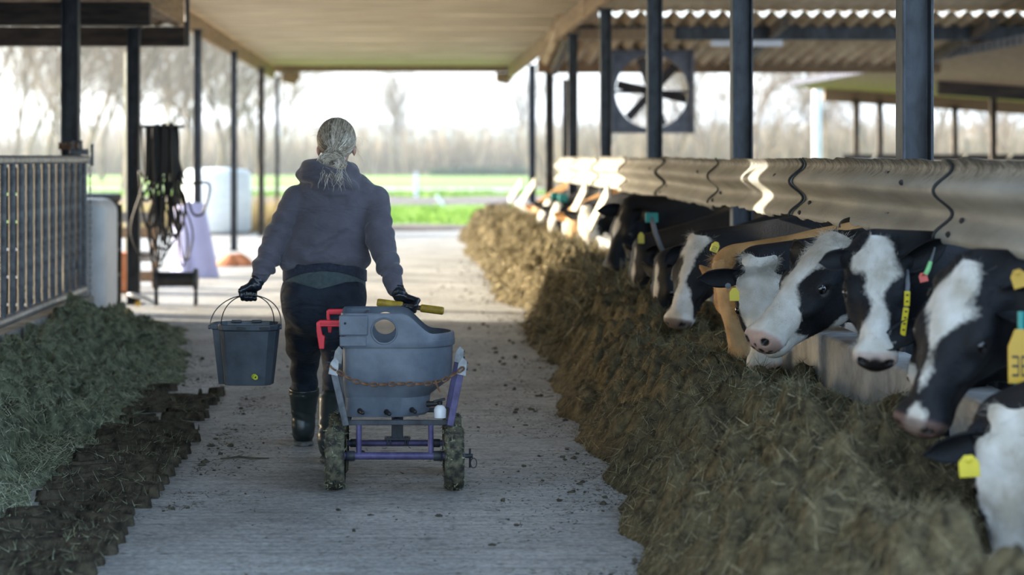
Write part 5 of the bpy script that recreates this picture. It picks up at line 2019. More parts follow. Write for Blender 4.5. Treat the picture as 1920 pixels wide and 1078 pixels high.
def boot(k, a, foot, pitch):
    """rubber boot: shaft, heel, vamp; foot = forward direction"""
    top = k * 0.52 + a * 0.48
    shin = unit(a - k)
    f = unit(foot)
    dn_ = np.array([0, 0, -1.0])

    def fn(P):
        d = sd_cone(P, top, a + np.array([0, 0, 0.02]), 0.080, 0.058)
        d = smin(d, sd_cone(P, a + np.array([0, -0.015, -0.01]), a + f * 0.04 + np.array([0, 0, -0.035]), 0.056, 0.052), 0.03)
        d = smin(d, sd_cone(P, a + f * 0.03 + np.array([0, 0, -0.045]), a + f * 0.185 + np.array([0, 0, -0.058]), 0.050, 0.040), 0.03)
        d = d + 0.0022 * np.sin(P[..., 2] * 150 + 3 * np.sin(P[..., 0] * 22)) * np.exp(-((P[..., 2] - a[2] - 0.06) / 0.04) ** 2)
        ring = np.abs((P - top.astype(np.float32)) @ shin.astype(np.float32)) - 0.012
        d = np.where(np.abs((P - top.astype(np.float32)) @ shin.astype(np.float32) - 0.035) < 0.010, d - 0.003, d)
        d = smax(d, -((P - top.astype(np.float32)) @ shin.astype(np.float32)), 0.004)
        base = a[2] - 0.092 + (P - a.astype(np.float32)) @ f.astype(np.float32) * pitch
        return smax(d, np.maximum(base, 0.014) - P[..., 2], 0.006)
    lo = np.minimum(top, a) - np.array([0.13, 0.13, 0.115])
    hi = np.maximum(top, a) + np.array([0.13, 0.28, 0.05])
    o = sdf_mesh('boot', (lo, hi), 0.0062, fn, M['boots'], person)

    def sole(P):
        d = smin(sd_cone(P, a + np.array([0, -0.012, -0.085]), a + f * 0.05 + np.array([0, 0, -0.085]), 0.053, 0.049), sd_cone(P, a + f * 0.10 + np.array([0, 0, -0.085]), a + f * 0.19 + np.array([0, 0, -0.085]), 0.050, 0.040), 0.03)
        base = a[2] - 0.092 + (P - a.astype(np.float32)) @ f.astype(np.float32) * pitch
        zt = np.maximum(base, 0.014) + 0.006
        lug = 0.005 * (np.sin(P[..., 1] * 190) > 0.2)
        return smax(smax(d, P[..., 2] - zt, 0.003), zt - 0.022 + lug - P[..., 2], 0.002)
    sdf_mesh('sole', (lo, hi), 0.0055, sole, M['sole'], o)


boot(KN_L, AN_L, np.array([-0.08, 1.0, 0]), 0.0)
boot(KN_R, AN_R, np.array([0.05, 1.0, 0]), -0.0)


def glove(segs, e, w_, hw):
    dv = unit(w_ - e)
    pts = np.array([s[0] for s in segs] + [s[1] for s in segs] + [w_ - dv * 0.03])
    lo, hi = pts.min(0) - 0.045, pts.max(0) + 0.045

    def fn(P):
        d = union(P, segs, 0.0065)
        fist = sd_cone(P, w_ - dv * 0.025, hw, 0.041, 0.034)
        fist = fist + 0.0018 * np.sin((P @ dv.astype(np.float32)) * 260 + 2 * np.sin(P[..., 0] * 60))
        d = smin(d, fist, 0.014)
        return d
    return sdf_mesh('glove', (lo, hi), 0.0036, fn, M['glove'], person)


glove(GL, EL_L, WR_L, hw_l)
glove(GR, EL_R, WR_R, hw_r)

# hair: cap drawn back into a low bun, loose strands
TIE = W(624, 291, 10.5) + np.array([0, -0.105, 0])
BUN = W(624, 306, 10.5) + np.array([0, -0.115, 0])


def hair_sdf(P):
    d = sd_ell(P, HD + np.array([0, -0.006, 0.018]), (0.094, 0.112, 0.106))
    face = sd_ell(P, HD + np.array([0, 0.10, -0.06]), (0.10, 0.085, 0.12))
    d = smax(d, -face, 0.02)
    under = (HD[2] - 0.075) + 0.45 * np.clip(P[..., 1] - (YW - 0.03), 0, 1) - P[..., 2]
    d = smax(d, under, 0.02)
    for y in (-1, 1):
        d = smax(d, -sd_ell(P, HD + np.array([0.100 * y, -0.010, -0.044]), (0.020, 0.032, 0.040)), 0.010)
    d = smin(d, sd_cone(P, HD + np.array([-0.005, -0.075, -0.03]), TIE + np.array([0, 0.02, 0]), 0.030, 0.022), 0.03)
    b = sd_ell(P, BUN, (0.064, 0.034, 0.050)) + 0.006 * np.sin(P[..., 0] * 90 + 1.3 * np.sin(P[..., 2] * 120))
    b = b + 0.004 * np.sin(np.arctan2(P[..., 2] - BUN[2], P[..., 0] - BUN[0]) * 4 + 90 * np.sqrt((P[..., 0] - BUN[0]) ** 2 + (P[..., 2] - BUN[2]) ** 2))
    return smin(d, b, 0.010)


hair = sdf_mesh('hair', ((-0.52, 10.32, 1.41), (-0.24, 10.66, 1.72)), 0.005, hair_sdf, M['hair_base'], person)
rgh = np.random.default_rng(5)
SV, SQ, ST, nS = [], [], [], 0


def ribbon(path, w, tint):
    global nS
    path = np.array(path)
    d = np.gradient(path, axis=0)
    out = path - (HD + np.array([0, 0, 0.0]))
    sd = np.cross(d, out)
    sd /= np.linalg.norm(sd, axis=1)[:, None] + 1e-9
    n = len(path)
    ws = (w * np.interp(np.linspace(0, 1, n), [0, 0.2, 0.8, 1], [0.7, 1, 1, 0.3]))[:, None]
    v = np.stack([path - sd * ws, path + sd * ws], 1).reshape(-1, 3)
    k = np.arange(n - 1) * 2 + nS
    SV.append(v)
    SQ.append(np.stack([k, k + 1, k + 3, k + 2], -1))
    ST.append(np.full(len(v), tint))
    nS += len(v)


for i in range(3600):
    # roots along the hairline and crown, drawn over the skull to the tie
    th = rgh.uniform(-math.pi, math.pi)
    el = rgh.uniform(-0.35, 1.4)
    dv = np.array([math.cos(el) * math.sin(th), math.cos(el) * math.cos(th), math.sin(el)])
    if dv[1] > 0.55 and dv[2] < 0.55:
        continue
    R_ = np.array([0.0955, 0.1135, 0.1075]) + rgh.uniform(0, 0.004)
    p0 = dv
    p1 = unit(TIE - (HD + np.array([0, -0.006, 0.018])))
    n = 9
    pth = []
    for k in range(n):
        t = k / (n - 1)
        q = unit(p0 * (1 - t) + p1 * t + 1e-6)
        pth.append(HD + np.array([0, -0.006, 0.018]) + q * R_ + rgh.normal(0, 0.0006, 3))
    off = np.array([rgh.normal(0, 0.018), -0.010, rgh.normal(0, 0.006)])
    pth[-2] = pth[-2] * 0.5 + (TIE + off * 1.3 + np.array([0, -0.008, 0.012])) * 0.5
    pth[-1] = TIE + off + np.array([0, -0.016, -0.006])
    ribbon(pth, rgh.uniform(0.0005, 0.0015), np.clip(0.46 + 0.34 * (noise2(np.array([th * 5]), np.array([el * 2]), 9)[0] - 0.5) * 2 + rgh.normal(0, 0.16) + 0.12 * dv[0], 0, 1))  # tint rises to the right: lit side of the hair put into colour
for i in range(700):                                       # the bun's coils
    a0 = rgh.uniform(0, 6.28)
    r0 = rgh.uniform(0.25, 1.02)
    pth = []
    for k in range(9):
        a_ = a0 + k * 0.34
        r1 = r0 + 0.02 * k * rgh.choice([0, 1])
        pth.append(BUN + np.array([0.067 * r1 * math.cos(a_) + rgh.normal(0, 0.002), -0.035 * math.sqrt(max(0.02, 1.05 - min(1, r1) ** 2)) - 0.004, 0.052 * r1 * math.sin(a_) + rgh.normal(0, 0.002)]))
    ribbon(pth, rgh.uniform(0.0006, 0.0016), np.clip(rgh.normal(0.5, 0.24), 0, 1))
for i in range(130):                                       # ends hanging out of the bun and flyaways
    if i < 60:
        p = BUN + np.array([rgh.uniform(-0.05, 0.055), -0.028, rgh.uniform(-0.045, 0.0)])
        v = np.array([rgh.normal(0.012, 0.03), -0.035, -rgh.uniform(0.03, 0.085)])
    elif i < 100:
        th = rgh.uniform(-1.6, 1.6)
        p = HD + np.array([0, -0.006, 0.018]) + np.array([0.094 * math.sin(th), -0.02, 0.105 * math.cos(th)])
        v = np.array([math.sin(th) * rgh.uniform(0, 0.03) + rgh.normal(0, 0.02), rgh.normal(0, 0.03), math.cos(th) * rgh.uniform(0.0, 0.02) + rgh.normal(0, 0.012)])
    else:
        p = HD + np.array([0.09, rgh.uniform(-0.03, 0.06), rgh.uniform(-0.03, 0.05)])
        v = np.array([rgh.uniform(0.01, 0.06), 0.0, -rgh.uniform(0.04, 0.15)])
    pth = [p + v * t + np.array([rgh.normal(0, 0.004), 0, -0.02 * t * t]) for t in np.linspace(0, 1, 6)]
    ribbon(pth, 0.0006, np.clip(rgh.normal(0.7, 0.15), 0, 1))
me = np_mesh('strands', np.concatenate(SV) - np.array(org), np.concatenate(SQ))
col_attr(me, 'tint', np.concatenate(ST))
tag(link('strands', me, M['hair'], hair), kind='stuff')
tr = [TIE + np.array([0.024 * math.cos(t), -0.006 - 0.004 * math.sin(2 * t), 0.018 * math.sin(t)]) for t in [i * math.pi / 8 for i in range(16)]]
obj('hair_tie', MB().tube(tr, 0.0045, 8, closed=True), M['grey_strap'], hair, 3.14)
# ------------------------------------------------------------------ pull cart, milk tank, bucket
M['purple'] = mat('purple_paint', (0.055, 0.045, 0.115), 0.5, 0.1, col2=(0.115, 0.10, 0.22), scale=16, bump=0.0008)
M['tank'] = mat('grey_plastic_tank', (0.085, 0.105, 0.135), 0.42, 0, col2=(0.15, 0.175, 0.21), scale=6, bump=0.0012, bscale=30, spec=0.5)
M['bucketp'] = mat('dark_grey_bucket', (0.030, 0.040, 0.050), 0.38, 0, col2=(0.075, 0.092, 0.112), scale=5, bump=0.001, bscale=30, spec=0.5)
M['red'] = mat('red_plastic', (0.62, 0.012, 0.03), 0.4, 0, col2=(0.80, 0.03, 0.055), scale=8)
M['rubber'] = mat('black_rubber', (0.012, 0.012, 0.013), 0.5, var=0.3)
M['tyre'] = mat('mucky_tyre', (0.022, 0.021, 0.017), 0.9, 0, col2=(0.13, 0.12, 0.075), scale=24, bump=0.006, bscale=60, fac=(0.42, 0.62))
M['gripy'] = mat('yellow_grip', (0.30, 0.18, 0.012), 0.5, 0, col2=(0.48, 0.32, 0.03), scale=30)
M['lime'] = mat('lime_plastic', (0.42, 0.46, 0.02), 0.4, var=0.1)
M['wire'] = mat('bail_wire', (0.10, 0.09, 0.08), 0.4, 0.7, var=0.3)

ZW = 0.145
cart = thing('pull_cart', 'four wheeled purple steel pull cart with muck covered tyres', 'cart', (-0.08, 9.6, 0.0))


def tyre_mb(c):
    g = MB()
    R_, w = ZW, 0.088
    n = 44
    prof = [(-0.5, 0.70), (-0.5, 0.86), (-0.40, 0.955), (-0.2, 0.99), (0, 1.0), (0.2, 0.99), (0.40, 0.955), (0.5, 0.86), (0.5, 0.70)]
    vs = []
    for k in range(n):
        t = 2 * math.pi * k / n
        for j, (o, r) in enumerate(prof):
            rr_ = R_ * r
            if 2 <= j <= 6:
                rr_ *= 1.0 if (k + (j % 2)) % 2 else 0.962       # lugs
            rr_ += 0.003 * (noise2(np.array([k * 0.7]), np.array([j * 1.3 + c[0] * 9]), 5)[0] - 0.5)
            rr_ = min(rr_, R_)
            vs.append(Vector(c) + Vector((o * w, rr_ * math.sin(t), rr_ * math.cos(t))))
    m = len(prof)
    fs = []
    for k in range(n):
        l = (k + 1) % n
        for j in range(m - 1):
            fs.append((k * m + j, k * m + j + 1, l * m + j + 1, l * m + j))
    return g.add(vs, fs)


def tyre_muck(c, seed):
    """straw and muck stuck between the lugs"""
    rg = np.random.default_rng(seed)
    n = 420
    th = rg.uniform(0, 2 * math.pi, n)
    o = rg.uniform(-0.046, 0.046, n)
    rad = ZW * (1 - 0.12 * (np.abs(o) / 0.046) ** 3) - 0.004
    P = np.array(c) + np.stack([o, rad * np.sin(th), rad * np.cos(th)], -1)
    N = np.stack([0 * th, np.sin(th), np.cos(th)], -1)
    T = np.stack([rg.normal(0, 0.6, n), np.cos(th) * rg.normal(0, 1, n), -np.sin(th) * rg.normal(0, 1, n)], -1)
    D = T + N * rg.uniform(0.0, 0.25, n)[:, None]
    D /= np.linalg.norm(D, axis=1)[:, None]
    P = P[P[:, 2] > 0.012]
    D = D[:len(P)]
    V, Q, own = strands(P, D, rg.uniform(0.010, 0.026, len(P)), rg.uniform(0.003, 0.007, len(P)), rg, 0.3)
    V[:, 2] = np.maximum(V[:, 2], 0.002)
    return V, Q, np.clip(rg.normal(0.34, 0.22, len(P)), 0, 1)[own]


for i, (x, y) in enumerate(((-0.344, 9.36), (0.190, 9.36), (-0.344, 9.83), (0.190, 9.83))):
    wh = obj('wheel', tyre_mb((x, y, ZW)), M['tyre'], cart, 0.5)
    obj('hub', MB().lathe([(0.101, -0.028), (0.101, -0.02), (0.05, -0.012), (0.035, -0.035), (0.02, -0.042), (0.02, 0.042), (0.035, 0.035), (0.05, 0.012), (0.101, 0.02), (0.101, 0.028)], (x, y, ZW), 20, 'x', caps=False), M['steel'], wh, 0.6)
    V, Q, T_ = tyre_muck((x, y, ZW), 50 + i)
    me = np_mesh('muck', V - np.array(world_loc(wh)), Q)
    col_attr(me, 'tint', T_)
    tag(link('muck', me, M['grn_straw'], wh), kind='stuff')
obj('axle', MB().tube([(-0.39, 9.36, 0.152), (0.24, 9.36, 0.152)], [0.017, 0.017], 14), M['purple'], cart)
obj('axle', MB().tube([(-0.39, 9.83, ZW), (0.235, 9.83, ZW)], 0.015, 14), M['purple'], cart)
for x in (-0.275, 0.118):
    obj('axle_collar', MB().lathe([(0.021, -0.02), (0.023, -0.015), (0.023, 0.015), (0.021, 0.02)], (x, 9.36, 0.152), 14, 'x'), M['steel'], cart)
    obj('axle_collar', MB().lathe([(0.02, -0.015), (0.02, 0.015)], (x, 9.83, ZW), 14, 'x'), M['steel'], cart)
for x in (-0.238, 0.086):
    obj('frame_post', MB().tube([(x, 9.36, 0.165), (x, 9.36, 0.292)], 0.0125, 12), M['purple'], cart)
obj('steering_block', MB().box((-0.068, 9.83, 0.235), (0.055, 0.06, 0.15)), M['steel'], cart, bevel=0.004)
obj('steering_plate', MB().box((-0.068, 9.83, 0.168), (0.12, 0.07, 0.012)), M['steel'], cart, bevel=0.002)
for x in (-0.115, -0.10, -0.03, -0.02):
    obj('bolt', MB().tube([(x, 9.805, 0.14), (x, 9.805, 0.178)], 0.004, 6), M['steel'], cart)
# tray frame: a ring of square tube with cross bars
for a_, b_ in (((-0.30, 9.37, 0.301), (0.175, 9.37, 0.301)), ((-0.30, 9.84, 0.301), (0.175, 9.84, 0.301)), ((-0.29, 9.36, 0.301), (-0.29, 9.85, 0.301)), ((0.165, 9.36, 0.301), (0.165, 9.85, 0.301)), ((-0.068, 9.37, 0.298), (-0.068, 9.84, 0.298))):
    obj('tray_bar', MB().bar(a_, b_, 0.026, 0.022), M['steel'], cart, bevel=0.003)
for sx, b0, t0, in ((-1, -0.295, -0.352), (1, 0.172, 0.222)):
    for y in (9.33, 9.88):
        nm = obj('stake', MB().bar((b0, y, 0.292), (t0, y, 0.545), 0.030, 0.012, (0, 1, 0)), M['purple'] if sx > 0 else M['galv_dark'], cart, bevel=0.002)
        obj('stake_top', MB().extrude([(-0.022, 0), (0.02, -0.01), (0.026, 0.055), (0.006, 0.075), (-0.012, 0.05)], (t0, y - 0.012, 0.525), (t0, y - 0.006, 0.525), (1, 0, 0), (0, 0, 1)), M['galv'], cart, bevel=0.001)
        for z in (0.545, 0.575):
            obj('bolt', MB().tube([(t0 - 0.0, y - 0.004, z), (t0 + 0.03 * sx, y - 0.004, z)], 0.005, 8), M['steel'], cart)
# pull shaft and T handle
BA, BB, BC = np.array(BAR_A), np.array(BAR_B), np.array(BARC)
bd = unit(BB - BA)
obj('pull_shaft', MB().tube([(-0.068, 9.88, 0.165), (-0.055, 9.99, 0.30), (BC[0] - 0.004, BC[1] + 0.0, BC[2] - 0.01)], 0.012, 12), M['steel'], cart)
obj('handle_bar', MB().tube([BA, BB], 0.0125, 12), M['steel_brown'], cart)


def knurl(c0, c1, r):
    g = MB()
    n, m = 20, 22
    c0, c1 = np.array(c0), np.array(c1)
    ax = unit(c1 - c0)
    e1 = unit(np.cross(ax, [0, 0, 1]))
    e2 = np.cross(ax, e1)
    vs = []
    for i in range(m + 1):
        t = i / m
        for k in range(n):
            a_ = 2 * math.pi * k / n
            rr_ = r * (1 + (0.07 if (i + k) % 2 else -0.05)) if 0 < i < m else r * 0.86
            vs.append(c0 + (c1 - c0) * t + (e1 * math.cos(a_) + e2 * math.sin(a_)) * rr_)
    fs = []
    for i in range(m):
        for k in range(n):
            l = (k + 1) % n
            fs.append((i * n + k, i * n + l, (i + 1) * n + l, (i + 1) * n + k))
    fs.append(tuple(range(n - 1, -1, -1)))
    fs.append(tuple(m * n + k for k in range(n)))
    return g.add(vs, fs)


obj('grip', knurl(BA - bd * 0.002, BA + bd * 0.125, 0.0185), M['gripy'], cart, 0.3)
obj('grip', knurl(BB - bd * 0.112, BB + bd * 0.002, 0.0185), M['gripy'], cart, 0.3)
obj('axle_pin', MB().tube([(0.262, 9.36, 0.10), (0.262, 9.36, 0.185)], 0.005, 8), M['steel'], cart)
obj('axle_stub', MB().tube([(0.235, 9.36, 0.152), (0.275, 9.36, 0.152)], 0.010, 10), M['steel'], cart)
ring = [(0.278, 9.35 + 0.0, 0.115 + 0.022 * math.sin(t)) if False else (0.278 + 0.014 * math.cos(t), 9.345, 0.122 + 0.022 * math.sin(t)) for t in [i * math.pi / 8 for i in range(16)]]
obj('pin_ring', MB().tube(ring, 0.0022, 6, closed=True), M['steel'], cart)

# --- tank: D plan, flat back to the left
TY = 9.6


def dplan(x0, x1, hw, n=72):
    """closed outline of the D: flat at x0 with rounded corners, round at x1"""
    pts = []
    xc = x1 - min(hw * 1.05, (x1 - x0) * 0.55)
    rc = 0.045
    for i in range(n):
        t = i / n
        if t < 0.5:                                   # round right side from -y to +y
            a = -math.pi / 2 + math.pi * (t / 0.5)
            pts.append((xc + (x1 - xc) * math.copysign(abs(math.cos(a)) ** 0.9, math.cos(a)), hw * math.sin(a)))
        elif t < 0.62:
            s = (t - 0.5) / 0.12
            pts.append((xc + (x0 + rc - xc) * s, hw))
        elif t < 0.70:
            a = math.pi / 2 + (t - 0.62) / 0.08 * math.pi / 2
            pts.append((x0 + rc + rc * math.cos(a), hw - rc + rc * math.sin(a)))
        elif t < 0.80:
            s = (t - 0.70) / 0.10
            pts.append((x0, (hw - rc) * (1 - 2 * s)))
        elif t < 0.88:
            a = math.pi + (t - 0.80) / 0.08 * math.pi / 2
            pts.append((x0 + rc + rc * math.cos(a), -hw + rc + rc * math.sin(a)))
        else:
            s = (t - 0.88) / 0.12
            pts.append((x0 + rc + (xc - x0 - rc) * s, -hw))
    return pts


def topz(x):
    t = min(1, max(0, (x + 0.046) / 0.145))
    return 0.792 - 0.097 * (t * t * (3 - 2 * t))


def shell(levels, n=72, inner=True, th=0.008):
    """levels: (z or callable of x, x0, x1, hw); outer wall up, over the rim, inner wall down"""
    rings = []
    for z, x0, x1, hw in levels:
        rings.append([(x, TY + y, z(x) if callable(z) else z) for x, y in dplan(x0, x1, hw, n)])
    if inner:
        for z, x0, x1, hw in reversed(levels):
            rings.append([(x, TY + y, (z(x) if callable(z) else z) + (th if not callable(z) else 0)) for x, y in dplan(x0 + th, x1 - th, hw - th, n)])
    vs = [p for r in rings for p in r]
    fs = []
    for i in range(len(rings) - 1):
        for k in range(n):
            l = (k + 1) % n
            fs.append((i * n + k, i * n + l, (i + 1) * n + l, (i + 1) * n + k))
    fs.append(tuple(range(n - 1, -1, -1)))
    fs.append(tuple((len(rings) - 1) * n + k for k in range(n)))
    return MB().add(vs, fs)


tank = thing('milk_tank', 'grey plastic calf milk tank standing on the pull cart', 'tank', (-0.08, TY, 0.318))
lv = [(0.318, -0.300, 0.070, 0.175), (0.330, -0.303, 0.080, 0.180), (0.405, -0.303, 0.086, 0.183), (0.413, -0.306, 0.094, 0.187), (0.440, -0.308, 0.130, 0.200),
      (0.478, -0.310, 0.180, 0.213), (0.486, -0.311, 0.186, 0.2155), (0.56, -0.312, 0.188, 0.2175), (0.652, -0.313, 0.189, 0.219)]
obj('tank_body', shell(lv), M['tank'], tank, 0.5)
rim = shell([(0.636, -0.322, 0.197, 0.227), (0.640, -0.324, 0.199, 0.229), (lambda x: 0.665, -0.324, 0.199, 0.229), (lambda x: topz(x) - 0.028, -0.322, 0.197, 0.227), (lambda x: topz(x) - 0.006, -0.321, 0.196, 0.226), (topz, -0.318, 0.193, 0.223)], th=0.012)
# the rim wall stays open above the body: take its two caps off
rim.F = rim.F[:-2]
ro = obj('tank_rim', rim, M['tank'], tank, 0.5)
# handle hole through both walls
cut = obj('cut', MB().lathe([(0.055, -0.4), (0.055, 0.4)], (-0.124, TY, 0.712), 40, 'y'), None)
rmesh = ro.modifiers.new('hole', 'BOOLEAN')
# the open rim is closed first by a thin skin between its edges
bmx = bmesh.new()
bmx.from_mesh(ro.data)
be = [e for e in bmx.edges if e.is_boundary]
bmesh.ops.bridge_loops(bmx, edges=be)
bmesh.ops.recalc_face_normals(bmx, faces=bmx.faces)
bmx.to_mesh(ro.data)
bmx.free()
rmesh.object = cut
rmesh.solver = 'EXACT'
bpy.context.view_layer.update()
dg = bpy.context.evaluated_depsgraph_get()
me2 = bpy.data.meshes.new_from_object(ro.evaluated_get(dg))
ro.modifiers.clear()
ro.data = me2
ro.data.materials.clear()
ro.data.materials.append(M['tank'])
me2.set_sharp_from_angle(angle=0.5)
bpy.data.objects.remove(cut, do_unlink=True)
for sy in (-1, 1):
    hp_ = [(-0.124 + 0.057 * math.cos(t), TY + sy * 0.229, 0.712 + 0.057 * math.sin(t)) for t in [i * math.pi / 16 for i in range(32)]]
    obj('hole_lip', MB().tube(hp_, 0.0045, 8, closed=True), M['tank'], tank, 3.14)
    obj('corner_block', MB().box((-0.262, TY + sy * 0.222, 0.738), (0.130, 0.026, 0.092)), M['tank'], tank, bevel=0.006)
    obj('corner_panel', MB().box((-0.264, TY + sy * 0.222, 0.666), (0.122, 0.020, 0.046)), M['tank'], tank, bevel=0.004)
    obj('stud', MB().lathe([(0.006, 0), (0.006, 0.003), (0.003, 0.005)], (-0.30, TY - 0.235, 0.748), 8, 'y', Matrix.Rotation(math.pi, 3, 'Z')), M['tank'], tank)
obj('inner_web', MB().box((-0.205, TY, 0.735), (0.010, 0.42, 0.085)), M['tank'], tank)
for i, (y, sc_, zh) in enumerate(((TY - 0.15, 1.0, 0.756), (TY + 0.14, 0.70, 0.785))):
    pl = [(0.0, 0.0), (-0.097, 0.0), (-0.112, -0.010), (-0.112, -0.05), (-0.100, -0.130), (-0.078, -0.130), (-0.074, -0.072), (-0.086, -0.066), (-0.092, -0.028), (0.0, -0.030)]
    pl = [(a_ * sc_, b_ * (0.85 if i else 1)) for a_, b_ in pl]
    h = obj('hook', MB().extrude(pl, (-0.320, y - 0.015, zh), (-0.320, y + 0.015, zh), (1, 0, 0), (0, 0, 1)), M['red'], tank, bevel=0.003)
    tag(h, 'red plastic hook')
    obj('rib', MB().box((-0.320 - 0.05 * sc_, y, zh - 0.015), (0.09 * sc_, 0.036, 0.008)), M['red'], h, bevel=0.002)
    obj('rib', MB().extrude([(-0.105 * sc_, -0.02), (-0.098 * sc_, -0.02), (-0.088 * sc_, -0.105), (-0.095 * sc_, -0.105)], (-0.320, y - 0.018, zh), (-0.320, y + 0.018, zh), (1, 0, 0), (0, 0, 1)), M['red'], h)
for (px_, py_) in ((679, 770), (729, 772), (777, 769)):
    p = PX(px_, py_, 9.42)
    y0 = TY - 0.185 * math.sqrt(max(0.05, 1 - max(0, (p.x + 0.06) / 0.15) ** 2)) if p.x > -0.06 else TY - 0.181
    d = Vector((0.35, -1, -0.12)).normalized()
    q = d.to_track_quat('Z', 'Y').to_matrix()
    tt = obj('teat', MB().lathe([(0.012, 0), (0.0125, 0.008), (0.0085, 0.014), (0.0095, 0.03), (0.010, 0.044), (0.007, 0.052), (0.003, 0.054)], Vector((p.x - 0.012, y0 + 0.004, p.z)), 14, 'z', q), M['rubber'], tank, 0.8)
    tag(tt, 'black rubber teat')
# tap on the round end
obj('tap', MB().tube([(0.070, 9.47, 0.372), (0.115, 9.45, 0.376), (0.135, 9.445, 0.372)], [0.014, 0.012, 0.010], 10), M['rubber'], tank)
obj('tap_lever', MB().box((0.125, 9.445, 0.392), (0.055, 0.012, 0.012), Matrix.Rotation(-0.25, 3, 'Y')), M['rubber'], tank, bevel=0.002)
jug = thing('glint_jug', 'sun glint built as a small white jug on the cart beside the tap', 'jug', (0.128, 9.43, 0.312))  # white shape put where sunlight glints on the frame
obj('glint_body', MB().lathe([(0.020, 0.0), (0.027, 0.004), (0.028, 0.042), (0.020, 0.056), (0.010, 0.062)], (0.128, 9.415, 0.313), 18), mat('glint_white', (0.74, 0.75, 0.76), 0.25, var=0.04), jug, 0.7)
obj('cap', MB().lathe([(0.011, 0.062), (0.012, 0.076), (0.009, 0.079)], (0.128, 9.415, 0.313), 12), M['rubber'], jug, 0.7)
ca = []
for k in range(25):
    t = k / 24
    x = -0.352 + 0.574 * t
    z = 0.552 - 0.20 * 0.42 * (1 - (2 * t - 1) ** 2) - 0.012 * math.sin(t * 9)
    y = 9.315 + 0.012 * math.sin(t * 5)
    ca.append((x, y, z))
chain('lashing_chain', 'rusty chain slung across the front of the milk tank', ca, 0.015, 0.0042, M['rust'])
obj_hook = tag(obj('chain_hook', MB().tube([(0.105, 9.30, 0.50), (0.112, 9.297, 0.475), (0.128, 9.295, 0.445)], [0.006, 0.005, 0.003], 8), M['rust']), 'rusty pin hanging at the right end of the lashing chain', 'pin')

# --- bucket in the left hand
BY = 10.34
bk = thing('calf_bucket', 'dark grey plastic feeding bucket with lime spout in the left hand', 'bucket', tuple(PX(462, 720, BY)))
ppm = F / BY
rimpts = [(397, 0.02), (399, -0.045), (413, -0.055), (416, -0.115), (424, -0.135), (449, -0.142), (484, -0.150), (508, -0.142), (521, -0.105), (526, -0.02), (522, 0.085), (505, 0.125), (462, 0.142), (420, 0.125), (402, 0.085)]
zr, zb = 0.672, 0.372


def bsec(scale, z, off=0.0):
    cx = (462 - U0) / ppm
    out = []
    for px_, dy in rimpts:
        x = (px_ - U0) / ppm - cx
        r = math.hypot(x, dy)
        k = (r * scale + off) / r
        out.append((cx + x * k, BY + dy * k, z))
    return out


n = len(rimpts)
rings = [bsec(0.80, zb), bsec(0.81, zb + 0.004), bsec(0.985, zr - 0.030), bsec(1.0, zr - 0.026, 0.006), bsec(1.0, zr - 0.003, 0.008), bsec(1.0, zr, 0.004), bsec(1.0, zr, -0.006), bsec(0.975, zr - 0.02, -0.008), bsec(0.80, zb + 0.012, -0.006)]
vs = [p for r in rings for p in r]
fs = []
for i in range(len(rings) - 1):
    for k in range(n):
        l = (k + 1) % n
        fs.append((i * n + k, i * n + l, (i + 1) * n + l, (i + 1) * n + k))
fs.append(tuple(range(n - 1, -1, -1)))
fs.append(tuple((len(rings) - 1) * n + k for k in range(n)))
obj('bucket_body', MB().add(vs, fs), M['bucketp'], bk, 0.35, bevel=0.003)
for px_ in (452, 495):
    p = PX(px_, 616, BY - 0.158)
    obj('rim_slot', MB().box((p.x, BY - 0.156 + (0.004 if px_ < 470 else 0.0), zr - 0.015), (0.045, 0.006, 0.009), Matrix.Rotation(0.1 if px_ < 470 else -0.1, 3, 'Z')), M['rubber'], bk, bevel=0.002)
for px_ in (440, 478):
    obj('rim_tab', MB().box(((px_ - U0) / ppm, BY + 0.118, zr - 0.001), (0.05, 0.03, 0.012)), M['bucketp'], bk, bevel=0.003)
for (xa, ya, xb, yb, apex, tn) in ((394, -0.035, 527, -0.05, -0.004, 0), (412, 0.06, 512, 0.06, 0.004, 1)):
    A_ = Vector(((xa - U0) / ppm, BY + ya, zr - 0.018))
    B_ = Vector(((xb - U0) / ppm, BY + yb, zr - 0.018))
    T_ = Vector(BAIL) + Vector((0, apex, 0.0))
    pth = []
    for k in range(29):
        t = math.pi * k / 28
        s = (1 - math.cos(t)) / 2
        base = A_.lerp(B_, s)
        wgt = math.sin(t) ** 0.85 if 0 < k < 28 else 0
        mid = Vector((base.x * 1.0, base.y, base.z))
        top = Vector((base.x, T_.y, T_.z))
        pth.append(mid.lerp(top, wgt) + Vector(((T_.x - (A_.x + B_.x) / 2) * wgt, 0, 0)))
    obj('bail', MB().tube(pth, 0.0028, 8), M['wire'], bk, 3.14)
    for p in (A_, B_):
        obj('bail_lug', MB().lathe([(0.009, -0.006), (0.011, 0), (0.009, 0.006)], p, 10, 'x'), M['bucketp'], bk)
sp_ = PX(479, 706, BY - 0.13)
ys0 = BY - 0.150 * 0.83
sp = obj('spout', MB().lathe([(0.013, 0.0), (0.014, 0.012), (0.0105, 0.016), (0.0105, 0.036), (0.0125, 0.038), (0.0125, 0.046), (0.005, 0.046), (0.004, 0.02)], Vector((sp_.x - 0.008, ys0, sp_.z)), 16, 'z', Vector((0.25, -1, 0)).normalized().to_track_quat('Z', 'Y').to_matrix()), M['lime'], bk, 0.7)
tag(sp, 'lime green spout')
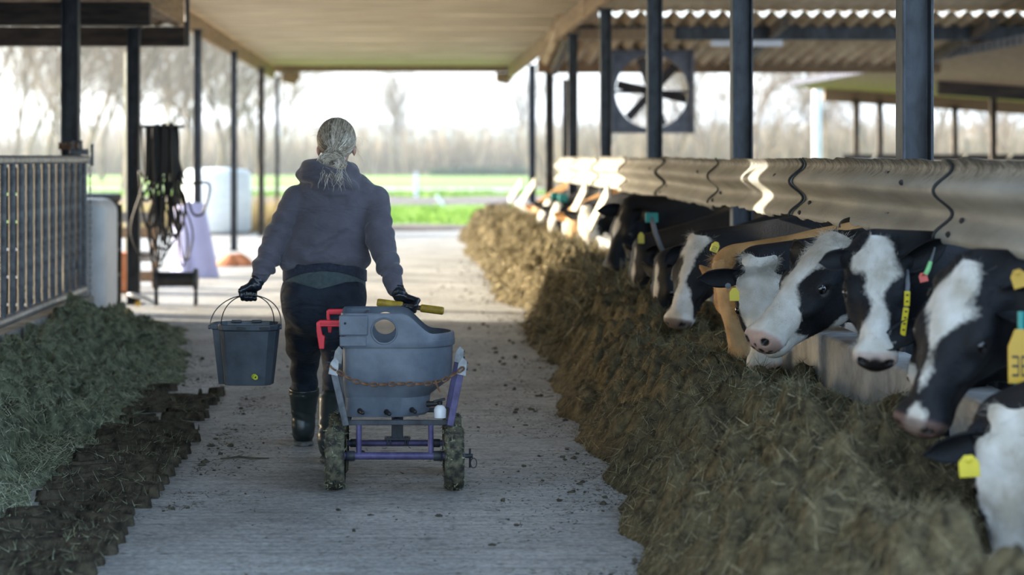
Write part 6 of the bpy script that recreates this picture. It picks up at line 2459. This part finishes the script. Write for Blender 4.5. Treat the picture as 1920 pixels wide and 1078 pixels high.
# ------------------------------------------------------------------ fan under the barn roof
fc = PX(1222, 172, 31.6)
fan = thing('barn_fan', 'large square barn fan hanging under the corrugated roof', 'fan', (fc.x, fc.y, fc.z - 0.61))
M['fan'] = mat('blue_grey_metal', (0.10, 0.11, 0.14), 0.5, 0.3, col2=(0.19, 0.20, 0.24), scale=6)
M['fan_dark'] = mat('fan_blade', (0.06, 0.055, 0.06), 0.5, 0.3, var=0.3)
hs_ = 0.61
n = 48
g = MB()
vs = []
for d in (-0.02, 0.02):
    for k in range(n):
        t = 2 * math.pi * k / n
        vs.append((fc.x + 0.555 * math.cos(t), fc.y + d, fc.z + 0.555 * math.sin(t)))
    for k in range(n):
        t = 2 * math.pi * k / n
        c_, s_ = math.cos(t), math.sin(t)
        q = hs_ / max(abs(c_), abs(s_))
        vs.append((fc.x + q * c_, fc.y + d, fc.z + q * s_))
fs = []
for k in range(n):
    l = (k + 1) % n
    fs += [(k, l, n + l, n + k), (2 * n + k, 3 * n + k, 3 * n + l, 2 * n + l), (k, 2 * n + k, 2 * n + l, l), (n + k, n + l, 3 * n + l, 3 * n + k)]
obj('shroud', g.add(vs, fs), M['fan'], fan, 0.5)
for sx, sz, w_, h_ in ((0, 1, 1.26, 0.04), (0, -1, 1.26, 0.04), (1, 0, 0.04, 1.26), (-1, 0, 0.04, 1.26)):
    obj('frame_side', MB().box((fc.x + sx * hs_, fc.y, fc.z + sz * hs_), (w_, 0.30, h_)), M['fan'], fan, bevel=0.004)
obj('hub', MB().lathe([(0.02, -0.09), (0.085, -0.08), (0.09, 0.08), (0.02, 0.09)], fc, 20, 'y'), M['fan_dark'], fan, 0.6)
for k in range(6):
    t = math.radians(-12 + 60 * k)
    r = Matrix.Rotation(-t, 3, 'Y')
    bl = MB()
    vs = []
    for i in range(6):
        s = 0.05 + 0.49 * i / 5
        tw = math.radians(38 - 16 * i / 5)
        wd = 0.075
        for q in (-1, 1):
            for th in (-0.004, 0.004):
                v = Vector((s, q * wd * math.sin(tw) + th, q * wd * math.cos(tw)))
                vs.append(fc + r @ v)
    fs = []
    for i in range(5):
        a = i * 4
        fs += [(a, a + 4, a + 6, a + 2), (a + 1, a + 3, a + 7, a + 5), (a, a + 1, a + 5, a + 4), (a + 2, a + 6, a + 7, a + 3)]
    fs += [(0, 2, 3, 1), (20, 21, 23, 22)]
    obj('blade', bl.add(vs, fs), M['fan_dark'], fan, 0.5)
for x in (-0.5, 0.5):
    obj('hanger', MB().tube([(fc.x + x, fc.y, fc.z + 0.6), (fc.x + x, fc.y, 3.2)], 0.012, 8), M['steel'], fan)
obj('support_strut', MB().box((fc.x, fc.y + 0.1, fc.z), (1.2, 0.03, 0.05)), M['fan_dark'], fan)

# ------------------------------------------------------------------ left side clutter
M['white_tank'] = mat('white_plastic_tank', (0.55, 0.57, 0.60), 0.45, 0, col2=(0.70, 0.71, 0.74), scale=3)
g = MB().box((-2.90, 18.75, 0.56), (0.40, 0.9, 1.12))
t_ = obj('water_tank', g, M['white_tank'], base=(-2.9, 18.75, 0))
bm_ = t_.modifiers.new('bevel', 'BEVEL')
bm_.width, bm_.segments = 0.13, 5
tag(t_, 'white rounded plastic tank standing past the gate end', 'tank')
M['black_plastic'] = mat('black_plastic', (0.018, 0.02, 0.022), 0.5, var=0.5, scale=8)
br = thing('barrel', 'black ribbed barrel with pale hoops behind the white tank', 'barrel', (-3.06, 19.75, 0))
obj('barrel_body', MB().lathe([(0.24, 0.005), (0.26, 0.02), (0.27, 0.3), (0.285, 0.6), (0.29, 1.0), (0.27, 1.06), (0.30, 1.09), (0.30, 1.14), (0.27, 1.145)], (-3.06, 19.75, 0), 28), M['black_plastic'], br, 0.6)
for z in (0.38, 0.62, 0.86):
    obj('hoop', MB().lathe([(0.286, -0.018), (0.298, -0.014), (0.298, 0.014), (0.286, 0.018)], (-3.06, 19.75, z), 28, caps=False), M['galv_dark'], br, 0.6)
for k in range(10):
    t = 2 * math.pi * k / 10
    obj('rib', MB().bar((-3.06 + 0.285 * math.cos(t), 19.75 + 0.285 * math.sin(t), 0.05), (-3.06 + 0.295 * math.cos(t), 19.75 + 0.295 * math.sin(t), 1.04), 0.03, 0.02), M['black_plastic'], br)
M['pale_post'] = mat('pale_timber', (0.50, 0.44, 0.28), 0.8, 0, col2=(0.66, 0.60, 0.42), scale=6)
tag(obj('timber_post', MB().box((-3.55, 26.0, 1.4), (0.075, 0.075, 2.8)), M['pale_post'], bevel=0.006), 'slim pale timber post standing between the two black posts', 'post')

pp = thing('gap_screen', 'dark board partition added to darken the gaps behind the tubular gate', 'partition', (-5.0, 17.7, 0))  # dark boards added to keep the view between the gate bars dark
for k in range(6):
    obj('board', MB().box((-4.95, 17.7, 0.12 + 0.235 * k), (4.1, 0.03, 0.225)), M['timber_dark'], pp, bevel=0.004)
for x in (-2.95, -4.3, -5.6, -6.9):
    obj('gap_screen_post', MB().box((x, 17.76, 0.75), (0.08, 0.08, 1.5)), M['timber_dark'], pp, bevel=0.004)

# hoses hung on an arm of the black post
hz_ = thing('rubber_hoses', 'bundle of black rubber hoses hanging from an arm on the black post', 'hose', (-2.6, 21.1, 0.3))
obj('arm', MB().bar((-2.76, 21.1, 1.80), (-2.30, 21.0, 1.80), 0.03, 0.03), M['steel'], hz_)
rgx = random.Random(8)
for k in range(18):
    x0 = -2.68 + 0.30 * (k % 9) / 8
    y0 = 21.02 + rgx.uniform(-0.05, 0.07)
    low = rgx.uniform(0.5, 1.05) if k % 3 else rgx.uniform(0.36, 0.5)
    bx = x0 + rgx.uniform(-0.10, 0.20) + (0.05 if k % 4 == 0 else 0)
    wd = rgx.uniform(0.03, 0.09) if k % 4 else rgx.uniform(0.10, 0.16)
    top2 = x0 + rgx.uniform(-0.06, 0.06)
    pth = [(x0, y0, 1.815), (x0, y0 - 0.03, 1.6), (x0 + (bx - x0) * 0.35 - wd * 0.1, y0 - 0.04, 1.25), (bx - wd, y0, low + 0.30), (bx - wd * 0.55, y0, low + 0.05), (bx, y0, low), (bx + wd * 0.55, y0, low + 0.05), (bx + wd, y0, low + 0.32),
           (bx + (top2 - bx) * 0.6 + wd * 0.2, y0 + 0.02, 1.25), (top2 + 0.01, y0 + 0.03, 1.6), (top2, y0, 1.815)]
    sp = []
    for i in range(len(pth) - 1):
        p0, p1, p2, p3 = [Vector(pth[max(0, min(len(pth) - 1, i + d))]) for d in (-1, 0, 1, 2)]
        for s in range(4):
            t = s / 4
            sp.append(0.5 * ((2 * p1) + (p2 - p0) * t + (2 * p0 - 5 * p1 + 4 * p2 - p3) * t * t + (3 * p1 - p0 - 3 * p2 + p3) * t ** 3))
    sp.append(Vector(pth[-1]))
    obj('hose', MB().tube(sp, 0.0135 if k % 3 else 0.010, 7), M['rubber'], hz_, 3.14)
for k in range(9):
    x = -2.67 + 0.034 * k
    obj('strap', MB().box((x, 21.0 + 0.03 * math.sin(k * 2), 1.55 + 0.04 * math.sin(k * 3)), (0.036, 0.05, 0.52)), M['rubber'], hz_, bevel=0.006)
rl = thing('hose_reel', 'dark roller with end discs lying at the foot of the hanging hoses', 'reel', (-2.38, 21.0, 0.0))
obj('drum', MB().lathe([(0.02, -0.2), (0.075, -0.2), (0.075, 0.2), (0.02, 0.2)], (-2.38, 21.0, 0.26), 18, 'x'), M['black_plastic'], rl)
for x in (-0.2, 0.2):
    obj('end_disc', MB().lathe([(0.03, -0.02), (0.11, -0.02), (0.11, 0.02), (0.03, 0.02)], (-2.38 + x, 21.0, 0.26), 20, 'x'), M['steel'], rl)
    for y in (-0.09, 0.09):
        obj('leg', MB().bar((-2.38 + x, 21.0, 0.26), (-2.38 + x, 21.0 + y, 0.0), 0.025, 0.02), M['steel'], rl)
ft = thing('pipe_coil', 'small white pipe coil with brass fitting at the foot of the black post', 'pipe', (-2.66, 20.6, 0.0))
cp = [(-2.68 + 0.12 * math.cos(t), 20.6 + 0.06 * math.sin(t), 0.035 + 0.10 * max(0, math.sin(t * 0.5))) for t in [i * 0.35 for i in range(18)]]
obj('pipe', MB().tube(cp, 0.018, 8), M['white_tank'], ft, 3.14)
obj('fitting', MB().lathe([(0.012, -0.02), (0.03, -0.015), (0.03, 0.015), (0.012, 0.02)], (-2.70, 20.52, 0.05), 12, 'y'), mat('brass', (0.55, 0.36, 0.08), 0.3, 0.8, var=0.1), ft)

# lavender foam mat bent upright
M['mat'] = mat('lavender_mat', (0.40, 0.40, 0.62), 0.7, 0, col2=(0.47, 0.47, 0.70), scale=3)
mt = thing('foam_mat', 'lavender foam mat bent upright between the hoses and the bale', 'mat', (-2.70, 25.8, 0.0))


def bent(x0, x1, y0, bow, zt, lean, th, nm, tw=0.85):
    n_, m_ = 16, 10
    fr, bk = [], []
    for j in range(m_ + 1):
        v = j / m_
        for i in range(n_ + 1):
            u = i / n_
            xx = x0 + (x1 - x0) * u
            c = (x0 + x1) / 2
            xx = c + (xx - c) * (1 - (1 - tw) * v) - lean * v
            yy = y0 - bow * math.sin(math.pi * min(1, u * 1.15)) * (1 - 0.3 * v) + 0.10 * v
            zz = 0.004 + zt * v - 0.03 * u * v
            fr.append((xx, yy, zz))
            bk.append((xx, yy + th, zz))
    w_ = n_ + 1
    k = len(fr)
    fs = []
    for j in range(m_):
        for i in range(n_):
            a = j * w_ + i
            fs += [(a, a + 1, a + w_ + 1, a + w_), (k + a, k + a + w_, k + a + w_ + 1, k + a + 1)]
        a = j * w_
        fs.append((a, a + w_, k + a + w_, k + a))
        a = j * w_ + n_
        fs.append((a, k + a, k + a + w_, a + w_))
    for i in range(n_):
        fs.append((i, k + i, k + i + 1, i + 1))
        a = m_ * w_ + i
        fs.append((a, a + 1, k + a + 1, k + a))
    return obj(nm, MB().add(fr + bk, fs), M['mat'], mt, 0.9)


bent(-3.00, -2.55, 25.9, 0.28, 0.90, 0.0, 0.035, 'mat_roll')
bent(-2.78, -2.38, 25.7, 0.03, 0.94, 0.13, 0.035, 'mat_face', 0.68)

# white wrapped bale, tall dry grass round it
M['wrap'] = mat('white_bale_wrap', (0.68, 0.72, 0.74), 0.35, 0, col2=(0.80, 0.84, 0.85), scale=2.5, bump=0.01, bscale=7, stretch=(1, 1, 6))
tag(obj('wrapped_bale', MB().lathe([(0.1, 0.0), (0.55, 0.01), (0.66, 0.10), (0.67, 0.65), (0.66, 1.14), (0.56, 1.25), (0.1, 1.28)], (-3.76, 40.2, 0.0), 32), M['wrap'], smooth=0.9), 'white plastic wrapped round bale beside the grey post', 'bale')
M['dry'] = attr_mat('dry_grass', [(0, (0.22, 0.16, 0.07)), (0.5, (0.45, 0.35, 0.18)), (1, (0.66, 0.56, 0.34))])
rgg = np.random.default_rng(77)


def blades(name, label, n, xr, yr, hr, wr, m, cat, lean=0.2, base=None, sway=0.5, z0=0.0, seg=2):
    P = np.stack([rgg.uniform(*xr, n), rgg.uniform(*yr, n), np.full(n, z0)], -1)
    keep = noise2(P[:, 0] * 0.8, P[:, 1] * 0.8, 12) > 0.25
    P = P[keep]
    n = len(P)
    D = np.stack([rgg.normal(0, lean, n), rgg.normal(0, lean, n), np.ones(n)], -1)
    D /= np.linalg.norm(D, axis=1)[:, None]
    V, Q, own = strands(P, D, rgg.uniform(*hr, n), rgg.uniform(*wr, n), rgg, sway, seg)
    org_ = P.mean(0)
    org_[2] = z0
    me = np_mesh(name, V - org_, Q)
    col_attr(me, 'tint', np.clip(rgg.normal(0.5, 0.22, n), 0, 1)[own])
    o = link(name, me, m, None, Vector(org_))
    return tag(o, label, cat, None, 'stuff')


blades('dry_grass', 'tall dry yellow grass at the yard edge left of the woman', 5000, (-6.0, -1.8), (40.9, 43.2), (0.25, 0.75), (0.008, 0.018), M['dry'], 'grass')
M['green_blade'] = attr_mat('meadow_blades', [(0, (0.06, 0.13, 0.012)), (0.5, (0.17, 0.30, 0.035)), (1, (0.34, 0.46, 0.09))], 0.6)
blades('meadow_grass', 'fresh green meadow grass just beyond the yard', 26000, (-7, 8), (44.0, 64), (0.05, 0.16), (0.012, 0.03), M['green_blade'], 'grass', 0.35, z0=-0.06)
blades('meadow_grass', 'fresh green meadow grass beyond the dark furrow', 16000, (-14, 14), (79, 88), (0.08, 0.25), (0.03, 0.06), M['green_blade'], 'grass', 0.35, z0=-0.06)

# orange tarp, pallet with crate
M['orange'] = mat('orange_tarp', (0.55, 0.17, 0.06), 0.6, 0, col2=(0.68, 0.28, 0.13), scale=9)


def tarp(name, label, c, rx, ry, h, seed):
    n_, m_ = 26, 9
    vs = []
    for j in range(m_ + 1):
        r = j / m_
        for k in range(n_):
            t = 2 * math.pi * k / n_
            q = r * (1 + 0.18 * math.sin(3 * t + seed) + 0.08 * math.sin(7 * t))
            x, y = c[0] + rx * q * math.cos(t), c[1] + ry * q * math.sin(t)
            z = h * (1 - r ** 2) * (0.7 + 0.6 * noise2(np.array([x * 6]), np.array([y * 6]), seed)[0]) + 0.015
            vs.append((x, y, max(0.004, z if r < 1 else 0.004)))
    fs = []
    for j in range(m_):
        for k in range(n_):
            l = (k + 1) % n_
            fs.append((j * n_ + k, j * n_ + l, (j + 1) * n_ + l, (j + 1) * n_ + k))
    return tag(obj(name, MB().add(vs, fs), M['orange'], smooth=3.14, base=(c[0], c[1], 0)), label, 'tarp')


tarp('orange_tarp', 'crumpled orange tarp lying on the concrete before the posts', (-2.46, 28.6), 0.26, 0.30, 0.15, 2)
pal = thing('timber_rack', 'grey timber rack with boards standing behind the black barrel', 'rack', (-3.35, 24.0, 0))
for k, z in enumerate((0.12, 0.35, 0.62, 0.80)):
    obj('board', MB().box((-3.4, 23.9, z), (0.95, 0.03, 0.12)), M['concrete'] if k % 2 else M['timber'], pal, bevel=0.004)
for x in (-3.85, -3.4, -2.96):
    obj('rack_post', MB().box((x, 23.95, 0.45), (0.07, 0.06, 0.9)), M['timber'], pal, bevel=0.004)
tag(obj('crate', MB().box((-3.22, 22.9, 0.22), (0.34, 0.3, 0.42)).box((-3.22, 22.9, 0.435), (0.37, 0.33, 0.02)), M['orange'], bevel=0.01, base=(-3.22, 22.9, 0.0)), 'orange plastic crate in front of the timber rack', 'crate')

# ------------------------------------------------------------------ slanting planks of the far feed fence
M['cream'] = mat('cream_plank', (0.50, 0.46, 0.36), 0.7, 0, col2=(0.66, 0.62, 0.52), scale=5)
for i, (a, b) in enumerate((((1.93, 20.4, 1.16), (1.90, 22.4, 0.70)), ((1.93, 23.0, 1.16), (1.90, 25.3, 0.70)), ((1.93, 32.6, 1.10), (1.90, 36.5, 0.66)), ((1.93, 36.6, 1.05), (1.88, 40.0, 0.66)))):
    tag(obj('slant_plank', MB().bar(a, b, 0.03, 0.13, (0, 0, 1)), M['cream'], bevel=0.006),
        ['nearest sunlit cream plank slanting under the feed board', 'second sunlit cream plank slanting under the feed board', 'third cream plank slanting at the far end of the feed fence', 'farthest cream plank slanting beside the green field'][i],
        'plank', 'slanting planks of the feed fence')

# ------------------------------------------------------------------ barn interior on the right, just above the feed board
cb = thing('cubicle_rails', 'grey tube rails of the cow cubicles behind the feed board', 'rail', (6.0, 25.0, 0))
for k in range(9):
    y = 19.0 + k * 1.25
    for x in (5.2,):
        obj('loop', MB().tube([(x, y, 0.0), (x, y, 1.25), (x + 0.3, y, 1.38), (x + 1.6, y, 1.38), (x + 1.75, y, 1.2), (x + 1.6, y, 0.5), (x + 0.2, y, 0.42)], 0.025, 8), M['galv'], cb)
obj('neck_rail', MB().tube([(6.2, 18.0, 1.43), (6.2, 30.0, 1.43)], 0.03, 10), M['galv'], cb)
obj('front_rail', MB().tube([(5.2, 18.0, 1.30), (5.2, 30.0, 1.30)], 0.03, 10), M['galv'], cb)
bf = thing('board_fence', 'brown board fence under the low barn roof far to the right', 'fence', (11.5, 41.5, 0))
for k in range(4):
    obj('board', MB().box((11.9, 41.5, 0.52 + k * 0.30), (6.6, 0.03, 0.24)), M['timber_dark'] if k % 2 else M['steel_brown'], bf, bevel=0.004)
for k in range(6):
    obj('fence_post', MB().box((8.75 + k * 1.25, 41.57, 0.74), (0.10, 0.10, 1.48)), M['timber_dark'], bf, bevel=0.004)
for k in range(7):
    obj('brace', MB().bar((8.9 + k * 0.9, 41.45, 1.1), (9.25 + k * 0.9, 41.45, 1.52), 0.03, 0.08, (0, 1, 0)), M['cream'], bf)
p = PX(1532, 290, 47.0)
tag(obj('pale_pole', MB().tube([(p.x, 47, -0.06), (p.x, 47, 3.0)], 0.105, 14), M['white_tank'], base=(p.x, 47, -0.06)), 'stout pale pole under the tip of the low barn roof', 'pole')

# ------------------------------------------------------------------ trees, thicket, distance
M['bark'] = mat('winter_bark', (0.10, 0.078, 0.055), 0.9, 0, col2=(0.22, 0.18, 0.13), scale=2)
M['twig'] = mat('winter_twigs', (0.13, 0.095, 0.065), 0.9, 0, col2=(0.26, 0.205, 0.145), scale=0.6)


def grow_tree(seed, height, slender):
    r = random.Random(seed)
    limbs, twigs = MB(), MB()

    def go(p, d, L, rad, lvl):
        pts = [p]
        q, dd = p.copy(), d.copy()
        n_ = 4 if lvl < 2 else 3
        for i in range(n_):
            dd = (dd + Vector((r.gauss(0, 0.13), r.gauss(0, 0.13), r.gauss(0.03, 0.07)))).normalized()
            q = q + dd * (L / n_)
            pts.append(q.copy())
        rs = [rad * (1 - 0.55 * i / n_) for i in range(n_ + 1)]
        (limbs if lvl < 2 else twigs).tube(pts, rs, 6 if lvl == 0 else (4 if lvl == 1 else 3), caps=False)
        if lvl >= 4:
            return
        nb = (11, 8, 6, 4)[lvl]
        for i in range(nb):
            f = (0.28 if lvl == 0 else 0.2) + 0.78 * (i + r.random()) / nb
            f = min(f, 0.99)
            k = min(int(f * n_), n_ - 1)
            bp_ = pts[k].lerp(pts[k + 1], f * n_ - k)
            a = r.uniform(0, 6.283)
            side = Vector((math.cos(a), math.sin(a), 0))
            side = (side - dd * side.dot(dd)).normalized()
            sp_ = (0.75 if not slender else 0.38) * r.uniform(0.8, 1.25)
            nd = (dd + side * sp_ + Vector((0, 0, 0.15))).normalized()
            go(bp_, nd, L * r.uniform(0.42, 0.62), rad * (0.42 if lvl < 2 else 0.5), lvl + 1)
    go(Vector((0, 0, -0.1)), Vector((0, 0, 1)), height * 0.72, height * 0.0125, 0)
    return limbs, twigs


protos = []
for s, h, sl_ in ((3, 8.0, False), (5, 9.0, False), (9, 10.0, True)):
    limbs, twigs = grow_tree(s, h, sl_)
    ml = bpy.data.meshes.new('trunk')
    ml.from_pydata(limbs.V, [], limbs.F)
    mw = bpy.data.meshes.new('twigs')
    mw.from_pydata(twigs.V, [], twigs.F)
    ml.materials.append(M['bark'])
    mw.materials.append(M['twig'])
    protos.append((ml, mw))


def tree(px, Y, kind, s, label, rz, group):
    x = (px - U0) * Y / F
    t = thing('bare_tree', label, 'tree', (x, Y, -0.06), group, (0, 0, rz))
    t.scale = (s, s, s)
    for nm, me in zip(('trunk', 'twigs'), protos[kind]):
        o = bpy.data.objects.new(nm, me)
        COL.objects.link(o)
        o.parent = t
        if nm == 'twigs':
            o['kind'] = 'stuff'
    return t


TL = [(20, 61, 1, 0.85), (80, 69, 0, 0.95), (150, 64, 1, 0.9), (228, 60, 0, 0.8), (290, 76, 1, 1.0), (345, 70, 0, 0.95), (432, 64, 1, 0.8), (490, 78, 0, 0.9), (-40, 66, 0, 1.0), (45, 74, 1, 0.9), (110, 58, 0, 0.8), (190, 80, 1, 1.05), (262, 66, 0, 0.92), (318, 84, 1, 1.0), (372, 62, 0, 0.78), (408, 72, 1, 0.86), (462, 92, 0, 0.95), (520, 100, 1, 0.85)]
wl_ = ['leftmost', 'second', 'third', 'fourth', 'fifth', 'sixth', 'seventh', 'eighth', 'ninth', 'tenth', 'eleventh', 'twelfth', 'thirteenth', 'fourteenth', 'fifteenth', 'sixteenth', 'seventeenth', 'eighteenth']
TL.sort()
for i, (px, Y, k, s) in enumerate(TL):
    tree(px, Y * 1.6, k, s * 1.62, '%s bare winter tree from the frame edge, behind the open left side posts' % wl_[i], i * 1.7, 'bare trees on the left')
for i, (px, Y, k, s, lab) in enumerate(((738, 165, 2, 0.82, 'tall slender bare tree over the right shoulder of the woman'), (760, 180, 2, 0.72, 'slender bare tree just right of the tallest one'), (968, 170, 2, 0.80, 'slender bare tree next to the far cow side posts'), (890, 230, 1, 0.55, 'small rounded far tree halfway between the slender ones'))):
    tree(px, Y, k, s, lab, i * 2.1, 'bare trees in the distance')
for i, (px, Y, k, s) in enumerate(((1170, 95, 0, 0.62), (1255, 84, 1, 0.72), (1330, 92, 0, 0.85), (1420, 76, 1, 0.66), (1470, 98, 0, 0.9), (1560, 88, 1, 0.75), (1640, 95, 0, 0.85), (1730, 88, 1, 0.8), (1830, 100, 0, 0.8), (1905, 90, 1, 0.8))):
    tree(px, Y, k, s, '%s bare sunlit tree, counted from the fan, behind the cow barn' % ['first', 'second', 'third', 'fourth', 'fifth', 'sixth', 'seventh', 'eighth', 'ninth', 'tenth'][i], i * 1.3 + 0.4, 'bare trees behind the cow barn')
M['thicket'] = attr_mat('thicket_stems', [(0, (0.16, 0.12, 0.085)), (0.5, (0.30, 0.24, 0.17)), (1, (0.46, 0.39, 0.29))])
blades('thicket', 'brown winter thicket along the far edge of the meadow', 15000, (-45, 60), (168, 182), (2.0, 4.4), (0.05, 0.16), M['thicket'], 'thicket', 0.22, z0=-0.06, sway=0.25)
blades('thicket', 'tan brushwood behind the cow barn on the right', 12000, (6, 34), (84, 104), (1.5, 3.6), (0.025, 0.06), M['thicket'], 'thicket', 0.3, z0=-0.06, sway=0.3)
M['evergreen'] = attr_mat('evergreen', [(0, (0.012, 0.04, 0.02)), (0.5, (0.03, 0.085, 0.045)), (1, (0.07, 0.15, 0.085))])
blades('hedge', 'low dark green hedge in front of the brown thicket', 5000, (1.5, 9.5), (163, 165), (0.3, 0.75), (0.06, 0.12), M['evergreen'], 'hedge', 0.4, z0=-0.06)
# far wood and greenhouse
M['farwood'] = attr_mat('far_wood', [(0, (0.10, 0.11, 0.10)), (0.5, (0.17, 0.18, 0.16)), (1, (0.25, 0.25, 0.22))])
blades('woods', 'far grey wood along the horizon', 9000, (-70, 130), (395, 410), (4, 8.8), (0.4, 1.0), M['farwood'], 'woods', 0.15, z0=-0.06, sway=0.2)
gh = thing('greenhouse', 'long pale greenhouse far behind the thicket', 'greenhouse', (5, 340, -0.06))
M['ghglass'] = mat('greenhouse_panel', (0.60, 0.64, 0.66), 0.3, var=0.06)
for k in range(16):
    x = -22 + k * 4.0
    obj('bay', MB().extrude([(-1.98, 0), (1.98, 0), (1.98, 4.6), (0, 5.9), (-1.98, 4.6)], (x, 337, -0.06), (x, 345, -0.06), (1, 0, 0), (0, 0, 1)), M['ghglass'], gh)
p = PX(1825, 285, 150)
sh = thing('white_shed', 'small white shed far behind the right barn', 'shed', (p.x, 150, -0.06))
obj('shed_wall', MB().box((p.x, 150, 1.24), (2.6, 3, 2.6)), M['ghglass'], sh)
obj('shed_roof', MB().extrude([(-1.5, 2.5), (0, 3.1), (1.5, 2.5)], (p.x, 148.3, 0), (p.x, 151.7, 0), (1, 0, 0), (0, 0, 1)), M['conc'] or M['concrete'], sh)
obj('shed_door', MB().box((p.x - 0.5, 148.47, 0.95), (0.9, 0.05, 2.0)), M['fan'], sh)
# meadow markers
tag(obj('marker_post', MB().box((0.155, 75, 0.42), (0.14, 0.14, 0.96)).box((0.155, 75, 0.91), (0.17, 0.17, 0.03)), M['white_tank'], bevel=0.01, base=(0.155, 75, -0.06)), 'white marker post standing in the green meadow', 'post')
tag(obj('leaning_board', MB().box((0.87, 63.5, 0.13), (0.10, 0.30, 0.42), Matrix.Rotation(-0.6, 3, 'Y')), M['plastic_white'], bevel=0.01, base=(0.87, 63.5, -0.06)), 'small white board leaning in the meadow near the furrow', 'board')

# ------------------------------------------------------------------ thin winter haze over the meadow
hm_ = bpy.data.materials.new('meadow_haze')
hm_.use_nodes = True
hn = hm_.node_tree
hn.nodes.clear()
ho = hn.nodes.new('ShaderNodeOutputMaterial')
hv = hn.nodes.new('ShaderNodeVolumeScatter')
hv.inputs['Color'].default_value = (0.92, 0.95, 1.0, 1)
hv.inputs['Density'].default_value = 0.0011
hv.inputs['Anisotropy'].default_value = 0.2
hn.links.new(hv.outputs[0], ho.inputs['Volume'])
hz = obj('haze', MB().box((0, 250, 10.9), (420, 396, 22)), hm_, smooth=None, base=(0, 250, 0))
tag(hz, 'thin pale winter haze lying over the meadow', 'haze', None, 'stuff')
